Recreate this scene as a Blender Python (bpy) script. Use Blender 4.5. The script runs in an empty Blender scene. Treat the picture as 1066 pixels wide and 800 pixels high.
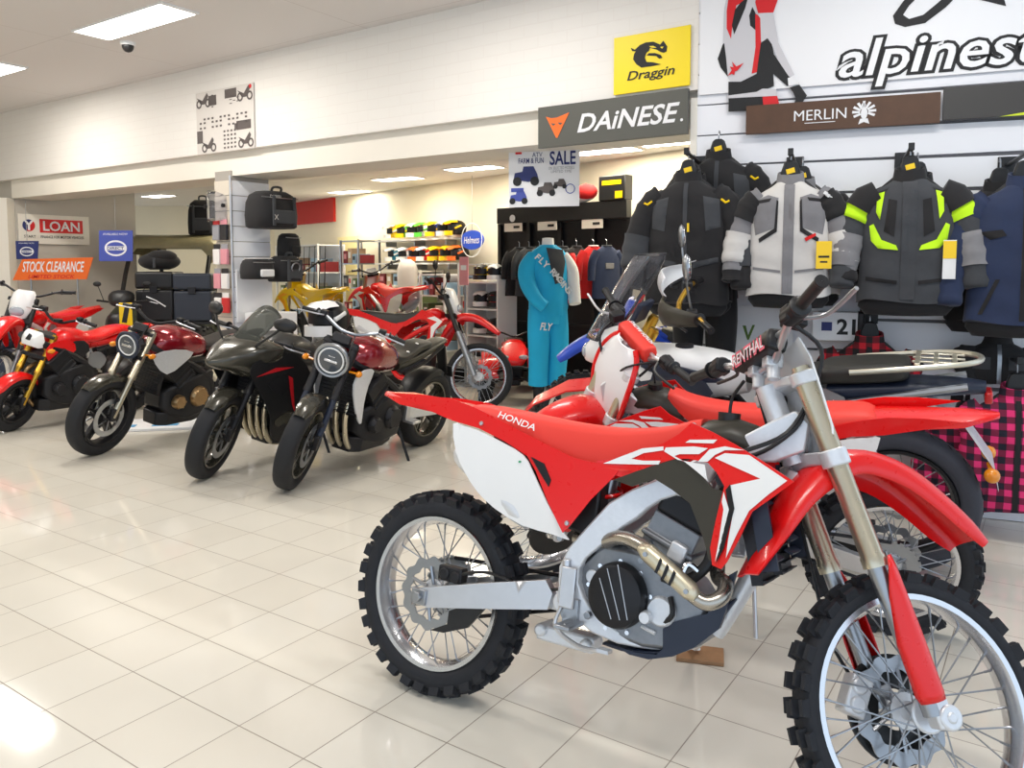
import bpy, bmesh, math, random
from mathutils import Vector as V, Matrix, Quaternion
from mathutils.geometry import delaunay_2d_cdt
random.seed(7)
PI = math.pi
R = math.radians
SC = bpy.context.scene
COL = SC.collection

# ------------------------------------------------------------------ camera
H = 1.45
FPX = 829.0
PITCH = math.atan(61/829)
cam_d = bpy.data.cameras.new('camera'); cam = bpy.data.objects.new('camera', cam_d); COL.objects.link(cam)
cam.location = (0, 0, H); cam.rotation_euler = (PI/2-PITCH, 0, 0)
cam_d.sensor_width = 36; cam_d.lens = FPX/1066*36; cam_d.shift_y = -61/1066
cam_d.clip_start = .02; cam_d.clip_end = 200
SC.camera = cam
_f = V((0, math.cos(PITCH), -math.sin(PITCH))); _u = V((0, math.sin(PITCH), math.cos(PITCH)))
EYE = V((0, 0, H))
def ray(px, py):                      # survey helper: viewing direction of a photo point
    return V((1, 0, 0))*((px-533)/FPX) + _u*((339-py)/FPX) + _f
def on_z(px, py, z=0.0):              # where that sight line meets a level plane
    d = ray(px, py); return EYE + d*((z-H)/d.z)
def on_y(px, py, y):                  # ... or a plane at a given distance
    d = ray(px, py); return EYE + d*(y/d.y)
def on_plane(px, py, p0, n):
    d = ray(px, py); return EYE + d*((p0-EYE).dot(n)/d.dot(n))

# ------------------------------------------------------------------ materials
MATS = {}
def mat(name, col, rough=.5, metal=0.0, coat=0.0, noise=0.0, nscale=40, bump=0.0, emit=None, estr=0, trans=0.0, ior=1.45, alpha=1.0, sheen=0):
    m = bpy.data.materials.new(name); m.use_nodes = True
    nt = m.node_tree; b = nt.nodes['Principled BSDF']
    c = (col[0], col[1], col[2], 1)
    b.inputs['Base Color'].default_value = c
    b.inputs['Roughness'].default_value = rough
    b.inputs['Metallic'].default_value = metal
    b.inputs['Coat Weight'].default_value = coat
    b.inputs['Coat Roughness'].default_value = .06
    b.inputs['Transmission Weight'].default_value = trans
    b.inputs['IOR'].default_value = ior
    b.inputs['Alpha'].default_value = alpha
    if sheen: b.inputs['Sheen Weight'].default_value = sheen
    tc = nt.nodes.new('ShaderNodeTexCoord'); n = nt.nodes.new('ShaderNodeTexNoise')
    n.inputs['Scale'].default_value = nscale; n.inputs['Detail'].default_value = 3
    nt.links.new(tc.outputs['Object'], n.inputs['Vector'])
    if noise:
        mx = nt.nodes.new('ShaderNodeMixRGB'); mx.blend_type = 'MULTIPLY'
        rp = nt.nodes.new('ShaderNodeMapRange'); rp.inputs['To Min'].default_value = 1-noise; rp.inputs['To Max'].default_value = 1+noise*.4
        nt.links.new(n.outputs['Fac'], rp.inputs['Value'])
        mx.inputs['Fac'].default_value = 1; mx.inputs['Color1'].default_value = c
        nt.links.new(rp.outputs['Result'], mx.inputs['Color2']); nt.links.new(mx.outputs['Color'], b.inputs['Base Color'])
    rr = nt.nodes.new('ShaderNodeMapRange'); rr.inputs['To Min'].default_value = max(0, rough-.02); rr.inputs['To Max'].default_value = min(1, rough+.02)
    nt.links.new(n.outputs['Fac'], rr.inputs['Value']); nt.links.new(rr.outputs['Result'], b.inputs['Roughness'])
    if bump:
        bp_ = nt.nodes.new('ShaderNodeBump'); bp_.inputs['Strength'].default_value = bump; bp_.inputs['Distance'].default_value = .01
        nt.links.new(n.outputs['Fac'], bp_.inputs['Height']); nt.links.new(bp_.outputs['Normal'], b.inputs['Normal'])
    if emit:
        b.inputs['Emission Color'].default_value = (*emit, 1); b.inputs['Emission Strength'].default_value = estr
    MATS[name] = m
    return m
def s(r, g, b):                       # 0-255 display colour -> linear
    f = lambda c: ((c/255+.055)/1.055)**2.4 if c > 10 else c/255/12.92
    return (f(r), f(g), f(b))
RED = mat('red_plastic', s(230, 18, 20), .28, coat=.3)
RED2 = mat('red_seat_vinyl', s(236, 62, 50), .5)
MAROON = mat('maroon_metallic_paint', s(140, 10, 28), .22, .35, coat=1)
WHITE = mat('white_plastic', s(240, 240, 240), .32, coat=.2)
BLACK = mat('black_plastic', s(28, 28, 30), .4)
OLIVE = mat('dark_olive_plastic', s(58, 55, 47), .38)
GUN = mat('gunmetal_paint', s(66, 64, 56), .25, .4, coat=.6)
RUBBER = mat('tyre_rubber', s(30, 31, 35), .7, noise=.25, nscale=60, bump=.1)
RUBBER2 = mat('knobby_rubber', s(34, 36, 42), .72, noise=.3, nscale=50, bump=.15)
ALU = mat('brushed_aluminium', s(205, 206, 210), .32, .85, noise=.08, nscale=30)
ALUC = mat('cast_aluminium', s(226, 228, 232), .4, .5, noise=.1, nscale=60, bump=.1)
RIMM = mat('polished_rim', s(215, 216, 220), .22, .95)
CHROME = mat('chrome', s(225, 225, 228), .1, 1)
FORKG = mat('champagne_fork_tube', s(205, 196, 174), .28, .9)
GOLD = mat('gold_anodised', s(205, 160, 60), .28, .9)
BRONZE = mat('heat_tinted_steel', s(160, 132, 96), .3, .9, noise=.15, nscale=12)
SHIELD = mat('pale_heat_shield', s(214, 204, 178), .35, .7)
STEEL = mat('steel', s(160, 163, 168), .3, .9)
TITAN = mat('titanium_pipe', s(176, 170, 160), .25, .9)
DARK = mat('dark_engine_metal', s(42, 42, 45), .42, .5, noise=.2, nscale=50)
BLUEBLK = mat('blue_black_plastic', s(36, 44, 62), .4)
ENG = mat('grey_engine_metal', s(140, 143, 148), .42, .7, noise=.25, nscale=50)
SEATB = mat('black_seat_vinyl', s(46, 45, 42), .5, bump=.05, nscale=200)
GLASSC = mat('clear_screen', s(235, 235, 240), .03, trans=.95, ior=1.1)
LENSD = mat('dark_lamp_glass', s(66, 72, 80), .08, coat=1)
TYREA = mat('road_tyre_rubber', s(58, 60, 70), .65, noise=.2, nscale=60)
LENS = mat('headlamp_glass', s(200, 210, 220), .08, trans=.5, coat=1)
AMBER = mat('amber_lens', s(232, 140, 20), .2, coat=.6)
REDLENS = mat('red_lens', s(190, 12, 14), .2, coat=.6)
YEL = mat('yellow_plastic', s(246, 204, 8), .35, coat=.2)
BLUEP = mat('blue_plastic', s(28, 70, 190), .35, coat=.2)
CYAN = mat('cyan_cloth', s(28, 176, 226), .75, noise=.12, nscale=8)
GREEN = mat('green_dot', s(60, 160, 110), .5)
WOOD = mat('raw_wood', s(168, 128, 92), .7, noise=.3, nscale=30)
PAPER = mat('white_card', s(236, 236, 238), .6)
INK = mat('black_ink', s(30, 30, 32), .6)
ORANGE = mat('orange_print', s(240, 110, 40), .5)
def cloth(n, c, noise=.25): return mat(n, c, .85, noise=noise, nscale=14, bump=.25, sheen=.1)
C_BLACK = cloth('black_textile', s(31, 30, 32)); C_CHAR = cloth('charcoal_textile', s(62, 64, 68))
C_GREY = cloth('grey_textile', s(128, 127, 130)); C_LIGHT = cloth('light_grey_textile', s(205, 202, 198), .1)
C_NAVY = cloth('navy_textile', s(36, 48, 78)); C_NEON = cloth('neon_yellow_textile', s(200, 250, 30), .1)
C_WHITE = cloth('white_textile', s(232, 232, 232), .1); C_RED = cloth('red_textile', s(215, 30, 32), .1)

# ------------------------------------------------------------------ mesh builder
def catmull(pts, n=4, closed=False):
    P = [V(p) for p in pts]; N = len(P); out = []
    rng = range(N) if closed else range(N-1)
    for i in rng:
        if closed: a, b, c, d = P[i-1], P[i], P[(i+1) % N], P[(i+2) % N]
        else: a, b, c, d = P[max(i-1, 0)], P[i], P[i+1], P[min(i+2, N-1)]
        for k in range(n):
            t = k/n
            out.append(.5*((2*b)+(c-a)*t+(2*a-5*b+4*c-d)*t*t+(3*b-3*c+d-a)*t**3))
    if not closed: out.append(P[-1])
    return out
def frame_of(d):
    d = V(d).normalized(); a = V((0, 0, 1)) if abs(d.z) < .9 else V((1, 0, 0))
    u = d.cross(a).normalized(); return u, d.cross(u).normalized()
class MB:
    def __init__(self): self.v = []; self.f = []; self.mi = []; self.m = 0; self.T = None
    def add(self, vs, fs):
        b = len(self.v)
        self.v += [(self.T @ V(x)) if self.T else V(x) for x in vs]
        for q in fs: self.f.append([b+i for i in q]); self.mi.append(self.m)
        return self
    def box(self, c, d, rot=None):
        c = V(c); h = V(d)/2
        vs = [V((x*h.x, y*h.y, z*h.z)) for x in (-1, 1) for y in (-1, 1) for z in (-1, 1)]
        if rot is not None: vs = [rot @ q for q in vs]
        return self.add([c+q for q in vs], [(0, 1, 3, 2), (4, 6, 7, 5), (0, 4, 5, 1), (2, 3, 7, 6), (0, 2, 6, 4), (1, 5, 7, 3)])
    def cyl(self, p0, p1, r0, r1=None, n=16):
        r1 = r0 if r1 is None else r1
        p0, p1 = V(p0), V(p1); u, w = frame_of(p1-p0)
        ring = lambda p, r: [p+(u*math.cos(2*PI*i/n)+w*math.sin(2*PI*i/n))*r for i in range(n)]
        return self.loft([ring(p0, r0), ring(p1, r1)])
    def loft(self, secs, cap=True, closed=True, loop=False):
        n = len(secs[0]); vs = [p for q in secs for p in q]; fs = []
        S = len(secs)
        for a in range(S if loop else S-1):
            b = (a+1) % S
            for i in range(n if closed else n-1):
                j = (i+1) % n; fs.append((a*n+i, a*n+j, b*n+j, b*n+i))
        if cap and closed and not loop:
            fs.append(tuple(reversed(range(n)))); fs.append(tuple(range((S-1)*n, S*n)))
        return self.add(vs, fs)
    def tube(self, pts, r, n=10, smooth=0, loop=False):
        rs = r if isinstance(r, (list, tuple)) else [r]*len(pts)
        if smooth:
            rp = catmull([(q, 0, 0) for q in rs], smooth, loop); pts = catmull(pts, smooth, loop); rs = [max(q.x, 1e-4) for q in rp]
        P = [V(p) for p in pts]; N = len(P); secs = []
        d = (P[1]-P[0]); u, w = frame_of(d)
        for i in range(N):
            if loop: t = (P[(i+1) % N]-P[i-1])
            else: t = P[min(i+1, N-1)]-P[max(i-1, 0)]
            t.normalize(); u = (u-t*u.dot(t)).normalized(); w = t.cross(u)
            secs.append([P[i]+(u*math.cos(2*PI*k/n)+w*math.sin(2*PI*k/n))*rs[i] for k in range(n)])
        return self.loft(secs, loop=loop)
    def lathe(self, prof, o, ax, n=32, loop=False, arc=None):
        o = V(o); ax = V(ax).normalized(); u, w = frame_of(ax); secs = []
        for i in range(n):
            a = 2*PI*i/n; e = u*math.cos(a)+w*math.sin(a)
            secs.append([o+e*r+ax*t for r, t in prof])
        return self.loft(secs, cap=False, closed=loop, loop=True)
    def torus(self, c, ax, Rr, r, n=32, m=10, sy=1.0):
        return self.lathe([(Rr+r*math.cos(2*PI*k/m), r*sy*math.sin(2*PI*k/m)) for k in range(m)], c, ax, n, loop=True)
    def plate(self, pts, ext):
        P = [V(p) for p in pts]; e = V(ext); n = len(P)
        fs = [tuple(range(n)), tuple(reversed(range(n, 2*n)))]
        for i in range(n):
            j = (i+1) % n; fs.append((j, i, n+i, n+j))
        return self.add(P+[p+e for p in P], fs)
    def ell(self, c, r, rot=None, n=18, m=12, z0=-1.0, z1=1.0):
        c = V(c); r = V(r) if hasattr(r, '__len__') else V((r, r, r)); secs = []
        for k in range(m+1):
            zz = z0+(z1-z0)*k/m; ph = math.asin(max(-1, min(1, zz))); cr = max(math.cos(ph), 1e-3)
            ring = []
            for i in range(n):
                q = V((r.x*cr*math.cos(2*PI*i/n), r.y*cr*math.sin(2*PI*i/n), r.z*math.sin(ph)))
                if rot is not None: q = rot @ q
                ring.append(c+q)
            secs.append(ring)
        return self.loft(secs)
    def grid(self, fn, nu, nv):
        vs = [fn(i/nu, j/nv) for i in range(nu+1) for j in range(nv+1)]
        fs = [(i*(nv+1)+j, (i+1)*(nv+1)+j, (i+1)*(nv+1)+j+1, i*(nv+1)+j+1) for i in range(nu) for j in range(nv)]
        return self.add(vs, fs)
    def panel(self, outline, yf, step=.03, thick=.004, flip=1):
        """closed sheet over a 2-D outline (a,b): yf(a,b) -> 3-D point ; second skin offset by yf(...,thick)"""
        o = [V((p[0], p[1])) for p in outline]; n = len(o); pts = []; 
        for i in range(n):
            a, b = o[i], o[(i+1) % n]; k = max(1, int((b-a).length/step))
            pts += [a+(b-a)*(t/k) for t in range(k)]
        nb = len(pts); edges = [(i, (i+1) % nb) for i in range(nb)]
        x0 = min(p.x for p in o); x1 = max(p.x for p in o); y0 = min(p.y for p in o); y1 = max(p.y for p in o)
        nx = int((x1-x0)/step); ny = int((y1-y0)/step)
        def inside(q):
            c = False
            for i in range(n):
                a, b = o[i], o[i-1]
                if (a.y > q.y) != (b.y > q.y) and q.x < (b.x-a.x)*(q.y-a.y)/(b.y-a.y)+a.x: c = not c
            return c
        ip = []
        for i in range(1, nx+1):
            for j in range(1, ny+1):
                q = V((x0+i*step, y0+j*step))
                if inside(q) and min((q-w).length for w in pts) > step*.45: ip.append(q)
        vs, es, fs = delaunay_2d_cdt(pts+ip, edges, [], 1, 1e-5)[:3]
        fs = [list(q) for q in fs]; N = len(vs)
        # boundary edges
        cnt = {}
        for q in fs:
            for i in range(len(q)):
                e = (q[i], q[(i+1) % len(q)]); cnt[e] = 1
        bd = [e for e in cnt if (e[1], e[0]) not in cnt]
        A = [yf(p.x, p.y, 0) for p in vs]; B = [yf(p.x, p.y, thick) for p in vs]
        F = fs+[[N+i for i in reversed(q)] for q in fs]+[[b, a, N+a, N+b] for a, b in bd]
        return self.add(A+B, F)
    def build(self, name, mt, parent=None, smooth=True, ang=35, bevel=0, sub=0, seg=2, recalc=True, loc=None):
        me = bpy.data.meshes.new(name)
        me.from_pydata([tuple(q) for q in self.v], [], self.f)
        ms = mt if isinstance(mt, (list, tuple)) else [mt]
        for k in ms: me.materials.append(k)
        if len(ms) > 1: me.polygons.foreach_set('material_index', self.mi)
        if recalc:
            bm = bmesh.new(); bm.from_mesh(me); bmesh.ops.recalc_face_normals(bm, faces=bm.faces); bm.to_mesh(me); bm.free()
        if smooth:
            me.polygons.foreach_set('use_smooth', [True]*len(me.polygons)); me.set_sharp_from_angle(angle=R(ang))
        me.update()
        o = bpy.data.objects.new(name, me); COL.objects.link(o)
        if parent: o.parent = parent
        if loc: o.location = loc
        if bevel:
            b = o.modifiers.new('bevel', 'BEVEL'); b.width = bevel; b.segments = seg; b.limit_method = 'ANGLE'; b.angle_limit = R(40)
        if sub:
            b = o.modifiers.new('sub', 'SUBSURF'); b.levels = sub; b.render_levels = sub
        return o
def tag(o, label, cat, group=None):
    o['label'] = label; o['category'] = cat
    if group: o['group'] = group
    return o
def thing(name, label, cat, loc=(0, 0, 0), rotz=0.0, group=None, rx=0.0):
    o = bpy.data.objects.new(name, None); COL.objects.link(o); o.location = loc; o.rotation_euler = (rx, 0, rotz)
    o.empty_display_size = .1
    return tag(o, label, cat, group)
def struct(o): o['kind'] = 'structure'; return o
def stuff(o): o['kind'] = 'stuff'; return o
def dup(o, label=None, loc=None, rotz=None, group=None, scale=None):
    c = o.copy(); COL.objects.link(c)
    if label: c['label'] = label
    if group: c['group'] = group
    if loc is not None: c.location = loc
    if rotz is not None: c.rotation_euler.z = rotz
    if scale is not None: c.scale = scale if hasattr(scale, '__len__') else (scale,)*3
    for ch in list(o.children):
        k = ch.copy(); COL.objects.link(k); k.parent = c
        for g in list(ch.children):
            q = g.copy(); COL.objects.link(q); q.parent = k
    return c
def text(txt, mt, parent, mtx, w=None, h=None, shear=0.0, bold=0.0, depth=.0015, name='lettering', spacing=1.0):
    """flat lettering centred on mtx origin, x to the right, y up; scaled to width w and / or height h"""
    cu = bpy.data.curves.new('t', 'FONT'); cu.body = txt; cu.align_x = 'CENTER'; cu.align_y = 'CENTER'
    cu.shear = shear; cu.offset = bold; cu.extrude = 0; cu.resolution_u = 3; cu.space_character = spacing
    o = bpy.data.objects.new('t', cu); COL.objects.link(o)
    dg = bpy.context.evaluated_depsgraph_get(); me = bpy.data.meshes.new_from_object(o.evaluated_get(dg)); bpy.data.objects.remove(o)
    xs = [q.co.x for q in me.vertices]; ys = [q.co.y for q in me.vertices]
    cx, cy = (min(xs)+max(xs))/2, (min(ys)+max(ys))/2; sx, sy = max(xs)-min(xs), max(ys)-min(ys)
    kx = w/(sx-2*bold) if w else None; ky = h/(sy-2*bold) if h else kx; kx = kx or ky
    bm = bmesh.new(); bm.from_mesh(me)
    for q in bm.verts: q.co = mtx @ V(((q.co.x-cx)*kx, (q.co.y-cy)*ky, depth))
    bm.to_mesh(me); bm.free(); me.materials.clear(); me.materials.append(mt); me.name = name
    o = bpy.data.objects.new(name, me); COL.objects.link(o)
    if parent: o.parent = parent
    return o
def plane_mtx(o, xdir, ydir):
    x = V(xdir).normalized(); y = V(ydir); y = (y-x*y.dot(x)).normalized(); z = x.cross(y)
    m = Matrix((x, y, z)).transposed().to_4x4(); m.translation = V(o); return m
# ------------------------------------------------------------------ room
E1 = V((.563, .826, 0)).normalized(); E2 = V((-.826, .563, 0)).normalized(); UP = V((0, 0, 1))
C0 = V((1.176, 5.135, 0)); SD = V((.926, -.378, 0)).normalized()
NB = -E1; NS = V((-SD.y*-1, -SD.x, 0)); NS = V((SD.y, -SD.x, 0))
CEIL = 3.42; BCEIL = 2.75; BR_Z = 2.57; BEAM_Z = 2.34
def wall_uv(p0, d):                  # (along, up) coordinates on an upright plane
    n = V((d.y, -d.x, 0))
    def f(px, py, off=0.0):
        q = on_plane(px, py, p0+n*off, n); return ((q-p0).dot(d), q.z)
    return f
slat_uv = wall_uv(C0, SD); brick_uv = wall_uv(C0, -E2)
def slat_pt(u, z, off=0.0): return C0+SD*u+UP*z+NS*off
def brick_pt(u, z, off=0.0): return C0-E2*u+UP*z+NB*off

def node_mat(name, rough=.5):
    m = bpy.data.materials.new(name); m.use_nodes = True; MATS[name] = m
    b = m.node_tree.nodes['Principled BSDF']; b.inputs['Roughness'].default_value = rough
    return m, m.node_tree, b
def tile_mat():
    m, nt, b = node_mat('polished_cream_tile', .12)
    N, L = nt.nodes, nt.links
    tc = N.new('ShaderNodeTexCoord'); mp = N.new('ShaderNodeMapping'); mp.vector_type = 'TEXTURE'
    o = on_z(523.6, 728)
    mp.inputs['Location'].default_value = (o.x, o.y, 0); mp.inputs['Rotation'].default_value = (0, 0, math.atan2(E1.y, E1.x))
    L.new(tc.outputs['Object'], mp.inputs['Vector'])
    br = N.new('ShaderNodeTexBrick'); br.offset = 0; br.squash = 1
    for k, v in (('Scale', 1), ('Mortar Size', .0022), ('Mortar Smooth', .3), ('Bias', 0), ('Brick Width', .3), ('Row Height', .3)): br.inputs[k].default_value = v
    br.inputs['Color1'].default_value = (*s(228, 223, 211), 1); br.inputs['Color2'].default_value = (*s(224, 218, 205), 1); br.inputs['Mortar'].default_value = (*s(150, 139, 126), 1)
    L.new(mp.outputs['Vector'], br.inputs['Vector'])
    ns = N.new('ShaderNodeTexNoise'); ns.inputs['Scale'].default_value = 2.2; L.new(tc.outputs['Object'], ns.inputs['Vector'])
    rp = N.new('ShaderNodeMapRange'); rp.inputs['To Min'].default_value = .94; rp.inputs['To Max'].default_value = 1.03; L.new(ns.outputs['Fac'], rp.inputs['Value'])
    mx = N.new('ShaderNodeMixRGB'); mx.blend_type = 'MULTIPLY'; mx.inputs['Fac'].default_value = 1
    L.new(br.outputs['Color'], mx.inputs['Color1']); L.new(rp.outputs['Result'], mx.inputs['Color2']); L.new(mx.outputs['Color'], b.inputs['Base Color'])
    rr = N.new('ShaderNodeMapRange'); rr.inputs['To Min'].default_value = .075; rr.inputs['To Max'].default_value = .5
    L.new(br.outputs['Fac'], rr.inputs['Value']); L.new(rr.outputs['Result'], b.inputs['Roughness'])
    bu = N.new('ShaderNodeBump'); bu.invert = True; bu.inputs['Strength'].default_value = .3; bu.inputs['Distance'].default_value = .003
    L.new(br.outputs['Fac'], bu.inputs['Height']); L.new(bu.outputs['Normal'], b.inputs['Normal'])
    return m
def brickwall_mat():
    m, nt, b = node_mat('painted_brick', .55)
    N, L = nt.nodes, nt.links
    tc = N.new('ShaderNodeTexCoord'); br = N.new('ShaderNodeTexBrick')
    for k, v in (('Scale', 1), ('Mortar Size', .006), ('Mortar Smooth', .5), ('Brick Width', .24), ('Row Height', .086)): br.inputs[k].default_value = v
    br.inputs['Color1'].default_value = (*s(236, 232, 226), 1); br.inputs['Color2'].default_value = (*s(235, 231, 225), 1); br.inputs['Mortar'].default_value = (*s(233, 228, 222), 1)
    L.new(tc.outputs['UV'], br.inputs['Vector']); L.new(br.outputs['Color'], b.inputs['Base Color'])
    bu = N.new('ShaderNodeBump'); bu.invert = True; bu.inputs['Strength'].default_value = .12; bu.inputs['Distance'].default_value = .004
    L.new(br.outputs['Fac'], bu.inputs['Height']); L.new(bu.outputs['Normal'], b.inputs['Normal'])
    return m
def ceil_mat():
    m, nt, b = node_mat('ceiling_paint', .8)
    N, L = nt.nodes, nt.links
    tc = N.new('ShaderNodeTexCoord'); mp = N.new('ShaderNodeMapping'); mp.vector_type = 'TEXTURE'
    mp.inputs['Rotation'].default_value = (0, 0, math.atan2(E1.y, E1.x)); L.new(tc.outputs['Object'], mp.inputs['Vector'])
    br = N.new('ShaderNodeTexBrick'); br.offset = 0
    for k, v in (('Scale', 1), ('Mortar Size', .004), ('Mortar Smooth', .6), ('Brick Width', 1.2), ('Row Height', 2.4)): br.inputs[k].default_value = v
    br.inputs['Color1'].default_value = (*s(224, 220, 218), 1); br.inputs['Color2'].default_value = (*s(224, 220, 218), 1); br.inputs['Mortar'].default_value = (*s(196, 190, 186), 1)
    L.new(mp.outputs['Vector'], br.inputs['Vector']); L.new(br.outputs['Color'], b.inputs['Base Color'])
    return m
TILE = tile_mat(); BRICK = brickwall_mat(); CEILM = ceil_mat()
CREAM = mat('cream_wall_paint', s(236, 228, 208), .7, noise=.04, nscale=3)
GREYW = mat('grey_beige_wall_paint', s(196, 190, 180), .7, noise=.04, nscale=3)
BEAMM = mat('white_beam_paint', s(238, 232, 220), .55, noise=.03, nscale=3)
SLATM = mat('white_slatwall_laminate', s(240, 241, 246), .35, noise=.02, nscale=3)
SLATB = mat('beige_slatwall_laminate', s(222, 212, 196), .4, noise=.02, nscale=3)
GROOVE = mat('slat_groove', s(120, 118, 120), .6)
REDW = mat('red_panel_paint', s(196, 36, 26), .5)

struct(MB().add([(-16, -3, 0), (9, -3, 0), (9, 26, 0), (-16, 26, 0)], [(0, 1, 2, 3)]).build('floor', TILE, smooth=False))
# front ceiling follows the line of the brick wall
a = C0-E2*4.5; b_ = C0+E2*16
struct(MB().plate([(-15, -3, CEIL), (9, -3, CEIL), (a.x, a.y, CEIL), (b_.x, b_.y, CEIL), (-15, b_.y, CEIL)], (0, 0, .1)).build('ceiling', CEILM, smooth=False))
# brick wall above the opening, with UVs in metres for the brick courses
def upright(name, p, q, z0, z1, th, mt, n, bev=0):
    d = V(q)-V(p); L = d.length; d.normalize()
    mb = MB().box((0, 0, 0), (1, 1, 1)); mb.v = []
    P = [V(p)+UP*z0, V(q)+UP*z0, V(q)+UP*z1, V(p)+UP*z1]
    mb = MB().plate(P, -n*th); o = mb.build(name, mt, smooth=False, bevel=bev)
    me = o.data; uv = me.uv_layers.new(name='UVMap')
    for lp in me.loops:
        c = me.vertices[lp.vertex_index].co; uv.data[lp.index].uv = ((c-V(p)).dot(d), c.z)
    return struct(o)
upright('wall_back', C0, C0+E2*15, BR_Z, CEIL, .3, BRICK, NB)
bo = -.07
upright('trim_1', C0-E2*.2+NB*bo, C0+E2*9.35+NB*bo, BEAM_Z, BR_Z, .5, BEAMM, NB)
# slatwall: laminate boards with grooves
SL = 4.4
mb = MB(); z = 0.0
P = [slat_pt(-.0, 0, -.03), slat_pt(SL, 0, -.03), slat_pt(SL, CEIL, -.03), slat_pt(0, CEIL, -.03)]
mb.m = 1; mb.plate(P, -NS*.15); mb.m = 0
while z < 3.3:
    mb.plate([slat_pt(0, z+.004), slat_pt(SL, z+.004), slat_pt(SL, z+.146), slat_pt(0, z+.186)], -NS*.03); z += .19
struct(mb.build('wall_right', [SLATM, GROOVE], smooth=False))
mb = MB().plate([slat_pt(-.045, 0, .004), slat_pt(.0, 0, .004), slat_pt(.0, 2.52, .004), slat_pt(-.045, 2.52, .004)], -NS*.19)
struct(mb.build('trim_2', BEAMM, smooth=False, bevel=.004))
# far walls of the room behind
P3 = V((1.25, 9.7, 0)); P1 = V((-3.41, 15.2, 0)); dW = (P3-P1).normalized(); PR = P3+dW*3.2; P0 = P1-dW*4.2
nW = V((dW.y, -dW.x, 0))
upright('wall_far', P0, PR, 0, BCEIL, .15, CREAM, nW)
upright('wall_north', (-11, 17.2, 0), (-4.0, 17.2, 0), 0, BCEIL, .15, CREAM, V((0, -1, 0)))
L0 = V((-6.5, 10.5, 0)); L1 = L0+E1*1.65
upright('wall_left', L0, L1, 0, BCEIL, .5, GREYW, V((E1.y, -E1.x, 0)))
upright('wall_east', PR, C0+SD*SL*.9+E1*2.2, 0, BCEIL, .1, CREAM, V((-1, -.2, 0)).normalized())
upright('wall_west', L0+E2*.05, L0+E2*5-E1*.1, 0, BEAM_Z, .3, BEAMM, NB)
bp_ = [C0+E1*.35+E2*.2, C0+SD*4.0+E1*.5, PR+V((.6, 0, 0)), P0+V((0, 3, 0)), V((-11, 18.5, 0)), L0+E2*4+E1*.4]
struct(MB().plate([q+UP*BCEIL for q in bp_], (0, 0, .1)).build('ceiling', CEILM, smooth=False))
upright('wall_light_block', (-9.6, -3, 0), L0+E2*3.6+E1*.1, 0, CEIL, .1, CREAM, V((1, 0, 0)))  # unseen wall, added to keep daylight out on the left
# red header panel on the far wall
def on_far(px, py, off=0.0): return on_plane(px, py, P1+nW*off, nW)
pt = on_far(300, 222, .05); qt = on_far(347, 220, .05)
struct(MB().plate([V((pt.x, pt.y, 2.3)), V((qt.x, qt.y, 2.3)), V((qt.x, qt.y, BCEIL)), V((pt.x, pt.y, BCEIL))], -nW*.05).build('trim_3', REDW, smooth=False))
# pier at the left end of the opening
q = on_y(11, 300, 10.35)
mb = MB().plate([V((q.x-.5, q.y, 0)), V((q.x, q.y, 0)), V((q.x, q.y+.3, 0)), V((q.x-.5, q.y+.3, 0))], (0, 0, BEAM_Z)); struct(mb.build('wall_pier', BEAMM, smooth=False))
# post clad in slat boards
PC = on_y(243, 300, 7.86); PC.z = 0           # near corner of the post
SLATS = mat('slat_shadow_gap', s(168, 162, 154), .6)
def post():
    w1, w2 = .26, .46; u = E2; w = E1
    core = MB().plate([PC+u*.01+w*.01, PC+u*w1+w*.01, PC+u*w1+w*w2, PC+u*.01+w*w2], (0, 0, BEAM_Z+.05)); z = .05
    core.m = 1
    while z < 2.2:
        core.plate([PC+UP*(z+.004), PC+u*w1+UP*(z+.004), PC+u*w1+UP*(z+.146), PC+UP*(z+.146)], w*.012); z += .15
    core.m = 2; z = .05
    while z < 2.2:
        core.plate([PC+UP*(z+.004), PC+w*w2+UP*(z+.004), PC+w*w2+UP*(z+.146), PC+UP*(z+.146)], u*.012); z += .15
    core.m = 3
    core.cyl(PC-u*.0-w*.008, PC-w*.008+UP*BEAM_Z, .012, n=8)
    return core.build('pillar', [SLATS, SLATB, SLATM, ALU], smooth=False)
struct(post())
mb = MB().plate([PC+E1*.02-E2*.006+UP*.9, PC+E1*.45-E2*.006+UP*.9, PC+E1*.45-E2*.006+UP*1.42, PC+E1*.02-E2*.006+UP*1.42], -E2*.02)
tag(mb.build('blank_panel', PAPER, bevel=.003), 'blank white display board fixed to the post above the helmets and bags', 'board')

# ------------------------------------------------------------------ lamps
LAMP = mat('lamp_diffuser', (1, 1, 1), .5, emit=(1, .97, .92), estr=6)
LAMPB = mat('warm_lamp_diffuser', (1, 1, 1), .5, emit=(1, .95, .85), estr=8)
def ceiling_lamp(c, w, d, ang, z, label, power, mt=LAMP, group=None, col=(1, .95, .87)):
    t = thing('ceiling_light', label, 'ceiling light', (c.x, c.y, z), ang, group)
    MB().loft([[V((x*w/2*k, y*d/2*k, zz)) for x, y in ((-1, -1), (1, -1), (1, 1), (-1, 1))] for k, zz in ((1.06, 0), (1.06, -.012), (1, -.012))], cap=False).build('frame', WHITE, t, smooth=False)
    MB().box((0, 0, -.006), (w, d, .008)).build('diffuser', mt, t, smooth=False)
    if power:
        l = bpy.data.lights.new('panel_glow', 'AREA'); l.shape = 'RECTANGLE'; l.size = w; l.size_y = d; l.energy = power; l.color = col
        o = bpy.data.objects.new('panel_glow', l); COL.objects.link(o); o.location = (c.x, c.y, z-.02); o.rotation_euler = (0, 0, ang)
    return t
ae = math.atan2(-E2.y, -E2.x)
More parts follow.
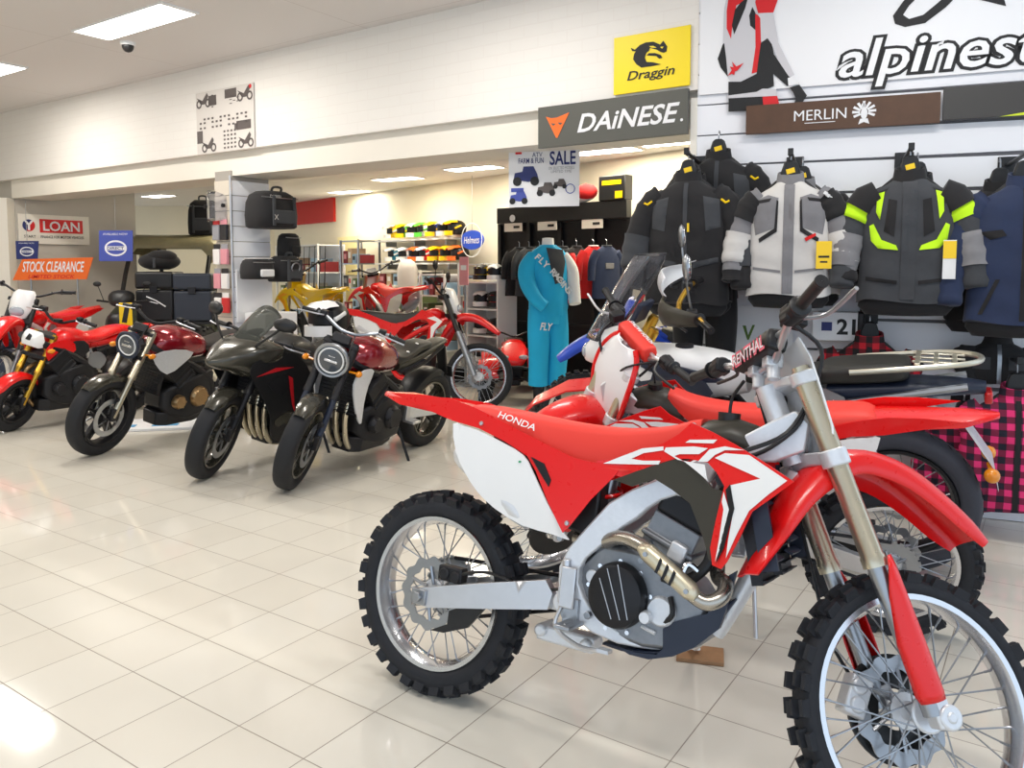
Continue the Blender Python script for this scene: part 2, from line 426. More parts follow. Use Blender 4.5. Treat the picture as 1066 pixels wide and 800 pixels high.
pa = on_z(138, 23, CEIL); pb = on_z(-20, 76, CEIL)
ceiling_lamp(pa, 1.24, .3, ae, CEIL, 'long white ceiling light panel in the front room, above the camera dome', 24)
ceiling_lamp(pb, 1.24, .3, ae, CEIL, 'white ceiling light panel cut off by the left edge, beyond the long one', 24)
d1 = pa-pb
for k, (i, j) in enumerate(((1, 0), (2, 0), (0, 1), (1, 1), (2, 1), (-1, 1))):      # unseen lamps added overhead for more light, no fixtures
    c = pa-E2*(3.0*i)-E1*(2.6*j)
    l = bpy.data.lights.new('panel_glow', 'AREA'); l.shape = 'RECTANGLE'; l.size = 1.24; l.size_y = .3; l.energy = 22; l.color = (1, .96, .91)
    o = bpy.data.objects.new('panel_glow', l); COL.objects.link(o); o.location = (c.x, c.y, CEIL-.03); o.rotation_euler = (0, 0, ae)
for k, (px, py, w, nm) in enumerate(((165, 204, .5, 'oblong back-room ceiling light seen left of the post'), (288, 184, .6, 'oblong back-room ceiling light just right of the post'),
        (331, 178.5, .25, 'small round-looking ceiling light between the post and the red panel'), (414, 186, .6, 'back-room ceiling light in the middle, below the brick wall'), (364, 199.5, .6, 'back-room ceiling light nearest the red panel'),
        (493, 175, .6, 'back-room ceiling light left of the sale poster'), (630, 157, .6, 'back-room ceiling light below the dark sign with the orange emblem'), (700, 148, .55, 'back-room ceiling light behind the black jackets'))):
    c = on_z(px, py, BCEIL)
    ceiling_lamp(c, w*1.3, .3, ae, BCEIL, nm, 16 if w > .3 else 3, LAMPB, col=(1, .9, .68))
c = on_z(133, 44, CEIL)
t = thing('security_camera', 'small dome security camera on the ceiling under the long light panel', 'camera', (c.x, c.y, CEIL))
MB().lathe([(.001, -.03), (.06, -.03), (.065, -.015), (.065, 0), (.001, 0)], (0, 0, 0), (0, 0, 1), 24).build('base', WHITE, t)
MB().ell((0, 0, -.03), (.05, .05, .06), n=20, m=8, z1=0).build('dome', BLACK, t)
# daylight arrives through the open shop front behind the viewer
w = bpy.data.worlds.new('daylight'); SC.world = w; w.use_nodes = True
bg = w.node_tree.nodes['Background']; bg.inputs['Color'].default_value = (.70, .84, 1.0, 1); bg.inputs['Strength'].default_value = 1.05
SC.view_settings.view_transform = 'Standard'; SC.view_settings.look = 'None'; SC.view_settings.exposure = 0.5; SC.view_settings.gamma = 1.0
SC.view_settings.use_curve_mapping = False
SC.cycles.use_denoising = True; SC.cycles.max_bounces = 6; SC.cycles.transparent_max_bounces = 8; SC.cycles.sample_clamp_indirect = 6

# ------------------------------------------------------------------ signs
def board(name, label, cat, corner, xd, w, h, mt, th=.012, n=None):
    """upright board: Empty at its lower middle; children built in local x (right) z (up), front at -y"""
    a = math.atan2(xd.y, xd.x); t = thing(name, label, cat, tuple(corner+xd*(w/2)), a)
    MB().box((0, th/2, h/2), (w, th, h)).build('panel', mt, t, smooth=False, bevel=.002)
    return t
FRONT = lambda x, z, y=-.0015: plane_mtx((x, y, z), (1, 0, 0), (0, 0, 1))
def shape(t, pts, mt, name='emblem', y=-.002):
    return MB().panel(pts, lambda a, b, th: V((a, y-(.001-th), b)), step=9, thick=.001).build(name, mt, t, smooth=False)
def rect(x, z, w, h): return [(x-w/2, z-h/2), (x+w/2, z-h/2), (x+w/2, z+h/2), (x-w/2, z+h/2)]
def ringpts(x, z, r0, r1, a0, a1, n=18):
    o = [(x+r1*math.cos(a0+(a1-a0)*i/n), z+r1*math.sin(a0+(a1-a0)*i/n)) for i in range(n+1)]
    return o+[(x+r0*math.cos(a1-(a1-a0)*i/n), z+r0*math.sin(a1-(a1-a0)*i/n)) for i in range(n+1)]
def circ(x, z, rx, rz=None, n=24):
    rz = rz or rx; return [(x+rx*math.cos(2*PI*i/n), z+rz*math.sin(2*PI*i/n)) for i in range(n)]
SIGNY = mat('yellow_sign', s(250, 222, 20), .4); SIGNG = mat('grey_sign', s(88, 88, 82), .45); SIGNB = mat('brown_wood_sign', s(92, 64, 46), .55, noise=.35, nscale=12)
SIGND = mat('charcoal_sign', s(62, 60, 58), .45); BANN = mat('banner_vinyl', s(240, 240, 242), .45); LIME = mat('lime_print', s(206, 222, 40), .5)
REDP = mat('red_print', s(216, 30, 36), .5); BLUPR = mat('blue_print', s(70, 84, 170), .5); NAVYP = mat('navy_print', s(40, 50, 110), .5); GREYP = mat('grey_print', s(150, 150, 154), .5); SKYP = mat('sky_print', s(80, 160, 210), .5)
# yellow sign
u0, z0 = brick_uv(640, 103); u1, z1 = brick_uv(720, 36)
z0, z1 = 2.6, 2.975
t = board('brand_sign', 'bright yellow square sign with a black curled dragon and lettering', 'sign', brick_pt(u0, z0, .02), -E2, u1-u0, z1-z0, SIGNY)
w_, h_ = u1-u0, z1-z0
text('Draggin', INK, t, FRONT(0, h_*.27), w=w_*.62, h=h_*.2, shear=.25, bold=.012)
def dg_(x, y): return ((x-490)/900*w_, h_*(1-(y-(150-.133*(x-40)))/640))
for pts in ([(250, 262), (300, 285), (360, 235), (430, 208), (520, 202), (600, 235), (635, 195), (682, 258), (672, 312), (640, 325), (600, 312), (560, 290), (480, 268), (470, 300), (440, 320), (420, 370), (440, 420), (520, 425), (612, 448), (500, 468), (380, 482), (320, 445), (280, 390), (292, 330), (312, 302), (268, 300)],
            [(470, 325), (540, 325), (605, 345), (628, 378), (590, 388), (555, 358), (440, 350)]):
    shape(t, [dg_(a, b) for a, b in pts], INK)
shape(t, [dg_(a, b) for a, b in ((470, 250), (520, 248), (560, 268), (500, 268))], SIGNY, y=-.004); shape(t, [dg_(a, b) for a, b in ((600, 262), (640, 258), (625, 280))], SIGNY, y=-.004)
# grey sign with orange emblem
u0, _ = brick_uv(564, 130); u1, _ = brick_uv(719, 120)
t = board('brand_sign', 'long dark grey sign with an orange devil-head emblem and white italic capitals', 'sign', brick_pt(u0, 2.292, .05), -E2, u1-u0, .285, SIGNG, .03)
w_ = u1-u0
text('DAiNESE', PAPER, t, FRONT(w_*.12, .142), w=w_*.66, h=.12, shear=.28, bold=.02)
shape(t, [(w_*(-.44), .215), (w_*(-.40), .2), (w_*(-.36), .2), (w_*(-.27), .225), (w_*(-.355), .06), (w_*(-.365), .06)], ORANGE)
for k in (-.385, -.335): shape(t, [(w_*k-.02, .165), (w_*k+.02, .158), (w_*k, .145)], SIGNG, y=-.004)
text('.', PAPER, t, FRONT(w_*.465, .09), h=.02)
# slatwall banner
BZ0, BZ1 = 2.53, 3.3
t = board('brand_banner', 'huge white banner with a race-suit rider and outlined black lettering', 'banner', slat_pt(.01, BZ0, .02), SD, 3.6, BZ1-BZ0, BANN, .012)
def bl(px, py):
    u, z = slat_uv(px, py, .02); return (u-1.8, z-BZ0)
def bpoly(pts, mt, y=-.002, name='rider_print', sc=2.39, o=(620, 0)): shape(t, [bl(o[0]+a/sc, o[1]+b/sc) for a, b in pts], mt, name, y)
SUITW = mat('suit_white_print', s(206, 204, 208), .5)
BP = dict(sc=6.664, o=(720, 0))
bpoly([(250, -100), (420, -100), (440, 60), (440, 520), (330, 570), (262, 575), (240, 540), (205, 300), (215, 60)], SUITW, **BP)
bpoly([(215, 300), (205, 310), (170, 410), (190, 470), (240, 535), (228, 400)], INK, y=-.003, **BP)
bpoly([(250, -60), (330, -60), (380, 0), (300, 40), (275, 150), (262, 272), (232, 200), (232, 80)], REDP, y=-.003, **BP)
bpoly([(330, 20), (382, -20), (360, 60), (285, 240), (268, 180), (290, 70)], INK, y=-.004, **BP)
bpoly([(410, 50), (435, 100), (435, 215), (395, 180), (388, 110)], INK, y=-.003, **BP)
bpoly([(430, 100), (468, 110), (470, 300), (450, 500), (405, 515), (432, 330)], REDP, y=-.004, **BP)
bpoly([(455, -100), (560, -100), (585, 5), (555, 90), (450, 95), (430, 20)], REDP, y=-.005, **BP)
bpoly([(440, 95), (555, 90), (590, 300), (700, 520), (640, 570), (540, 300), (470, 290), (465, 130)], SUITW, y=-.005, **BP)
bpoly([(470, 300), (515, 268), (545, 310), (560, 380), (660, 530), (735, 580), (650, 600), (555, 515), (560, 600), (440, 650), (330, 660), (245, 665), (245, 570), (330, 570), (440, 515), (455, 400)], INK, y=-.006, **BP)
bpoly([(245, 665), (440, 640), (480, 618), (575, 620), (580, 668), (480, 672), (245, 685)], SUITW, y=-.007, **BP)
bpoly([(245, 685), (480, 674), (490, 765), (245, 778)], INK, y=-.006, **BP)
bpoly([(480, 674), (582, 668), (602, 750), (490, 762)], REDP, y=-.007, **BP)
bpoly([(668, 610), (735, 590), (788, 665), (760, 710), (690, 738), (712, 690), (690, 640)], INK, y=-.007, **BP)
bpoly([(655, 545), (700, 530), (735, 585), (660, 600)], PAPER, y=-.0075, **BP)
cx, cy = 290, 480
bpoly([(270, 430), (300, 465), (350, 440), (310, 490), (290, 500), (285, 525), (270, 515), (240, 530), (268, 490), (255, 465), (280, 470)], REDP, y=-.008, **BP)
# outlined wordmark: black fat letters under white ones
lu, lz = bl(960, 60); lu2, lz2 = bl(1066, 53)
text('alpinestars', INK, t, FRONT(lu+.255, lz-.005, -.003), w=1.4, h=.27, shear=.22, bold=.07, depth=.0)
text('alpinestars', BANN, t, FRONT(lu+.255, lz-.005, -.006), w=1.4, h=.27, shear=.22, bold=.012, depth=.0)
bpoly([(735, 40), (760, 5), (800, -40), (830, -40), (775, 15), (760, 38), (775, 48), (810, 38), (850, 5), (900, -40), (925, -40), (865, 20), (815, 58), (765, 68), (740, 60)], INK, name='emblem')
bpoly([(890, -40), (1000, -40), (1016, 16), (950, 0)], INK, name='emblem')
# brown wooden sign
u0, z0 = slat_uv(776, 148, .06); u1, z1 = slat_uv(979, 113, .06)
t = board('brand_sign', 'brown wood-grain sign with white capitals and a white phoenix emblem', 'sign', slat_pt(u0, 2.262, .06), SD, u1-u0, .172, SIGNB, .03)
text('MERLIN', PAPER, t, FRONT(-.105, .09), w=.29, h=.06)
shape(t, rect(-.105, .044, .17, .004), PAPER)
ex = .135
for k in range(9):
    a_ = R(-25+k*28.75); r0, r1 = .022, .07-.008*abs(k-4)/4
    c_, s_ = math.cos(a_), math.sin(a_)
    shape(t, [(ex+r0*c_-.008*s_, .088+r0*s_+.008*c_), (ex+r1*c_-.009*s_, .088+r1*s_*.9+.009*c_), (ex+r1*c_+.006*s_, .088+r1*s_*.9-.006*c_), (ex+r0*c_+.004*s_, .088+r0*s_-.004*c_)], PAPER)
shape(t, circ(ex, .08, .018, .034), PAPER); shape(t, [(ex-.02, .05), (ex+.02, .05), (ex+.03, .018), (ex, .03), (ex-.03, .018)], PAPER)
shape(t, circ(ex-.004, .128, .012), PAPER)
# charcoal sign at the right edge
u0, z0 = slat_uv(981, 134, .06)
t = board('brand_sign', 'charcoal sign with a lime stripe running off the right edge of the wall', 'sign', slat_pt(u0, 2.275, .06), SD, .95, .18, SIGND, .03)
shape(t, [(-.2, .0), (.475, .0), (.475, .1), (.1, .04)], LIME, 'stripe')
# bike data poster on the brick
a0 = brick_uv(206, 161, .01); a1 = brick_uv(264, 85, .01); a2 = brick_uv(206, 98, .01); a3 = brick_uv(264, 155, .01)
zb, zt = (a0[1]+a3[1])/2, (a1[1]+a2[1])/2
PGREY = mat('poster_paper', s(214, 208, 202), .6)
t = board('wall_poster', 'pale parts-chart poster of motorcycles high on the white brick wall', 'poster', brick_pt(a0[0], zb, .015), -E2, a1[0]-a0[0], zt-zb, PGREY, .008)
pw, ph = a1[0]-a0[0], zt-zb
DINK = mat('faded_ink', s(92, 84, 82), .6)
def bikeicon(x, z, k):
    for dx in (-.1, .1): shape(t, ringpts(x+dx*k, z-.04*k, .035*k, .06*k, 0, 2*PI-.01), DINK, 'print')
    shape(t, [(x-.15*k, z+.05*k), (x-.02*k, z+.0*k), (x+.08*k, z+.1*k), (x+.11*k, z+.06*k), (x+.05*k, z-.05*k), (x-.06*k, z-.05*k)], DINK, 'print')
for x, z in ((-.36, .36), (.36, .36), (-.28, -.36), (.36, -.36)): bikeicon(x*pw, ph/2+z*ph, pw*.8)
for k in range(7): shape(t, rect((-.2+.05*(k % 2))*pw, ph/2+(.42-.03*k)*ph, .03*pw, .02*ph), DINK, 'print'); shape(t, rect((.12+.06*(k % 3))*pw, ph/2+(.36-.02*k)*ph, .04*pw, .012*ph), DINK, 'print')
for x, z, w1, h1 in ((-.2, .34, .14, .16), (.12, .4, .2, .14), (-.44, -.22, .1, .2), (.33, -.12, .24, .14), (.2, -.13, .05, .1)): shape(t, rect(x*pw, ph/2+z*ph, w1*pw, h1*ph), DINK, 'print')
for i in range(12):
    for z in (.04, -.02, -.1): 
        if (i+int(z*100)) % 4: shape(t, rect((-.42+i*.072)*pw, ph/2+(z+.02)*ph, .035*pw, .03*ph), DINK, 'print')
for i in range(4):
    for j in range(5): shape(t, rect((.0+i*.06)*pw, ph/2+(-.18-j*.065)*ph, .03*pw, .03*ph), DINK, 'print')
shape(t, circ(pw*.45, ph*.95, .02), REDP, 'print')
# sale poster hung from the beam
p = on_y(529.5, 216, 6.3); q = on_y(603, 212, 6.15); top = on_y(529, 159, 6.3)
xd = (q-p); xd.z = 0; wd = xd.length; xd.normalize()
p.z = (p.z+q.z)/2-.01; hh = top.z-p.z+.02
t = board('sale_poster', 'white sale poster with blue buggy pictures hanging in the opening', 'poster', p, xd, wd, hh, PAPER, .006)
text('SALE', NAVYP, t, FRONT(.15, hh*.83), w=.2, h=.1, bold=.02)
text('ATV', NAVYP, t, FRONT(-.05, hh*.9), w=.08, h=.035); text('FARM & FUN', NAVYP, t, FRONT(-.1, hh*.8), w=.2, h=.04, bold=.01)
text('ON SELECTED MODELS', GREYP, t, FRONT(.14, hh*.66), w=.2, h=.022); text('LIMITED TIME', GREYP, t, FRONT(.14, hh*.6), w=.16, h=.02)
def quadicon(x, z, k, m1):
    shape(t, [(x-.1*k, z), (x-.09*k, z+.05*k), (x-.03*k, z+.06*k), (x-.02*k, z+.1*k), (x+.06*k, z+.1*k), (x+.09*k, z+.04*k), (x+.1*k, z), (x+.02*k, z-.02*k)], m1, 'print')
    for dx in (-.07, .07): shape(t, circ(x+dx*k, z-.015*k, .035*k), INK, 'print', -.003)
quadicon(-.14, hh*.48, 1.0, NAVYP); quadicon(-.2, hh*.13, .7, BLUPR); quadicon(.02, hh*.26, .7, DINK); quadicon(.13, hh*.36, .5, DINK)
shape(t, ringpts(.21, hh*.3, .032, .038, 0, 6.27), BLUPR, 'print'); shape(t, rect(-.21, hh*.3, .1, .03), BLUPR, 'print'); shape(t, rect(-.2, hh*.94, .05, .02), REDP, 'print')
MB().tube([(-.2, 0, hh), (-.2, 0, 2.75-p.z)], .002, 5).build('cord', STEEL, t); MB().tube([(.2, 0, hh), (.2, 0, 2.75-p.z)], .002, 5).build('cord', STEEL, t)
# loan sign on the left wall
nL = V((E1.y, -E1.x, 0)); loan_uv = wall_uv(L0, E1)
u0, z0 = loan_uv(9, 255, .03); u1, z1 = loan_uv(92, 226, .03); _, zz1 = loan_uv(9, 222, .03); _, zz0 = loan_uv(92, 254, .03)
u0 = max(u0, .02)
zb, zt = (z0+zz0)/2, (z1+zz1)/2; w_, h_ = u1-u0, zt-zb
t = board('loan_sign', 'cream sign with a red LOAN panel and round blue-red emblem on the far left wall', 'sign', L0+E1*u0+UP*zb+nL*.04, E1, w_, h_, BEAMM, .03)
shape(t, rect(w_*.09, h_*.62, w_*.62, h_*.46), REDP, 'panel_print'); text('LOAN', PAPER, t, FRONT(w_*.09, h_*.62, -.004), w=w_*.52, h=h_*.32, bold=.02)
shape(t, circ(-w_*.37, h_*.62, h_*.2), NAVYP); shape(t, ringpts(-w_*.37, h_*.62, .0, h_*.2, -1.9, .9), REDP, y=-.004)
text('Y', PAPER, t, FRONT(-w_*.37, h_*.62, -.006), h=h_*.3, bold=.03); text('START', INK, t, FRONT(-w_*.36, h_*.25), w=w_*.16, h=h_*.09, bold=.01)
text('FINANCE FOR MOTOR VEHICLES', INK, t, FRONT(w_*.1, h_*.25), w=w_*.62, h=h_*.09, bold=.01)
# ------------------------------------------------------------------ the motocross bike in front: pose on the floor
B0 = V((-.28, 2.628, 0)); BYAW = -.556; BLEAN = .2; BST = .742; RK = R(24)
MB_ = Matrix.Translation(B0) @ Matrix.Rotation(BYAW, 4, 'Z') @ Matrix.Rotation(-BLEAN, 4, 'X')
AX = V((-math.sin(RK), 0, math.cos(RK))); FX = V((math.cos(RK), 0, math.sin(RK))); S0 = V((1.592, 0, 0))
def steer_m(th, s0=S0, ax=AX): return Matrix.Translation(s0) @ Matrix.Rotation(th, 4, ax) @ Matrix.Translation(-s0)
MS_ = steer_m(BST)
IB = MB_.inverted(); IS = (MB_ @ MS_).inverted()
def _loc(I, px, py, y):
    o = I @ EYE; d = I.to_3x3() @ ray(px, py); return o+d*((y-o.y)/d.y)
def bp(px, py, y): return _loc(IB, px, py, y)
def sp(px, py, y): return _loc(IS, px, py, y)
# ------------------------------------------------------------------ shared motorcycle components
_mesh_cache = {}
def tf(mb, T):
    mb.T = T; return mb
def tyre_mb(c, Rt, w, rim, knob, T, npitch=31):
    mb = tf(MB(), T); c = V(c)
    kh = .021 if knob else 0
    Rc = Rt-kh; mid = (Rc+rim)/2; ra = (Rc-rim)/2
    prof = []
    for k in range(20):
        a = 2*PI*k/20; ca, sa = math.cos(a), math.sin(a)
        prof.append((mid+ra*math.copysign(abs(ca)**.8, ca), w/2*.94*math.copysign(abs(sa)**.75, sa)))
    mb.lathe(prof, c, (0, 1, 0), 56, loop=True)
    if knob:
        for i in range(npitch):
            rows = [(0.0, .38)] if False else ([(.17, .3), (-.17, .3), (.74, .26), (-.74, .26)] if i % 2 == 0 else [(.42, .27), (-.42, .27), (.8, .24), (-.8, .24)])
            for ph, ww in rows:
                a = 2*PI*(i+.15*random.random())/npitch
                e = V((math.cos(a), 0, math.sin(a))); tq = V((-math.sin(a), 0, math.cos(a))); y = V((0, 1, 0))
                # tread surface point: nearly flat across the middle, rolling off at the shoulder
                lat = ph*w/2*1.02; drop = (abs(ph)**3)*ra*.75
                tilt = (ph**3)*.95
                nrm = e*math.cos(tilt)+y*math.sin(tilt); bn = y*math.cos(tilt)-e*math.sin(tilt)
                ctr = c+e*(Rc-drop)+y*lat
                L = 2*PI*Rt/npitch*.62
                hw, hl = ww*w/2*.62, L/2
                vs = []
                for z, k in ((-.008, 1.0), (kh, .84)):
                    for sx, sy in ((-1, -1), (1, -1), (1, 1), (-1, 1)): vs.append(ctr+nrm*z+tq*(sx*hl*k)+bn*(sy*hw*k))
                mb.add(vs, [(0, 1, 2, 3), (4, 7, 6, 5), (0, 4, 5, 1), (1, 5, 6, 2), (2, 6, 7, 3), (3, 7, 4, 0)])
    return mb
def disc_mb(c, r0, r1, y, T, petals=0, th=.004, holes=0):
    mb = tf(MB(), T); n = 96 if petals else 40; secs = [[], [], [], []]
    for i in range(n):
        a = 2*PI*i/n; k = (math.cos(a*petals) if petals else 0)
        ro = r1+(.006*k if petals else 0); ri = r0+(.004*k if petals else 0)
        for q, (rr, yy) in enumerate(((ro, y-th/2), (ro, y+th/2), (ri, y+th/2), (ri, y-th/2))):
            secs[q].append(V(c)+V((rr*math.cos(a), yy, rr*math.sin(a))))
    mb.loft(secs, cap=False, loop=True)
    return mb
def wheel(root, name, c, Rt, w, rim, kind, knob, T, rim_m=None, disc=(), nsp=32, hub_m=None, disc_r=.12, petals=12, spin=0.0, sep=True, tyre_m=None):
    """name > spokes, hub, brake disc ; the tyre is a part of its own"""
    c = V(c); Y = V((0, 1, 0)); T = T or Matrix()
    rim_m = rim_m or RIMM; hub_m = hub_m or ALUC
    ty = tyre_mb(c, Rt, w, rim, knob, T).build(name.replace('wheel', 'tyre'), tyre_m or (RUBBER2 if knob else RUBBER), root, ang=50)
    rb = tf(MB(), T); rw = w*.36
    rb.lathe([(rim+.006, -rw-.004), (rim+.006, -rw), (rim-.004, -rw+.004), (rim-.014, -rw*.35), (rim-.014, rw*.35), (rim-.004, rw-.004), (rim+.006, rw), (rim+.006, rw+.004), (rim-.008, rw+.003), (rim-.022, rw*.4), (rim-.022, -rw*.4), (rim-.008, -rw-.003)], c, Y, 64, loop=True)
    if kind == 'cast':
        n = nsp
        for i in range(n):
            a0 = spin+2*PI*i/n
            for da in (-.14, .14):
                e0 = V((math.cos(a0+da*2.2), 0, math.sin(a0+da*2.2))); e1 = V((math.cos(a0+da*.8), 0, math.sin(a0+da*.8)))
                p0, p1 = c+e0*.045, c+e1*(rim-.012); d = (p1-p0).normalized(); u = d.cross(Y)
                rb.loft([[p+u*a+Y*b for a, b in ((-hw, -hy), (hw, -hy), (hw, hy), (-hw, hy))] for p, hw, hy in ((p0, .012, .022), (p1, .009, .013))])
        rb.cyl(c-Y*.04, c+Y*.04, .055, n=24)
    rb = rb.build(name, rim_m, root, ang=40)
    hb = tf(MB(), T)
    hb.lathe([(.012, -.05), (.04, -.05), (.045, -.046), (.045, -.04), (.026, -.034), (.024, .034), (.045, .04), (.045, .046), (.04, .05), (.012, .05)], c, Y, 24, loop=True)
    hb.cyl(c-Y*.075, c+Y*.075, .012, n=12)
    hb.build('hub', hub_m, rb)
    if kind == 'spoked':
        for i in range(nsp):
            a = spin+2*PI*i/nsp; sgn = 1 if i % 2 else -1; da = (.95 if (i//2) % 2 else -.95)
            p0 = c+V((math.cos(a+da)*.042, sgn*.042, math.sin(a+da)*.042)); p1 = c+V((math.cos(a)*(rim-.018), sgn*.006, math.sin(a)*(rim-.018)))
            m_ = tf(MB(), T).cyl(p0, p1, .0023, n=5)
            m_.cyl(p1+(p0-p1).normalized()*.022, p1, .0033, n=5)
            m_.build('spoke', STEEL, rb)
    for sd in disc:
        d = disc_mb(c, disc_r*.72, disc_r, sd*.062, T, petals)
        for i in range(6):
            a = 2*PI*i/6+.3; e = V((math.cos(a), 0, math.sin(a))); tq = V((-math.sin(a), 0, math.cos(a)))
            p0 = c+e*.03+Y*(sd*.058); p1 = c+(e*.86+tq*.3).normalized()*disc_r*.76+Y*(sd*.062)
            d.cyl(p0, p1, .006, n=6)
        d.build('brake_disc', STEEL, rb)
    return rb
def fork_leg(root, y, top, bot, r_up, r_lo, T, up_m, lo_m, split=.5, ax=None):
    """telescopic leg between two points of the steering frame (y given separately)"""
    a, b = V((top[0], y, top[1])), V((bot[0], y, bot[1])); m = a+(b-a)*split
    mb = tf(MB(), T)
    d = (b-a).normalized()
    mb.lathe([(.001, -.012), (r_up*.8, -.012), (r_up*.8, 0), (r_up, 0), (r_up, (m-a).length-.03), (r_up*1.1, (m-a).length-.025), (r_up*1.1, (m-a).length), (.001, (m-a).length)], a, d, 20)
    o = mb.build('fork_tube', up_m, root, ang=40)
    mb = tf(MB(), T).cyl(m-d*.02, b, r_lo, n=16); mb.build('fork_slider', lo_m, root)
    return o
def knurled_grip(root, p0, p1, T, name='grip', flange=True, m=None):
    p0, p1 = V(p0), V(p1); L = (p1-p0).length; d = (p1-p0)/L
    prof = [(.001, 0)]
    if flange: prof += [(.029, .0), (.029, .006), (.018, .01)]
    n = 10
    for k in range(n): prof += [(.0165, .014+k*(L-.02)/n), (.0152, .014+(k+.55)*(L-.02)/n)]
    prof += [(.018, L-.006), (.018, L), (.001, L)]
    return tf(MB(), T).lathe(prof, p0, d, 16).build(name, m or BLACK, root, ang=50)
def lever(root, p0, p1, p2, T, mt=None, name='lever'):
    return tf(MB(), T).tube([p0, p1, p2], [.006, .0055, .006], 8, smooth=5).build(name, mt or ALU, root)
def mirror_sheet(root, name, outline, yb, mt, both=True, step=.03, thick=.005, parent=None, lift=0.0, sides=(-1, 1)):
    o = []
    for sd in sides:
        f = lambda a, b, th, sd=sd: V((a, sd*(yb(a, b)+lift-th), b))
        o.append(MB().panel(outline, f, step, thick).build(name, mt, parent or root, ang=60))
    return o
# ------------------------------------------------------------------ the foreground motocross bike
bike = thing('motocross_bike', 'large red and white motocross bike in the foreground, facing right on the tiles', 'motorcycle', tuple(B0), BYAW, rx=-BLEAN)
T0 = Matrix()
wheel(bike, 'rear_wheel', (0, 0, .337), .343, .118, .248, 'spoked', True, T0, disc=(-1,), nsp=32, disc_r=.118, spin=.05)
wheel(bike, 'front_wheel', (1.482, 0, .345), .345, .092, .278, 'spoked', True, MS_, disc=(1,), nsp=36, disc_r=.13, spin=.02)
def B2(pts, y): return [(lambda q: (q.x, q.z))(bp(a, b, y)) for a, b in pts]
def sm(pts, n=3): return [(q.x, q.y) for q in catmull([(a, b, 0) for a, b in pts], n, True)]
# --- swingarm, both sides and the cross member
so = B2([(434, 612), (470, 609), (520, 606), (569, 604), (576, 618), (571, 635), (520, 634), (450, 632), (436, 627)], -.1)
for sd in (-1, 1):
    MB().panel(so, lambda a, b, th, sd=sd: V((a, sd*(.075+.02*min(1, max(0, 1-a/.5))+.03-th), b)), .05, .03).build('swingarm_rail', ALU, bike, ang=30, bevel=.005)
mb = MB().cyl((.52, -.11, .425), (.52, .11, .425), .032, n=20).box((.47, 0, .42), (.1, .16, .06)); mb.build('swingarm_pivot', ALUC, bike, bevel=.006)
for sd in (-1, 1): MB().cyl((0, sd*.075, .337), (0, sd*.145, .337), .018, n=6).box((0, sd*.122, .337), (.06, .02, .05)).build('axle_nut', STEEL, bike, bevel=.003)
# disc guard fin and rear caliper
g = B2([(468, 636), (500, 626), (505, 634), (487, 654), (462, 659), (448, 656), (466, 650)], -.1)
MB().panel(g, lambda a, b, th: V((a, -.092-.012+th, b)), .05, .012).build('disc_guard', BLACK, bike)
MB().box((.1, -.088, .425), (.095, .04, .05)).cyl((.08, -.115, .425), (.08, -.06, .425), .02).cyl((.125, -.115, .42), (.125, -.06, .42), .02).build('rear_caliper', DARK, bike, bevel=.006)
MB().tube([(.13, -.1, .43), (.25, -.105, .46), (.4, -.1, .44), (.5, -.1, .46)], .005, 7, smooth=5).build('brake_hose', BLACK, bike)
# chain, sprocket, chain guide on the far side
mb = MB(); 
for i in range(26):
    a = 2*PI*i/26; mb.box((.105*math.cos(a), .062, .337+.105*math.sin(a)), (.016, .004, .016), Matrix.Rotation(-a, 3, 'Y'))
mb.lathe([(.06, -.002), (.105, -.002), (.105, .002), (.06, .002)], (0, .062, .337), (0, 1, 0), 40, loop=True)
for i in range(5):
    a = 2*PI*i/5; mb.cyl((.03*math.cos(a), .062, .337+.03*math.sin(a)), (.07*math.cos(a), .062, .337+.07*math.sin(a)), .007, n=6)
mb.build('sprocket', STEEL, bike)
MB().tube([(0, .062, .443), (.58, .075, .47), (.62, .075, .44), (.58, .075, .4), (0, .062, .231)], .007, 6).build('chain', DARK, bike)
# --- rear fender, seat
fx = [(-.345, 1.0, .018), (-.31, .999, .05), (-.22, .995, .078), (-.1, .985, .09), (.05, .975, .1), (.2, .95, .1)]
secs = []
for x, z, w_ in fx:
    tz = .022 if x > -.3 else .004
    secs.append([V((x, y*w_, z+q)) for y, q in ((-1, -.035 if x > -.3 else -.014), (-.97, -.01), (-.6, .0), (0, tz*.6), (.6, 0), (.97, -.01), (1, -.035 if x > -.3 else -.014), (.9, -.035 if x > -.3 else -.016), (.5, -.018), (0, -.012), (-.5, -.018), (-.9, -.035 if x > -.3 else -.016))])
MB().loft(secs).build('rear_fender', RED, bike, ang=50)
st = [(.075, .975, .968, .07), (.12, .992, .945, .09), (.25, .985, .90, .098), (.4, .972, .86, .09), (.52, .966, .845, .078), (.65, .968, .86, .072), (.78, .988, .9, .066), (.85, 1.012, .955, .06), (.885, 1.02, .99, .05)]
secs = []
for x, zt, zb, w_ in st:
    r_ = []
    for y, k in ((-1.12, 0), (-1.08, .35), (-1.0, .75), (-.82, .94), (-.4, 1.0), (0, 1.01), (.4, 1.0), (.82, .94), (1.0, .75), (1.08, .35), (1.12, 0)): r_.append(V((x, y*w_, zb+(zt-zb)*k)))
    secs.append(r_)
seat = MB().loft([[q for q in z_] for z_ in [catmull([r[k] for r in secs], 3) for k in range(11)]], cap=False, closed=False)
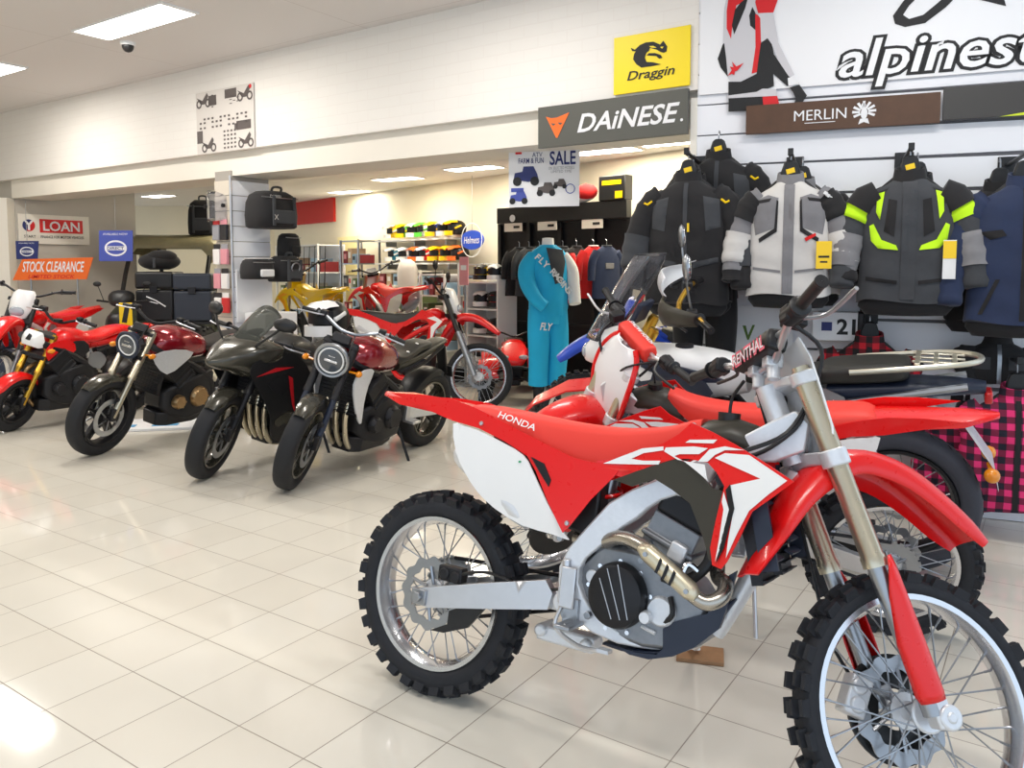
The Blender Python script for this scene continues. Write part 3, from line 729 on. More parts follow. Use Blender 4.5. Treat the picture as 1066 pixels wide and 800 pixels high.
# transpose so that each section is a ring
cs = [catmull([r[k] for r in secs], 3) for k in range(11)]
MB().loft([[cs[k][i] for k in range(11)] for i in range(len(cs[0]))]).build('seat', RED2, bike, ang=60)
def side_text(txt, mt, parent, a, b, h, y, up=V((0, .15, 1)), **kw):
    """lettering along the right flank from photo point a to photo point b"""
    p, q = bp(*a, y), bp(*b, y); d = q-p
    m = plane_mtx((p+q)/2, d, up)
    return text(txt, mt, parent, m, w=d.length, h=h, **kw)
seat_o = [o for o in bike.children if o.name.startswith('seat')][0]
side_text('HONDA', WHITE, seat_o, (521, 433), (559, 447.5), .022, -.1, bold=.01, depth=.012, up=V((0, .45, 1)))
# --- side cover and number plate (both flanks)
def lerp(x, x0, x1, a, b): t = max(0, min(1, (x-x0)/(x1-x0))); return a+(b-a)*t
y_plate = lambda a, b: lerp(a, .1, .55, .128, .142)+.012*math.sin(max(0, min(1, (b-.6)/.35))*PI)
mirror_sheet(bike, 'number_plate', sm(B2([(471, 441), (482, 443.5), (497, 448), (524, 461), (546, 474), (556, 490), (571, 522), (590, 557), (592, 562), (575, 556), (544, 547), (515, 529), (497, 511), (485, 492), (475, 470)], -.135), 2), y_plate, WHITE, thick=.006)
y_cov = lambda a, b: lerp(b, .65, .97, .155, .112)-.01*max(0, a-.5)
mirror_sheet(bike, 'side_cover', B2([(406, 409), (440, 411), (470, 416), (492, 424), (530, 443), (565, 461), (598, 477), (615, 481), (648, 486), (640, 497), (618, 520), (598, 547), (591, 554), (574, 522), (560, 491), (550, 475), (526, 460), (498, 446), (470, 438), (440, 425)], -.125), y_cov, RED, thick=.005, lift=.004)
vent = B2([(552, 476), (566, 483), (574, 500), (572, 507), (562, 492)], -.14)
mirror_sheet(bike, 'vent', vent, y_cov, DARK, lift=.007, thick=.003)
for px, py, y in ((501, 441, -.125), (590, 545, -.158), (722, 443, -.11)):
    q = bp(px, py, y); MB().lathe([(.001, .006), (.006, .005), (.008, 0)], q+V((0, .001, 0)), (0, -1, 0), 14).build('bolt', ALU, bike)
q = bp(541, 481, -.15); MB().cyl(q+V((0, .004, 0)), q-V((0, .003, 0)), .0035, n=10).build('sticker', GREEN, bike)
# --- mufflers
for sd in (-1, 1):
    a, b = bp(473, 474, -.12), bp(520, 520, -.12); a.y = sd*.085; b.y = sd*.1; a.z += .01; b.z += .015
    b = b+(b-a)*1.0; d = (b-a).normalized()
    m = MB().lathe([(.012, -.01), (.024, -.01), (.036, .01), (.04, .04), (.042, .3), (.03, .36), (.012, .36)], a, d, 24, loop=True); m.build('muffler', ALUC, bike)
# --- shock and linkage
a, b = V((.55, .0, .42)), V((.6, 0, .82)); pts = []
for i in range(72): t = i/71; e = a+(b-a)*t; pts.append(e+V((.04*math.cos(t*14*PI), .04*math.sin(t*14*PI), 0)))
MB().tube(pts, .007, 6).build('shock_spring', RED, bike); MB().cyl(a, b, .022).build('shock_body', STEEL, bike)
MB().box((.5, 0, .3), (.2, .06, .05)).cyl((.42, -.05, .31), (.42, .05, .31), .02).cyl((.58, -.05, .3), (.58, .05, .3), .02).build('linkage', ALUC, bike, bevel=.008)
# inner fender / air box behind the plate
MB().loft([[V((x, y, z)) for y in (-w_, w_) for z in ((z0, z1) if y < 0 else (z1, z0))] for x, w_, z0, z1 in ((.18, .06, .8, .93), (.4, .085, .66, .93), (.6, .08, .62, .86))]).build('air_box', BLACK, bike, bevel=.01)
# --- frame : twin spars, cradle
sp_o = B2([(797, 438), (822, 426), (838, 440), (832, 470), (800, 482), (770, 480), (742, 487), (722, 523), (700, 517), (684, 522), (672, 530), (660, 541), (645, 551), (628, 566), (610, 582), (603, 593), (602, 607), (607, 622), (616, 636), (630, 650), (645, 660), (666, 668), (687, 669), (690, 674), (683, 680), (662, 677), (640, 672), (615, 660), (598, 645), (586, 629), (581, 607), (582, 590), (592, 570), (610, 549), (632, 524), (655, 510), (680, 499), (712, 482), (745, 465), (775, 450)], -.115)
y_fr = lambda a, b: lerp(a, .55, 1.15, .118, .05)
for sd in (-1, 1):
    MB().panel(sp_o, lambda a, b, th, sd=sd: V((a, sd*(y_fr(a, b)-th), b)), .04, .034).build('frame_spar', ALUC, bike, ang=40, bevel=.006)
MB().cyl(V((1.145, 0, .92)), V((1.052, 0, 1.13)), .034, n=20).build('head_tube', ALUC, bike)
MB().tube([(1.15, 0, .9), (1.1, 0, .72), (1.0, .0, .5), (.96, 0, .42)], [.028, .026, .026, .024], 12, smooth=4).build('down_tube', ALUC, bike)
for px, py in ((583.5, 560), (612, 641), (588, 640)):
    q = bp(px, py, -.122); MB().cyl(q+V((0, .01, 0)), q-V((0, .008, 0)), .012, n=6).build('bolt', STEEL, bike, bevel=.002)
# --- engine
ex = .72
MB().loft([[V((x, y, z)) for y, z in ((-w_, z0), (-w_, z1), (w_, z1), (w_, z0))] for x, w_, z0, z1 in ((.56, .09, .42, .56), (.64, .1, .37, .62), (.78, .1, .355, .62), (.9, .095, .37, .55), (.95, .08, .4, .5))]).build('crankcase', ENG, bike, bevel=.012)
def cap(name, px, py, rx, rz, y0, y1, mt, rot=0, n=36, steps=((1, 0), (1, .6), (.93, .9), (.8, 1.0))):
    c = bp(px, py, (y0+y1)/2); secs = []
    for k, t in steps:
        secs.append([V((c.x+(rx*k*math.cos(a)*math.cos(rot)-rz*k*math.sin(a)*math.sin(rot)), y0+(y1-y0)*t, c.z+(rx*k*math.cos(a)*math.sin(rot)+rz*k*math.sin(a)*math.cos(rot)))) for a in [2*PI*i/n for i in range(n)]])
    return MB().loft(secs).build(name, mt, bike, ang=40)
cap('clutch_cover', 643, 620, .088, .094, -.08, -.148, DARK)
cc = [o for o in bike.children if o.name.startswith('clutch_cover')][0]
for a, b in (((632, 592), (645, 646)), ((624, 602), (636, 645)), ((643, 588), (653, 646))):
    p, q = bp(*a, -.149), bp(*b, -.149); MB().cyl(p, q, .0014, n=5).build('accent_line', ALU, cc)
cap('clutch_rim', 646, 622, .105, .108, -.06, -.095, ALUC)
for k in range(9):
    a = 2*PI*k/9+.2; q = bp(645, 621, -.095); MB().cyl((q.x+.099*math.cos(a), -.09, q.z+.101*math.sin(a)), (q.x+.099*math.cos(a), -.106, q.z+.101*math.sin(a)), .007, n=6).build('engine_bolt', CHROME, bike)
for k in range(4): MB().tube([bp(668+6*k, 652-9*k, -.1), bp(682+5*k, 660-9*k, -.104)], .006, 7).build('casting_rib', ALUC, bike)
MB().tube([bp(694, 590, -.11), bp(706, 604, -.125), bp(716, 588, -.11), bp(728, 596, -.1)], .009, 8, smooth=5).build('coolant_pipe', CHROME, bike)
MB().box(bp(706, 575, -.095), (.05, .03, .05), Matrix.Rotation(.35, 3, 'Y')).build('cam_holder', ALUC, bike, bevel=.006)
MB().tube([bp(690, 650, -.1), bp(700, 640, -.11), bp(698, 622, -.1)], .008, 8, smooth=4).build('water_hose', BLACK, bike)
cap('oil_cap', 674, 642, .019, .019, -.08, -.135, ALUC, n=20)
cap('ignition_cover', 668, 634, .07, .08, -.06, -.085, ENG)
cap('water_pump', 690, 636, .045, .045, -.06, -.11, ALUC)
# barrel leaning forward and its head
d = V((.16, 0, .42)).normalized(); o_ = V((.79, 0, .56)); u_ = V((d.z, 0, -d.x))
secs = [[o_+d*t+u_*a*k+V((0, b*k, 0)) for a, b in ((-.075, -.085), (.075, -.085), (.075, .085), (-.075, .085))] for t, k in ((0, 1), (.09, 1), (.092, 1.12), (.105, 1.12), (.107, 1), (.17, 1))]
MB().loft(secs).build('cylinder', ENG, bike, bevel=.008)
secs = [[o_+d*t+u_*a*k+V((0, b*k, 0)) for a, b in ((-.072, -.082), (.072, -.082), (.072, .082), (-.072, .082))] for t, k in ((.17, 1.05), (.235, 1.0), (.25, .85))]
MB().loft(secs).build('cylinder_head', DARK, bike, bevel=.01)
for k in range(6):
    q = o_+d*(.02+.028*(k % 3))+V((0, -.088, 0))+u_*(-.045 if k < 3 else .045); MB().cyl(q, q-V((0, .012, 0)), .009, n=6).build('engine_bolt', STEEL, bike)
MB().tube([bp(690, 600, -.1), bp(712, 606, -.1), bp(735, 590, -.09), bp(742, 570, -.07)], .016, 10, smooth=5).build('radiator_hose', BLACK, bike)
MB().tube([bp(607, 574, -.06), bp(630, 566, -.07), bp(660, 560, -.06)], .02, 10, smooth=4).build('throttle_body', ENG, bike)
MB().tube([bp(603, 590, -.09), bp(616, 577, -.1), bp(626, 560, -.09)], .007, 8, smooth=5).build('hose', BLACK, bike)
cap('starter_cover', 618, 600, .022, .022, -.07, -.1, ALUC, n=18); cap('sprocket_cover', 612, 606, .04, .04, -.05, -.085, ENG)
# exhaust header looping down the front, with a drilled heat shield
pts = [bp(747, 599, -.06), bp(755, 608, -.1), bp(752, 621, -.14), bp(738, 628, -.165), bp(724, 622, -.17), bp(700, 600, -.17), bp(680, 578, -.165), bp(664, 566, -.15), bp(645, 560, -.12), bp(622, 566, -.07), bp(600, 560, -.05)]
MB().tube([V((.96, -.03, .66))]+pts, [.02, .021, .021, .021, .021, .021, .021, .021, .021, .021, .022, .022], 14, smooth=5).build('exhaust_header', TITAN, bike)
e0, e1 = bp(664, 570, -.2), bp(723, 624, -.2)
dd = (e1-e0).normalized(); nn = V((dd.z, 0, -dd.x)); secs = []
for t in (0, .12, .5, .88, 1):
    p = e0+(e1-e0)*t; k = .55 if t in (0, 1) else 1
    secs.append([p+nn*(.028*k*math.sin(a))+V((0, .03*(1-math.cos(a)), 0)) for a in [(-80+160*i/8)*PI/180 for i in range(9)]])
sh = MB().loft(secs, cap=False, closed=False).build('heat_shield', SHIELD, bike); sm_ = sh.modifiers.new('s', 'SOLIDIFY'); sm_.thickness = .002
for t in (.36, .48, .6):
    p = e0+(e1-e0)*t+V((0, -.002, 0)); MB().loft([[p+dd*a+nn*b+V((0, yy, 0)) for a, b in ((-.006, -.022), (.004, -.02), (.012, .018), (.004, .02))] for yy in (0, -.0015)]).build('slot', DARK, sh)
for t in (.14, .86): 
    p = e0+(e1-e0)*t; MB().cyl(p, p-V((0, .006, 0)), .007, n=6).build('bolt', STEEL, sh)
# skid plate
sk = B2([(641, 673), (662, 680), (683, 682), (690, 676), (690, 655), (700, 648), (735, 640), (747, 620), (757, 600), (764, 596), (756, 630), (747, 656), (722, 675), (700, 684), (675, 687), (655, 682)], -.1)
for sd in (-1, 1): MB().panel(sk, lambda a, b, th, sd=sd: V((a, sd*(.1-.04*max(0, (a-.9))*4-th), b)), .03, .02).build('skid_plate_wing', BLUEBLK, bike, ang=40)
MB().grid(lambda u, v: (lambda q: V((q.x, (v-.5)*.2*(1-.3*u), q.z)))(V((.66, 0, .335))*(1-u)**2+V((.9, 0, .30))*2*u*(1-u)+V((1.02, 0, .53))*u*u), 8, 4).build('skid_plate', BLUEBLK, bike).modifiers.new('s', 'SOLIDIFY').thickness = .006
# foot pegs and pedals
for sd in (-1, 1):
    MB().box((.58, sd*.17, .385), (.05, .1, .012)).cyl((.58, sd*.1, .385), (.58, sd*.2, .385), .008).box((.56, sd*.115, .41), (.05, .03, .08)).build('foot_peg', STEEL, bike, bevel=.003)
MB().tube([(.53, -.13, .42), (.52, -.135, .36), (.6, -.14, .325), (.68, -.145, .33)], .007, 8, smooth=5).box((.69, -.15, .335), (.035, .03, .01)).build('brake_pedal', ALU, bike)
MB().box((.548, -.135, .48), (.05, .012, .12)).build('heel_guard', ALU, bike, bevel=.004)
MB().box((.54, -.12, .455), (.05, .03, .05)).cyl((.54, -.12, .43), (.53, -.12, .56), .014).build('master_cylinder', ALU, bike, bevel=.004)
# --- tank top, black duct, shrouds, radiators
secs = []
for x, z, w_ in ((.83, .985, .07), (.9, 1.02, .085), (.98, 1.03, .085), (1.04, 1.015, .06), (1.06, .99, .04)):
    secs.append([V((x, w_*math.cos(a), z-.06+.06*math.sin(a)*(1 if math.sin(a) > 0 else .6))) for a in [2*PI*i/16 for i in range(16)]])
MB().loft(secs).build('fuel_tank', OLIVE, bike)
MB().cyl((.95, 0, 1.02), (.95, 0, 1.045), .032, n=20).tube([(.95, 0, 1.04), (.955, 0, 1.09), (.99, -.02, 1.14)], .005, 8, smooth=4).build('fuel_cap', BLACK, bike)
y_duct = lambda a, b: lerp(a, .66, 1.05, .13, .2)
mirror_sheet(bike, 'frame_guard', B2([(634, 500), (660, 491), (690, 482), (704, 478), (722, 484), (744, 508), (758, 512), (756, 540), (748, 586), (741, 582), (735, 560), (720, 524), (700, 510), (681, 499), (655, 507)], -.16), y_duct, OLIVE, thick=.006)
q = bp(712, 496, -.16); MB().cyl(q, q-V((0, .008, 0)), .009, n=14).build('bolt', BLACK, bike)
q = bp(753, 499, -.19); MB().cyl(q+V((0, .05, 0)), q-V((0, .004, 0)), .021, n=18).build('radiator_cap', DARK, bike)
y_sh = lambda a, b: lerp(a, .7, 1.2, .118, .25)+.012*math.sin(max(0, min(1, (b-.6)/.4))*PI)
SH = [(612, 480), (640, 478), (662, 470), (685, 462), (704, 452), (718, 440), (742, 450), (768, 463), (800, 481), (833, 501), (812, 516), (788, 532), (775, 558), (760, 584), (753, 592), (743, 588), (741, 570), (748, 540), (757, 506), (748, 492), (738, 482), (716, 478), (700, 478), (676, 484), (650, 495), (640, 498), (622, 492)]
mirror_sheet(bike, 'radiator_shroud', B2(SH, -.185), y_sh, RED, thick=.005)
def graphic(pts, mt, lift=.003, name='shroud_graphic', yb=None, y=-.185): return mirror_sheet(bike, name, B2(pts, y), yb or y_sh, mt, lift=lift, thick=.002, step=.025)
graphic([(746, 477), (757, 472), (784, 474), (805, 487), (826, 500), (806, 514), (785, 531), (771, 556), (759, 580), (762, 560), (768, 531), (765, 514), (764, 505), (797, 498), (770, 487)], WHITE)
graphic([(764, 504), (769, 529), (757, 570), (748, 586), (752, 570), (763, 530), (759, 510)], DARK, .005)
graphic([(757, 512), (763, 530), (752, 572), (747, 584), (752, 560), (757, 530), (755, 522)], WHITE, .005)
graphic([(620, 483), (640, 475), (662, 467), (687, 465), (687, 469), (664, 472), (650, 478), (664, 480), (684, 480), (682, 484), (655, 484)], WHITE)
graphic([(688, 470), (690, 466), (722, 465), (738, 467), (728, 473), (706, 473), (700, 475), (712, 481), (722, 488), (742, 503), (744, 506), (738, 499), (735, 484), (704, 479)], WHITE, .0035)
graphic([(727, 481), (740, 468), (757, 465), (779, 469), (757, 469), (746, 474), (738, 481)], WHITE, .0035)
graphic([(712, 461), (717, 458), (748, 458), (744, 462)], WHITE)
graphic([(620, 487), (640, 489), (650, 490), (640, 491)], RED2)
for sd in (-1, 1):
    mb = MB(); c = V((1.07, sd*.11, .75)); rot = Matrix.Rotation(R(-14), 3, 'Y')
    mb.box(c, (.03, .12, .3), rot)
    for k in range(13): mb.box(c+rot @ V((.02, 0, -.14+k*.0233)), (.02, .128, .004), rot)
    mb.build('radiator', DARK, bike, smooth=False)
    mb = MB()
    for k in range(7): mb.box(c+rot @ V((.04, sd*.0, -.09+k*.036)), (.025, .115, .006), rot @ Matrix.Rotation(R(35), 3, 'Y'))
    mb.box(c+rot @ V((.04, sd*.065, .02)), (.045, .012, .27), rot); mb.build('radiator_louvre', BLUEBLK, bike, smooth=False)
# --- steered front end
def F2(x, z): return (x, z)
topc, lug = V((1.094, 0, 1.147)), V((1.447, 0, .345))
ft = bike
for sd in (-1, 1):
    y = sd*.105
    fork_leg(ft, y, (1.094, 1.147), (1.452, .345), .0285, .0235, MS_, FORKG, STEEL, split=.6)
    lg = tf(MB(), MS_); lg.box((1.462, y, .36), (.045, .045, .085), Matrix.Rotation(-RK, 3, 'Y')).cyl((1.482, y-.028, .345), (1.482, y+.028, .345), .03, n=20).cyl((1.482, y-.032, .345), (1.482, y+.032, .345), .016, n=6)
    lg.build('axle_lug', ALUC, ft, bevel=.006)
    # fork guard : half-round red sleeve ending in a pointed top
    a, b = V((1.31, y, .69)), V((1.445, y, .375)); d = (b-a).normalized(); u = V((d.z, 0, -d.x)); u = -u if u.x < 0 else u
    def gsec(t, a0, a1, r): p = a+(b-a)*t; return [p+(u*math.cos(q)+V((0, sd, 0))*math.sin(q))*r for q in [a0+(a1-a0)*i/8 for i in range(9)]]
    g = tf(MB(), MS_).loft([gsec(0, .9, 1.3, .036), gsec(.1, .5, 1.7, .038), gsec(.28, -.2, 2.3, .039), gsec(.6, -.5, 2.9, .04), gsec(.95, -.5, 3.0, .039), gsec(1, -.3, 2.8, .037)], cap=False, closed=False).build('fork_guard', RED, ft)
    g.modifiers.new('s', 'SOLIDIFY').thickness = .004
    for nm, t in (('fork_clamp_upper', .04), ('fork_clamp_lower', .27)): pass
def clamp(nm, z, mt, hh):
    t = (1.147-z)/(1.147-.345); cx = 1.094+(1.452-1.094)*t
    mb = tf(MB(), MS_); ax_ = V((-math.sin(RK), 0, math.cos(RK)))
    for sd in (-1, 1): mb.cyl(V((cx, sd*.105, z))-ax_*hh/2, V((cx, sd*.105, z))+ax_*hh/2, .037, n=24)
    cx2 = 1.592-math.tan(RK)*z
    q = [V((cx2-.03, -.04, z)), V((cx-.01, -.1, z)), V((cx+.02, -.1, z)), V((cx2+.02, -.03, z)), V((cx2+.02, .03, z)), V((cx+.02, .1, z)), V((cx-.01, .1, z)), V((cx2-.03, .04, z))]
    mb.plate([p-ax_*hh*.4 for p in q], ax_*hh*.8); mb.build(nm, mt, ft, bevel=.004)
clamp('upper_triple_clamp', 1.128, ALUC, .035); clamp('lower_triple_clamp', .925, ALUC, .045)
# front brake caliper on the far leg
tf(MB(), MS_).box((1.36, .078, .36), (.06, .05, .1), Matrix.Rotation(.3, 3, 'Y')).cyl((1.36, .1, .385), (1.36, .045, .385), .022).cyl((1.355, .1, .34), (1.355, .045, .34), .022).build('front_caliper', ALUC, ft, bevel=.006)
tf(MB(), MS_).tube([(1.36, .1, .41), (1.31, .12, .5), (1.27, .13, .65), (1.2, .12, .85), (1.1, .1, 1.05), (1.02, .05, 1.2)], .005, 8, smooth=5).build('brake_hose', BLACK, ft)
mb = tf(MB(), MS_).lathe([(.05, 0), (.125, 0), (.135, .004), (.135, .012), (.125, .012), (.05, .008)], (1.482, .085, .345), (0, 1, 0), 40, loop=True); mb.build('disc_cover', BLACK, ft)
# front fender: an arched channel under the lower clamp
path = [(1.015, .60, .06, .0), (1.06, .715, .075, .012), (1.115, .83, .085, .02), (1.19, .93, .09, .03), (1.27, .975, .088, .03), (1.36, .978, .086, .03), (1.45, .955, .083, .028), (1.54, .905, .08, .025), (1.62, .848, .078, .022), (1.668, .805, .07, .014)]
secs = []
P3d = [V((a, 0, b)) for a, b, _, _ in path]
for i, (x, z, w_, dr) in enumerate(path):
    t = (P3d[min(i+1, len(path)-1)]-P3d[max(0, i-1)]).normalized(); n_ = V((-t.z, 0, t.x)); p = P3d[i]
    o_s = [(-1, -dr*2.2), (-.98, -dr*1.0), (-.8, -dr*.15), (-.4, .004), (0, .008), (.4, .004), (.8, -dr*.15), (.98, -dr*1.0), (1, -dr*2.2)]
    secs.append([p+V((0, k*w_, 0))+n_*q for k, q in o_s]+[p+V((0, k*(w_-.006), 0))+n_*(q-.006) for k, q in reversed(o_s)])
cs = [catmull([r[k] for r in secs], 3) for k in range(len(secs[0]))]
tf(MB(), MS_).loft([[cs[k][i] for k in range(len(cs))] for i in range(len(cs[0]))]).build('front_fender', RED, ft, ang=50)
# front number plate, seen edge-on
npx = [(1.225, .9), (1.2, 1.0), (1.165, 1.1), (1.135, 1.18), (1.1, 1.23)]
tf(MB(), MS_).loft([[V((x+.02*(1-(k/4)**2)-.03, k/4*.14*(.75 if j == 0 else 1), z)) for k in range(-4, 5)]+[V((x+.02*(1-(k/4)**2)-.036, k/4*.14*(.75 if j == 0 else 1), z)) for k in range(4, -5, -1)] for j, (x, z) in enumerate(npx)]).build('front_number_plate', WHITE, ft, ang=50)
# handlebar, crossbar pad, grips, levers
bar = [(.985, -.40, 1.262), (.995, -.27, 1.25), (1.015, -.17, 1.235), (1.03, -.1, 1.2), (1.04, -.05, 1.18), (1.04, .05, 1.18), (1.03, .1, 1.2), (1.015, .17, 1.235), (.995, .27, 1.25), (.985, .40, 1.262)]
tf(MB(), MS_).tube(bar, .0115, 12, smooth=3).build('handlebar', ALU, ft)
tf(MB(), MS_).tube([(1.018, -.16, 1.232), (1.02, 0, 1.236), (1.018, .16, 1.232)], .009, 10).build('crossbar', ALU, ft)
pad = tf(MB(), MS_); secs = []
for y, k in ((-.115, .7), (-.11, 1), (.11, 1), (.115, .7)): secs.append([V((1.022+a*k, y, 1.225+b*k)) for a, b in ((-.03, -.028), (-.034, 0), (-.028, .028), (0, .034), (.026, .026), (.03, -.006), (.024, -.034), (0, -.034))])
pad = pad.loft(secs).build('crossbar_pad', BLACK, ft, bevel=.006)
PINK = mat('pink_print', s(240, 110, 130), .5)
# lettering faces the rider
pm = MS_ @ plane_mtx((.987, .0, 1.216), (0, -1, 0), (-.12, 0, 1))
text('RENTHAL', PINK, pad, pm, w=.2, h=.042, bold=.03, depth=.0025); text('RENTHAL', PAPER, pad, pm, w=.19, h=.03, bold=.005, depth=.0035)
for sd in (-1, 1):
    knurled_grip(ft, (.996, sd*.275, 1.2505), (.983, sd*.405, 1.2625), MS_)
    tf(MB(), MS_).box((1.0, sd*.225, 1.247), (.05, .045, .045)).cyl((1.0, sd*.2, 1.247), (1.0, sd*.27, 1.248), .026, n=18).build('control_housing', DARK, ft, bevel=.006)
    lever(ft, (1.03, sd*.21, 1.25), (1.075, sd*.27, 1.25), (1.07, sd*.41, 1.262), MS_, ALU if sd < 0 else BLACK)
tf(MB(), MS_).box((1.035, -.17, 1.262), (.06, .05, .04)).build('brake_reservoir', DARK, ft, bevel=.006)
for y in (-.045, .045): tf(MB(), MS_).cyl((1.045, y, 1.13), (1.04, y, 1.2), .018, n=14).box((1.04, y, 1.185), (.05, .035, .04)).build('bar_mount', ALUC, ft, bevel=.004)
tf(MB(), MS_).tube([(1.0, -.2, 1.24), (1.12, -.16, 1.2), (1.13, -.1, 1.1), (1.08, -.06, .98), (.95, -.06, .9)], .006, 8, smooth=5).build('throttle_cable', BLACK, ft)
tf(MB(), MS_).tube([(1.0, .2, 1.24), (1.12, .1, 1.18), (1.12, .04, 1.08), (1.0, .05, .95)], .005, 8, smooth=5).build('clutch_cable', BLACK, ft)
MB().tube([bp(757, 474, -.07)+V((0, 0, -.02)), bp(795, 470, -.07), bp(828, 446, -.06), bp(838, 425, -.05)], .006, 8, smooth=5).build('wiring_loom', BLACK, bike)
# triangular stand with its foot on a scrap of wood
ftc = on_z(729, 684); wd = math.atan2(-.3, .9)
tag(MB().box((0, 0, .008), (.17, .12, .016)).build('wood_block', WOOD, bevel=.003, loc=(ftc.x, ftc.y, 0)), 'small scrap of brown wood on the tiles under the front motocross bike', 'block')
bpy.data.objects['wood_block'].rotation_euler.z = -.25
inv = MB_.inverted()
a = inv @ V((ftc.x-.02, ftc.y, .03)); b = V((.95, .05, .42))
MB().tube([b, b+(a-b)*.9, a], .008, 8).cyl(a+V((0, 0, .004)), a-V((0, 0, .0)), .02, n=14).build('prop_stand', WHITE, bike)
# ------------------------------------------------------------------ other motorcycles
def bodyloft(st, n=22, e=2.4, T=None, sub=3):
    """stations (x, z centre, half width, up, down) -> rounded body"""
    secs = []
    for x, zc, w_, hu, hd in st:
        r = []
        for i in range(n):
            a = 2*PI*i/n; ca, sa = math.cos(a), math.sin(a)
            r.append(V((x, w_*math.copysign(abs(ca)**(2/e), ca), zc+(hu if sa > 0 else hd)*math.copysign(abs(sa)**(2/e), sa))))
        secs.append(r)
    if sub:
        cs = [catmull([r[k] for r in secs], sub) for k in range(n)]
        secs = [[cs[k][i] for k in range(n)] for i in range(len(cs[0]))]
    return tf(MB(), T).loft(secs)
def mudguard(root, name, c, r, w_, a0, a1, mt, T=None, n=14, side=.04, th=.004):
    secs = []
    for i in range(n+1):
        a = R(a0+(a1-a0)*i/n); k = 1-.35*(abs(i/n-.5)*2)**4
        e = V((math.cos(a), 0, math.sin(a))); c_ = V(c)
        o = [c_+e*(r-side*.9)+V((0, -w_*k, 0)), c_+e*(r-.012)+V((0, -w_*k*.92, 0)), c_+e*r+V((0, -w_*k*.55, 0)), c_+e*(r+.004), c_+e*r+V((0, w_*k*.55, 0)), c_+e*(r-.012)+V((0, w_*k*.92, 0)), c_+e*(r-side*.9)+V((0, w_*k, 0))]
        q = [p+(c_+V((0, p.y-c_.y, 0))-p).normalized()*th for p in reversed(o)]
        secs.append(o+q)
    return tf(MB(), T).loft(secs).build(name, mt, root, ang=50)
def side_panel(root, name, pts, yb, mt, sides=(-1, 1), thick=.006, step=.04, smn=2, lift=0.0):
    return mirror_sheet(root, name, sm(pts, smn) if smn else pts, yb, mt, thick=thick, step=step, sides=sides, lift=lift)
def rider_mirror(root, base, top, T, mt=None, r=(.055, .02, .036), glass=True, yaw=0.0):
    b, t_ = V(base), V(top)
    o = tf(MB(), T).tube([b, b+(t_-b)*.5+V((0.01, 0, .02)), t_], .0055, 8, smooth=4).ell(t_, (r[1], r[0], r[2]), Matrix.Rotation(yaw, 3, 'Z'), 20, 10).build('mirror', mt or BLACK, root)
    if glass: tf(MB(), T).ell(t_+V((-r[1]*.55, 0, 0)), (r[1]*.6, r[0]*.88, r[2]*.85), Matrix.Rotation(yaw, 3, 'Z'), 18, 8).build('mirror_glass', CHROME, o)
    return o
def pose(name, label, rear, front_dir, lean, group=None, scale=None):
    t = thing(name, label, 'motorcycle', (rear.x, rear.y, 0), math.atan2(front_dir.y, front_dir.x), group, rx=-lean)
    if scale: t.scale = (scale,)*3
    return t
MIRG = mat('mirror_glass', s(150, 158, 172), .08, .9)
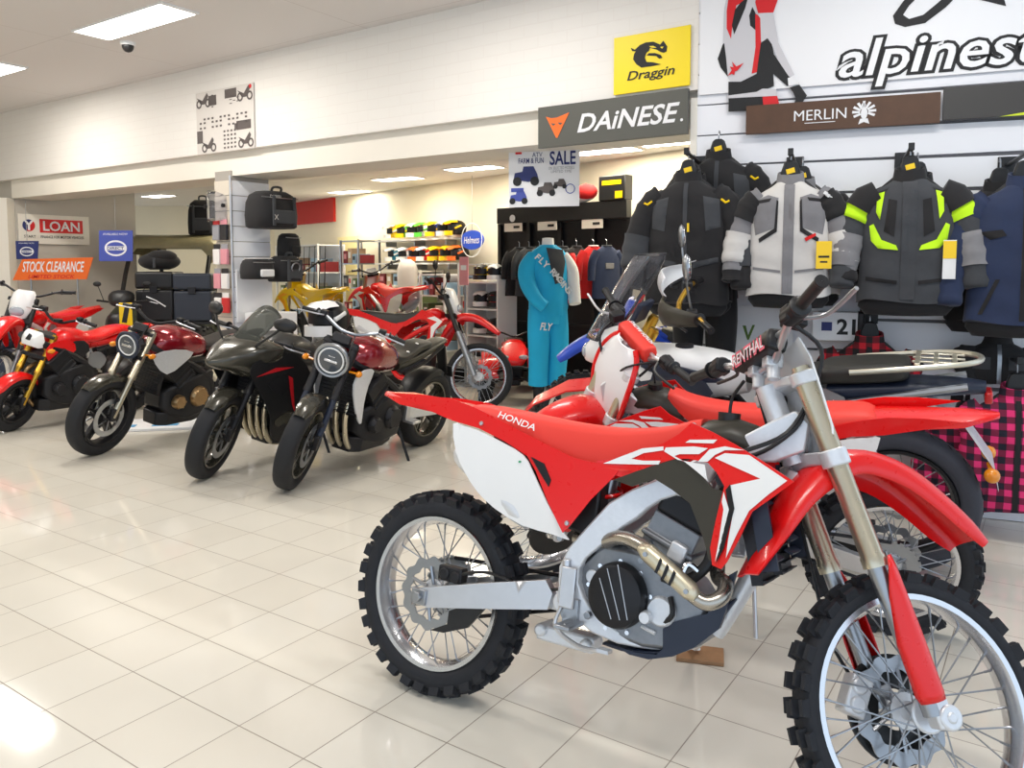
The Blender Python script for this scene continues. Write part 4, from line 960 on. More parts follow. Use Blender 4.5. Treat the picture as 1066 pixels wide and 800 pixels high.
def street(t, c):
    """naked or faired road bike; c holds the differences"""
    wb = c.get('wb', 1.45); rr = c.get('R', .315); rim = c.get('rim', .222); rk = R(25); trail = .1
    ax = V((-math.sin(rk), 0, math.cos(rk))); s0 = V((wb+trail, 0, 0)); T = steer_m(c.get('steer', .1), s0, ax)
    fx = lambda z, off: wb+trail-math.tan(rk)*z+off
    wheel(t, 'rear_wheel', (0, 0, rr), rr, c.get('rw', .18), rim, 'cast', False, None, c['wheel'], disc=(-1,), nsp=c.get('nsp', 5), disc_r=.11, petals=0, hub_m=DARK)
    wheel(t, 'front_wheel', (wb, 0, rr), rr, c.get('fw', .125), rim, 'cast', False, T, c['wheel'], disc=c.get('disc', (-1, 1)), nsp=c.get('nsp', 5), disc_r=.15, petals=0, hub_m=DARK, spin=.4)
    zt = c.get('zt', .96); k = math.tan(rk)
    for sd in (-1, 1):
        y = sd*c.get('fy', .095)
        fork_leg(t, y, (fx(zt, .035), zt), (wb+.0, rr+.01), .0275, .0215, T, c['fork_up'], c['fork_lo'], split=c.get('split', .55))
        tf(MB(), T).box((wb-.005, y, rr+.03), (.05, .035, .1)).box((wb-.06, y*.86, rr+.1), (.05, .045, .11)).build('brake_caliper', c.get('cal', DARK), t, bevel=.008)
    for nm, z, hh in (('upper_triple_clamp', zt-.02, .03), ('lower_triple_clamp', zt-.2, .035)):
        mb = tf(MB(), T); mb.plate([V((fx(z, -.035), -.05, z)), V((fx(z, .07), -.125, z)), V((fx(z, .07), .125, z)), V((fx(z, -.035), .05, z))], ax*hh); mb.build(nm, DARK, t, bevel=.006)
    mudguard(t, 'front_fender', (wb, 0, rr), rr+.018, .062, c.get('f0', 50), c.get('f1', 150), c['fender'], T, side=.045)
    # bars
    hz, hw = c.get('bar_z', 1.06), c.get('bar_w', .37); bx = fx(hz, -.03)
    if c.get('clip'):
        for sd in (-1, 1):
            tf(MB(), T).tube([(fx(hz, .035), sd*.1, hz), (fx(hz, .02), sd*.2, hz+.005), (fx(hz, -.06), sd*hw, hz-.02)], .011, 10).build('clip_on_bar', DARK, t)
            knurled_grip(t, (fx(hz, .0), sd*.24, hz-.002), (fx(hz, -.06), sd*(hw+.0), hz-.02), T)
            lever(t, (fx(hz, .05), sd*.2, hz), (fx(hz, .075), sd*.26, hz), (fx(hz, .0), sd*.38, hz-.015), T, ALU)
    else:
        tf(MB(), T).tube([(bx-.07, -hw, hz+.01), (bx-.04, -hw*.62, hz+.03), (bx, -hw*.35, hz), (bx+.005, -.05, hz-.03), (bx+.005, .05, hz-.03), (bx, hw*.35, hz), (bx-.04, hw*.62, hz+.03), (bx-.07, hw, hz+.01)], .0125, 10, smooth=3).build('handlebar', c.get('bar', DARK), t)
        for sd in (-1, 1):
            knurled_grip(t, (bx-.05, sd*hw*.7, hz+.025), (bx-.072, sd*hw*1.02, hz+.01), T)
            tf(MB(), T).box((bx-.035, sd*hw*.58, hz+.035), (.05, .05, .045)).build('switchgear', DARK, t, bevel=.008)
            lever(t, (bx+.0, sd*hw*.55, hz+.03), (bx+.03, sd*hw*.68, hz+.03), (bx+.0, sd*hw*1.05, hz+.01), T, ALU)
    if c.get('mirrors'):
        for sd in (-1, 1):
            mx = c['mirrors']; rider_mirror(t, (bx-.03, sd*hw*.6, hz+.03), (bx-.02+mx[0], sd*(hw*.6+mx[1]), hz+mx[2]), T)
    # engine, radiator, headers
    MB().loft([[V((x, y, z)) for y, z in ((-w_, z0), (-w_, z1), (w_, z1), (w_, z0))] for x, w_, z0, z1 in ((.5, .13, .3, .58), (.58, .17, .24, .62), (.8, .19, .22, .56), (.95, .15, .26, .5), (1.0, .1, .32, .46))]).build('crankcase', c.get('eng', DARK), t, bevel=.02)
    d = V((.3, 0, .36)).normalized(); o_ = V((.78, 0, .5)); u_ = V((d.z, 0, -d.x)); secs = []
    for q, kk in ((0, 1), (.05, 1), (.052, 1.07), (.062, 1.07), (.064, 1), (.1, 1), (.102, 1.07), (.112, 1.07), (.114, 1), (.16, 1.0), (.162, 1.12), (.24, 1.1), (.25, .9)): secs.append([o_+d*q+u_*a*kk+V((0, b*kk, 0)) for a, b in ((-.09, -.17), (.09, -.17), (.09, .17), (-.09, .17))])
    MB().loft(secs).build('cylinder_block', c.get('eng', DARK), t, bevel=.01)
    for sd, x, z, r_ in ((1, .7, .4, .09), (-1, .72, .4, .1), (1, .9, .38, .06)):
        mb = MB().lathe([(.001, .05), (r_*.75, .05), (r_*.95, .03), (r_, 0)], (x, sd*.175, z), (0, sd, 0), 28)
        for i in range(6): a = 2*PI*i/6; mb.cyl((x+r_*.85*math.cos(a), sd*.2, z+r_*.85*math.sin(a)), (x+r_*.85*math.cos(a), sd*.222, z+r_*.85*math.sin(a)), .007, n=6)
        mb.build('engine_cover', c.get('cover', BRONZE), t)
    if c.get('rad', 1):
     mb = MB().box((1.075, 0, .6), (.03, .36, .28), Matrix.Rotation(R(-12), 3, 'Y')); 
     for i in range(11): mb.box((1.095-.0+(.024*i-.12)*-.2, 0, .48+.024*i), (.008, .33, .005))
     mb.build('radiator', DARK, t, smooth=False)
    if c.get('wings'):
        side_panel(t, 'radiator_wing', [(1.13, .78), (1.17, .7), (1.14, .56), (1.09, .44), (1.055, .42), (1.06, .56), (1.04, .68), (1.0, .78), (1.06, .8)], lambda a, b: .195+.04*(b-.6)-.25*max(0, a-1.08), c['wings'], thick=.012)
    for y in c.get('pipes', (-.12, -.04, .04, .12)):
        MB().tube([(.97, y, .6), (1.08, y, .55), (1.1, y*.9, .42), (1.04, y*.8, .24), (.9, y*.6, .16), (.6, y*.4, .16)], .019, 10, smooth=4).build('exhaust_header', c.get('pipe_m', BRONZE), t)
    MB().lathe([(.001, 0), (.05, .0), (.062, .03), (.062, .3), (.045, .36), (.02, .36)], (.42, -.16, .2), (-.92, -.1, .28), 20).build('muffler', c.get('muff', DARK), t)
    MB().loft([[V((x, y, z)) for y, z in ((-w_, .28), (-w_*.9, .17), (w_*.9, .17), (w_, .28))] for x, w_ in ((.55, .1), (.7, .15), (.95, .14), (1.02, .08))]).build('belly_pan', c.get('belly', DARK), t, bevel=.01)
    # frame and swingarm
    for sd in (-1, 1):
        MB().tube([(1.12, sd*.04, .86), (1.0, sd*.12, .78), (.75, sd*.15, .66), (.55, sd*.14, .5), (.5, sd*.12, .33)], [.03, .032, .03, .032, .03], 10, smooth=4).build('frame_spar', c.get('frame', DARK), t)
        MB().loft([[V((x, sd*y+q*.016, z+p)) for q, p in ((-1, -h_), (1, -h_), (1, h_), (-1, h_))] for x, y, z, h_ in ((.5, .11, .38, .05), (.3, .125, .36, .045), (0, .115, rr, .03), (-.05, .115, rr, .025))]).build('swingarm_rail', c.get('arm', DARK), t, bevel=.006)
        MB().tube([(.5, sd*.11, .68), (.2, sd*.1, .74), (-.05, sd*.08, .84)], .014, 8).build('subframe', DARK, t)
        MB().box((.45, sd*.2, .33), (.1, .1, .02)).box((.47, sd*.16, .38), (.05, .03, .12)).build('foot_peg', ALU, t, bevel=.004)
    mudguard(t, 'rear_hugger', (0, 0, rr), rr+.02, .1, 30, 120, BLACK, side=.05)
    # tank, seat, tail
    bodyloft(c.get('tank_st', [(.56, .8, .09, .05, .1), (.64, .83, .14, .08, .13), (.78, .85, .17, .12, .14), (.93, .86, .18, .13, .13), (1.05, .85, .13, .09, .1), (1.1, .83, .07, .04, .06)])).build('fuel_tank', c['tank'], t, ang=60)
    MB().cyl((.82, 0, .96), (.82, 0, .985), .04, n=24).build('fuel_cap', DARK, t)
    bodyloft([(.08, .86, .05, .02, .03), (.14, .862, .09, .03, .035), (.28, .85, .105, .035, .04), (.42, .815, .12, .03, .04), (.56, .80, .125, .035, .05), (.66, .81, .09, .05, .05)], e=3).build('seat', c.get('seat', SEATB), t, ang=60)
    bodyloft([(-.16, .87, .04, .015, .02), (-.1, .865, .07, .02, .035), (.1, .82, .09, .03, .05), (.35, .77, .1, .03, .06), (.55, .75, .1, .04, .06)]).build('tail_cowl', c.get('tail', BLACK), t, ang=60)
    MB().box((-.165, 0, .86), (.03, .09, .03)).build('tail_light', REDLENS, t, bevel=.006)
    MB().box((-.19, 0, .7), (.02, .09, .26), Matrix.Rotation(.35, 3, 'Y')).box((-.25, 0, .6), (.012, .16, .1), Matrix.Rotation(.35, 3, 'Y')).build('plate_holder', BLACK, t, bevel=.004)
    MB().tube([(.52, .13, .28), (.5, .26, .02), (.5, .29, .012)], .011, 8).box((.49, .3, .012), (.08, .05, .012)).build('side_stand', DARK, t)
    if c.get('lamp'):
        lx, lz = fx(.86, .13), .86; mb = tf(MB(), T)
        K = c.get('lamp_r', 1.0); lm = mb.lathe([(.001, -.1), (.05*K, -.095), (.085*K, -.05), (.095*K, 0), (.1*K, .012), (.094*K, .022), (.084*K, .02), (.084*K, .006), (.001, .006)], (lx, 0, lz), (1, 0, -.1), 32).build('headlight', c['lamp'], t)
        tf(MB(), T).lathe([(.001, .022), (.05*K, .02), (.082*K, .01), (.082*K, .004), (.001, .004)], (lx, 0, lz), (1, 0, -.1), 28).build('lens', LENSD, lm)
        tf(MB(), T).torus((lx+.016, 0, lz-.001), (1, 0, -.1), .07*K, .006, 28, 8).build('light_ring', WHITE, lm)
        tf(MB(), T).box((lx+.02, 0, lz-.004), (.008, .09, .018)).box((lx+.02, 0, lz+.03), (.008, .05, .012)).build('reflector', CHROME, lm, bevel=.003)
        tf(MB(), T).box((lx-.1, 0, lz+.13), (.03, .13, .07), Matrix.Rotation(-.5, 3, 'Y')).build('instrument', DARK, t, bevel=.01)
        for sd in (-1, 1): tf(MB(), T).tube([(lx-.06, sd*.1, lz-.06), (lx-.05, sd*.17, lz-.05)], .007, 7).ell((lx-.05, sd*.19, lz-.05), (.035, .022, .022), n=14, m=8).build('turn_signal', AMBER, t)
        for sd in (-1, 1): tf(MB(), T).box((lx-.05, sd*.095, lz), (.1, .012, .05)).build('headlight_bracket', DARK, t, bevel=.004)
        tf(MB(), T).tube([(lx-.1, .08, lz+.18), (lx+.02, .1, lz+.02), (lx-.05, .09, lz-.2), (wb-.05, .08, rr+.15)], .005, 6, smooth=5).build('brake_hose', BLACK, t)
    return T
FWD = V((-.46, -.888, 0)).normalized()
def gp(px, py): q = on_z(px, py); q.z = 0; return q
# --- 1000 naked with round lamp
fr = gp(306, 508); rear = fr-FWD*1.45
k1 = pose('naked_motorcycle', 'black naked motorcycle with round headlight and maroon tank, right of the faired black bike', rear, FWD, .16)
street(k1, dict(wheel=GUN, fork_up=DARK, fork_lo=BLUEBLK, fender=GUN, tank=MAROON, lamp=STEEL, wings=ALUC, steer=.42, lamp_r=1.22, bar=STEEL, pipes=(-.09, .0, .09), pipe_m=FORKG, eng=DARK, cover=DARK, arm=ALUC, muff=ALUC, bar_z=1.04, tail=OLIVE))
MB().lathe([(.001, .004), (.012, .004), (.014, 0)], (.3, .06, .885), (0, .3, 1), 14).lathe([(.001, .004), (.012, .004), (.014, 0)], (.45, .09, .84), (0, .3, 1), 14).build('seat_button', ALU, k1)
# --- faired black sport bike
SPORTB = mat('matte_black_paint', s(40, 40, 40), .42, .1, coat=.1)
fr = gp(218, 497); rear = fr-FWD*1.45
k2 = pose('faired_motorcycle', 'black faired sport motorcycle with a pointed nose, between two naked bikes', rear, FWD, .16)
Ts = street(k2, dict(wheel=GUN, fork_up=BLACK, fork_lo=DARK, fender=GUN, tank=SPORTB, clip=True, bar_z=.97, bar_w=.36, steer=.42, pipes=(-.12, -.04, .04, .12), pipe_m=FORKG, eng=DARK, cover=DARK, muff=STEEL, seat=SEATB, belly=BLACK))
bodyloft([(1.56, .83, .02, .015, .02), (1.5, .84, .08, .04, .06), (1.4, .87, .15, .07, .12), (1.28, .9, .2, .08, .2), (1.16, .92, .23, .06, .2), (1.1, .92, .235, .04, .16)], e=2.2).build('nose_fairing', GUN, k2, ang=60)
for sd in (-1, 1):
    f = lambda a, b, th, sd=sd: V((a, sd*(lerp(a, 1.52, 1.2, .065, .205)+.006-th), b))
    MB().panel(sm([(1.5, .835), (1.42, .87), (1.3, .905), (1.26, .9), (1.3, .865), (1.42, .82)], 2), f, .03, .012).build('headlight', LENS, k2)
RSTR = mat('red_stripe', s(190, 24, 34), .4)
yb = lambda a, b: lerp(a, 1.35, .7, .19, .255)-.12*max(0, .42-b)*2
side_panel(k2, 'side_fairing', [(1.36, .78), (1.28, .86), (1.1, .9), (.92, .84), (.8, .7), (.74, .5), (.78, .3), (.9, .2), (1.08, .26), (1.15, .45), (1.24, .6)], yb, BLACK)
side_panel(k2, 'fairing_stripe', [(1.02, .72), (.98, .7), (.94, .5), (.9, .38), (.96, .5), (1.0, .64)], yb, RSTR, lift=.006, thick=.003, smn=0)
side_panel(k2, 'fairing_stripe', [(1.3, .74), (1.14, .79), (.98, .78), (1.14, .76)], yb, RSTR, lift=.006, thick=.003, smn=0)
side_panel(k2, 'fairing_duct', [(1.2, .68), (1.04, .74), (.98, .68), (1.06, .58)], yb, DARK, lift=.004, thick=.004)
side_panel(k2, 'fairing_slot', [(1.1, .4), (.98, .46), (.95, .4), (1.05, .34)], yb, GUN, lift=.005, thick=.004)
SMOKE = mat('smoked_screen', s(120, 122, 116), .05, trans=.75, ior=1.1)
MB().grid(lambda u, v: V((1.34-.3*u, (v-.5)*2*(.1+.06*u)*(1-.2*u*u), .95+.24*u-.06*(2*v-1)**2)), 8, 10).build('windscreen', SMOKE, k2).modifiers.new('s', 'SOLIDIFY').thickness = .004
HALFW = mat('grey_white_shell', s(212, 218, 228), .3)
for sd in (-1, 1):
    q = V((1.22, sd*.33, 1.12)); o_ = MB().tube([(1.3, sd*.16, .95), (1.27, sd*.25, 1.03), q], .009, 8, smooth=4).ell(q, (.035, .085, .05), Matrix.Rotation(sd*.3, 3, 'Z'), 22, 12).build('mirror', BLACK, k2)
    MB().ell(q-V((.018, 0, 0)), (.022, .074, .043), Matrix.Rotation(sd*.3, 3, 'Z'), 20, 10).build('mirror_glass', MIRG, o_)
# --- 650 naked
fr = gp(103, 473); rear = fr-FWD*1.45
k3 = pose('naked_motorcycle', 'naked motorcycle with bronze forks and red tank, left of the faired black bike', rear, FWD, .16)
street(k3, dict(wheel=DARK, fork_up=FORKG, fork_lo=FORKG, fender=GUN, tank=MAROON, lamp=BLUEBLK, lamp_r=1.12, pipes=(), steer=.2, pipe_m=BRONZE, cover=BRONZE, arm=DARK, muff=STEEL, bar_z=1.05))
side_panel(k3, 'air_scoop', [(1.15, .8), (1.14, .72), (1.04, .63), (.9, .7), (.8, .79), (.98, .83)], lambda a, b: .2-.15*max(0, a-1.0), ALUC)
# --- small red bike with gold forks
fr = gp(12, 449); rear = fr-FWD*1.2
k4 = pose('mini_motorcycle', 'small red motorcycle with gold forks and a red front fender, near the left edge', rear, FWD, .14)
def minibike(t):
    T = street(t, dict(wb=1.2, R=.26, rim=.165, fw=.12, rw=.13, wheel=DARK, fork_up=GOLD, fork_lo=GOLD, fender=RED, tank=RED, zt=.86, bar_z=.99, bar_w=.33, steer=.3, f0=30, f1=160, rad=0, pipes=(0,), tank_st=[(.5, .78, .07, .04, .1), (.62, .8, .12, .08, .14), (.78, .8, .13, .1, .15), (.9, .78, .09, .06, .1)], cover=DARK, seat=RED, tail=RED, disc=(-1,)))
    side_panel(t, 'side_shroud', [(.98, .8), (1.02, .7), (.95, .58), (.86, .48), (.82, .5), (.84, .64), (.74, .72), (.8, .82)], lambda a, b: .16, RED)
    side_panel(t, 'tank_panel', [(.82, .78), (.86, .66), (.74, .62), (.6, .7), (.66, .8)], lambda a, b: .15, BLACK, lift=.004)
    side_panel(t, 'side_panel', [(.6, .68), (.62, .58), (.5, .52), (.44, .6), (.5, .68)], lambda a, b: .175, STEEL)
    tf(MB(), T).loft([[V((x, y*w_, z+q)) for y, q in ((-1, -h_), (-1.1, 0), (-.8, h_), (.8, h_), (1.1, 0), (1, -h_))] for x, z, w_, h_ in ((1.02, .84, .05, .04), (1.06, .84, .1, .07), (1.1, .83, .09, .06), (1.13, .82, .06, .035))]).build('headlight', WHITE, t, bevel=.008)
    for sd in (-1, 1): MB().ell((1.0, sd*.2, .74), (.035, .022, .022), n=14, m=8).cyl((1.0, sd*.1, .74), (1.0, sd*.2, .74), .006, n=8).build('turn_signal', AMBER, t)
minibike(k4)
# ------------------------------------------------------------------ generic dirt bike from the same patterns
PLT = B2([(471, 441), (482, 443.5), (497, 448), (524, 461), (546, 474), (556, 490), (571, 522), (590, 557), (592, 562), (575, 556), (544, 547), (515, 529), (497, 511), (485, 492), (475, 470)], -.135)
CVR = B2([(406, 409), (440, 411), (470, 416), (492, 424), (530, 443), (565, 461), (598, 477), (615, 481), (648, 486), (640, 497), (618, 520), (598, 547), (591, 554), (574, 522), (560, 491), (550, 475), (526, 460), (498, 446), (470, 438), (440, 425)], -.125)
SHR = B2(SH, -.185)
def dirt(t, c):
    st_ = c.get('steer', .3); T = steer_m(st_)
    wheel(t, 'rear_wheel', (0, 0, .337), .343, .118, .248, 'spoked', True, None, disc=(-1,), nsp=c.get('nsp', 24), disc_r=.115)
    wheel(t, 'front_wheel', (1.482, 0, .345), .345, .092, .278, 'spoked', c.get('fknob', True), T, disc=(1,), nsp=c.get('nsp', 24), disc_r=.125, hub_m=c.get('hub', ALUC))
    for sd in (-1, 1):
        fork_leg(t, sd*.105, (1.094, 1.147), (1.452, .345), .0285, c.get('lo_r', .0235), T, c.get('fork_up', FORKG), c.get('fork_lo', STEEL), split=c.get('split', .6))
        MB().loft([[V((x, sd*y+q*.014, z+p)) for q, p in ((-1, -h_), (1, -h_), (1, h_), (-1, h_))] for x, y, z, h_ in ((.5, .09, .42, .05), (.0, .105, .337, .03), (-.04, .105, .337, .028))]).build('swingarm_rail', ALU, t, bevel=.005)
        MB().tube([(1.14, sd*.05, .92), (.95, sd*.09, .84), (.68, sd*.11, .68), (.54, sd*.1, .45), (.62, sd*.08, .3), (.85, sd*.06, .29)], .026, 8, smooth=4).build('frame_spar', c.get('frame', ALUC), t)
    for z, hh in ((1.12, .035), (.92, .045)):
        cx = 1.094+.358*(1.147-z)/.802
        tf(MB(), T).plate([V((cx-.09, -.05, z)), V((cx+.045, -.14, z)), V((cx+.045, .14, z)), V((cx-.09, .05, z))], (-.4*hh, 0, hh)).build('triple_clamp', DARK, t, bevel=.005)
    tf(MB(), T).loft([[cs[k][i] for k in range(len(cs))] for i in range(len(cs[0]))]).build('front_fender', c['plastic'], t, ang=50)
    sc_ = []
    for x, zt, zb, w_ in st:
        sc_.append([V((x, y*w_, zb+(zt-zb)*k)) for y, k in ((-1.12, 0), (-1.0, .75), (-.82, .94), (0, 1.01), (.82, .94), (1.0, .75), (1.12, 0))])
    MB().loft(sc_).build('seat', c.get('seat', BLACK), t, ang=60)
    sc_ = []
    for x, z, w_ in fx: sc_.append([V((x, y*w_, z+q)) for y, q in ((-1, -.035), (-.97, -.01), (-.6, 0), (0, .012), (.6, 0), (.97, -.01), (1, -.035), (.5, -.02), (-.5, -.02))])
    MB().loft(sc_).build('rear_fender', c['plastic'], t, ang=50)
    mirror_sheet(t, 'number_plate', PLT, y_plate, c.get('plate', WHITE), thick=.006, step=.06)
    mirror_sheet(t, 'side_cover', CVR, y_cov, c['plastic'], thick=.005, lift=.004, step=.06)
    mirror_sheet(t, 'radiator_shroud', SHR, y_sh, c['plastic'], thick=.005, step=.06)
    mirror_sheet(t, 'shroud_graphic', B2([(746, 477), (784, 474), (826, 500), (785, 531), (759, 580), (765, 514), (797, 498)], -.185), y_sh, c.get('graphic', WHITE), lift=.004, thick=.003, step=.06)
    bodyloft([(.82, .96, .06, .02, .08), (.92, .97, .09, .05, .1), (1.0, .98, .09, .05, .1), (1.06, .97, .05, .02, .06)]).build('fuel_tank', c.get('tank', c['plastic']), t)
    MB().loft([[V((x, y, z)) for y, z in ((-w_, z0), (-w_, z1), (w_, z1), (w_, z0))] for x, w_, z0, z1 in ((.56, .09, .36, .56), (.7, .11, .32, .62), (.88, .1, .33, .75), (.97, .07, .4, .7))]).build('engine', DARK, t, bevel=.015)
    MB().tube([(.95, -.03, .64), (1.03, -.1, .58), (.95, -.15, .52), (.75, -.16, .6), (.5, -.1, .66)], .02, 10, smooth=4).build('exhaust_header', TITAN, t)
    MB().lathe([(.01, 0), (.045, .02), (.05, .3), (.02, .36)], (.42, -.1, .7), (-.9, 0, .32), 18).build('muffler', ALUC, t)
    bar = [(.96, -.40, 1.262), (.99, -.27, 1.25), (1.03, -.1, 1.18), (1.04, 0, 1.17), (1.03, .1, 1.18), (.99, .27, 1.25), (.96, .40, 1.262)]
    tf(MB(), T).tube(bar, .011, 10, smooth=3).build('handlebar', c.get('bar', DARK), t)
    for sd in (-1, 1):
        knurled_grip(t, (.98, sd*.28, 1.252), (.96, sd*.405, 1.2625), T); lever(t, (1.03, sd*.21, 1.24), (1.07, sd*.27, 1.24), (1.05, sd*.41, 1.255), T, DARK)
        if c.get('mirrors'): rider_mirror(t, (1.0, sd*.22, 1.25), (1.02, sd*.3, 1.42), T, r=(.065, .022, .05), glass=c['mirrors'] == 2)
    # front plate or lamp mask
    hm = c.get('mask')
    npx_ = [(1.2, .95, .06), (1.185, 1.03, .1), (1.15, 1.13, .11), (1.12, 1.2, .1), (1.1, 1.23, .07)]
    tf(MB(), T).loft([[V((x+(.06 if hm else .03)*(1-(k/4)**2)-.0, k/4*w_, z)) for k in range(-4, 5)]+[V((x+.02*(1-(k/4)**2)-.02, k/4*w_, z)) for k in range(4, -5, -1)] for x, z, w_ in npx_]).build('front_mask' if hm else 'front_number_plate', c.get('plate', WHITE), t, ang=50)
    if hm: tf(MB(), T).ell((1.235, 0, 1.03), (.03, .07, .05), n=20, m=10).build('headlight', LENS, t)
    MB().tube([(.6, .1, .38), (.55, .24, .03), (.55, .27, .012)], .01, 8).box((.55, .28, .012), (.06, .05, .012)).build('side_stand', DARK, t)
    return T
# --- second motocross bike, behind the front one and facing the other way
d2 = V((-.93, .37, 0)).normalized()
rb_ = V((1.5, 3.1, 0))
twin = dup(bike, 'second red and white motocross bike, facing left directly behind the front one', tuple(rb_), math.atan2(d2.y, d2.x), scale=.95)
for ch in list(twin.children):
    if ch.name.startswith(('crossbar_pad', 'prop_stand', 'front_number_plate')):
        for g in list(ch.children): bpy.data.objects.remove(g)
        bpy.data.objects.remove(ch)
pad2 = tf(MB(), MS_); secs = []
for y, k in ((-.125, .7), (-.12, 1), (.12, 1), (.125, .7)): secs.append([V((1.022+a*k, y, 1.228+b*k)) for a, b in ((-.03, -.03), (-.036, 0), (-.03, .03), (0, .036), (.03, .03), (.034, 0), (.028, -.034), (0, -.036))])
pad2 = pad2.loft(secs).build('crossbar_pad', RED2, twin, bevel=.006)
NPW = [(1.215, .9, .1), (1.205, .96, .14), (1.185, 1.05, .155), (1.15, 1.14, .15), (1.115, 1.2, .12), (1.1, 1.235, .08)]
tf(MB(), MS_).loft([[V((x+.03*(1-(k/4)**2)-.03, k/4*w_, z)) for k in range(-4, 5)]+[V((x+.03*(1-(k/4)**2)-.038, k/4*w_, z)) for k in range(4, -5, -1)] for x, z, w_ in NPW]).build('front_number_plate', WHITE, twin, ang=50)
for sd in (-1, 1): tf(MB(), MS_).tube([(x-.032, sd*w_, z) for x, z, w_ in NPW], .012, 8, smooth=3).build('plate_rim', RED, twin)
text('HONDA RACING', PAPER, pad2, MS_ @ plane_mtx((1.0, 0, 1.261), (0, -1, 0), (.9, 0, .35)), w=.2, h=.024, bold=.02, depth=.004)
tf(MB(), MS_).tube([(1.16, .0, 1.0), (1.12, .1, 1.08), (1.0, .14, 1.2)], .006, 7, smooth=4).build('clutch_cable', BLACK, twin)
MB().tube([(.53, .12, .36), (.5, .3, .03), (.5, .33, .012)], .009, 8).box((.5, .34, .012), (.07, .05, .012)).build('side_stand', ALU, twin)
# --- red trail bike with the wire front wheel, facing right, behind the naked bike
fr = gp(497, 428); d3 = V((.93, -.36, 0)).normalized()
k5 = pose('trail_motorcycle', 'red trail motorcycle with silver fork legs and black mirrors, facing right', fr-d3*1.482, d3, .1)
T5 = dirt(k5, dict(plastic=RED, steer=.25, fork_up=BLACK, fork_lo=STEEL, lo_r=.033, split=.48, mask=True, mirrors=1, nsp=36, fknob=False, frame=RED, seat=SEATB, plate=WHITE))
# --- far-left red trail bike with white lamp mask
fr = V((-4.93, 7.45, 0)); d4 = V((.0, -1, 0)).normalized()
k6 = pose('trail_motorcycle', 'red trail motorcycle with a white headlight mask, cut off by the left edge', fr-d4*1.482, d4, .12)
dirt(k6, dict(plastic=RED, steer=.1, mask=True, seat=RED, fork_up=BLACK, nsp=12))
# --- yellow dirt bike, red one beyond it, blue one near the mannequin
YG = mat('orange_yellow_graphic', s(250, 170, 20), .4)
d5 = V((-.6, .8, 0)).normalized()
k7 = pose('dirt_bike', 'yellow dirt bike on a low platform behind the two black bikes', V((-2.02, 9.47, 0)), d5, .1); k7.location.z = .21
dirt(k7, dict(plastic=YEL, steer=.2, seat=YEL, graphic=YG, nsp=12, plate=YEL, tank=YEL))
k8 = pose('dirt_bike', 'red dirt bike with a red seat standing beyond the yellow one', V((-1.17, 10.12, 0)), d5, .1); k8.location.z = .21
dirt(k8, dict(plastic=RED, steer=.2, seat=RED2, nsp=12))
k9 = pose('dirt_bike', 'blue dirt bike with a blue fender by the mannequin in blue racing gear', V((1.95, 5.5, 0)), V((-.93, .36, 0)).normalized(), .1)
dirt(k9, dict(plastic=BLUEP, steer=.3, seat=BLACK, nsp=12, plate=BLUEP))
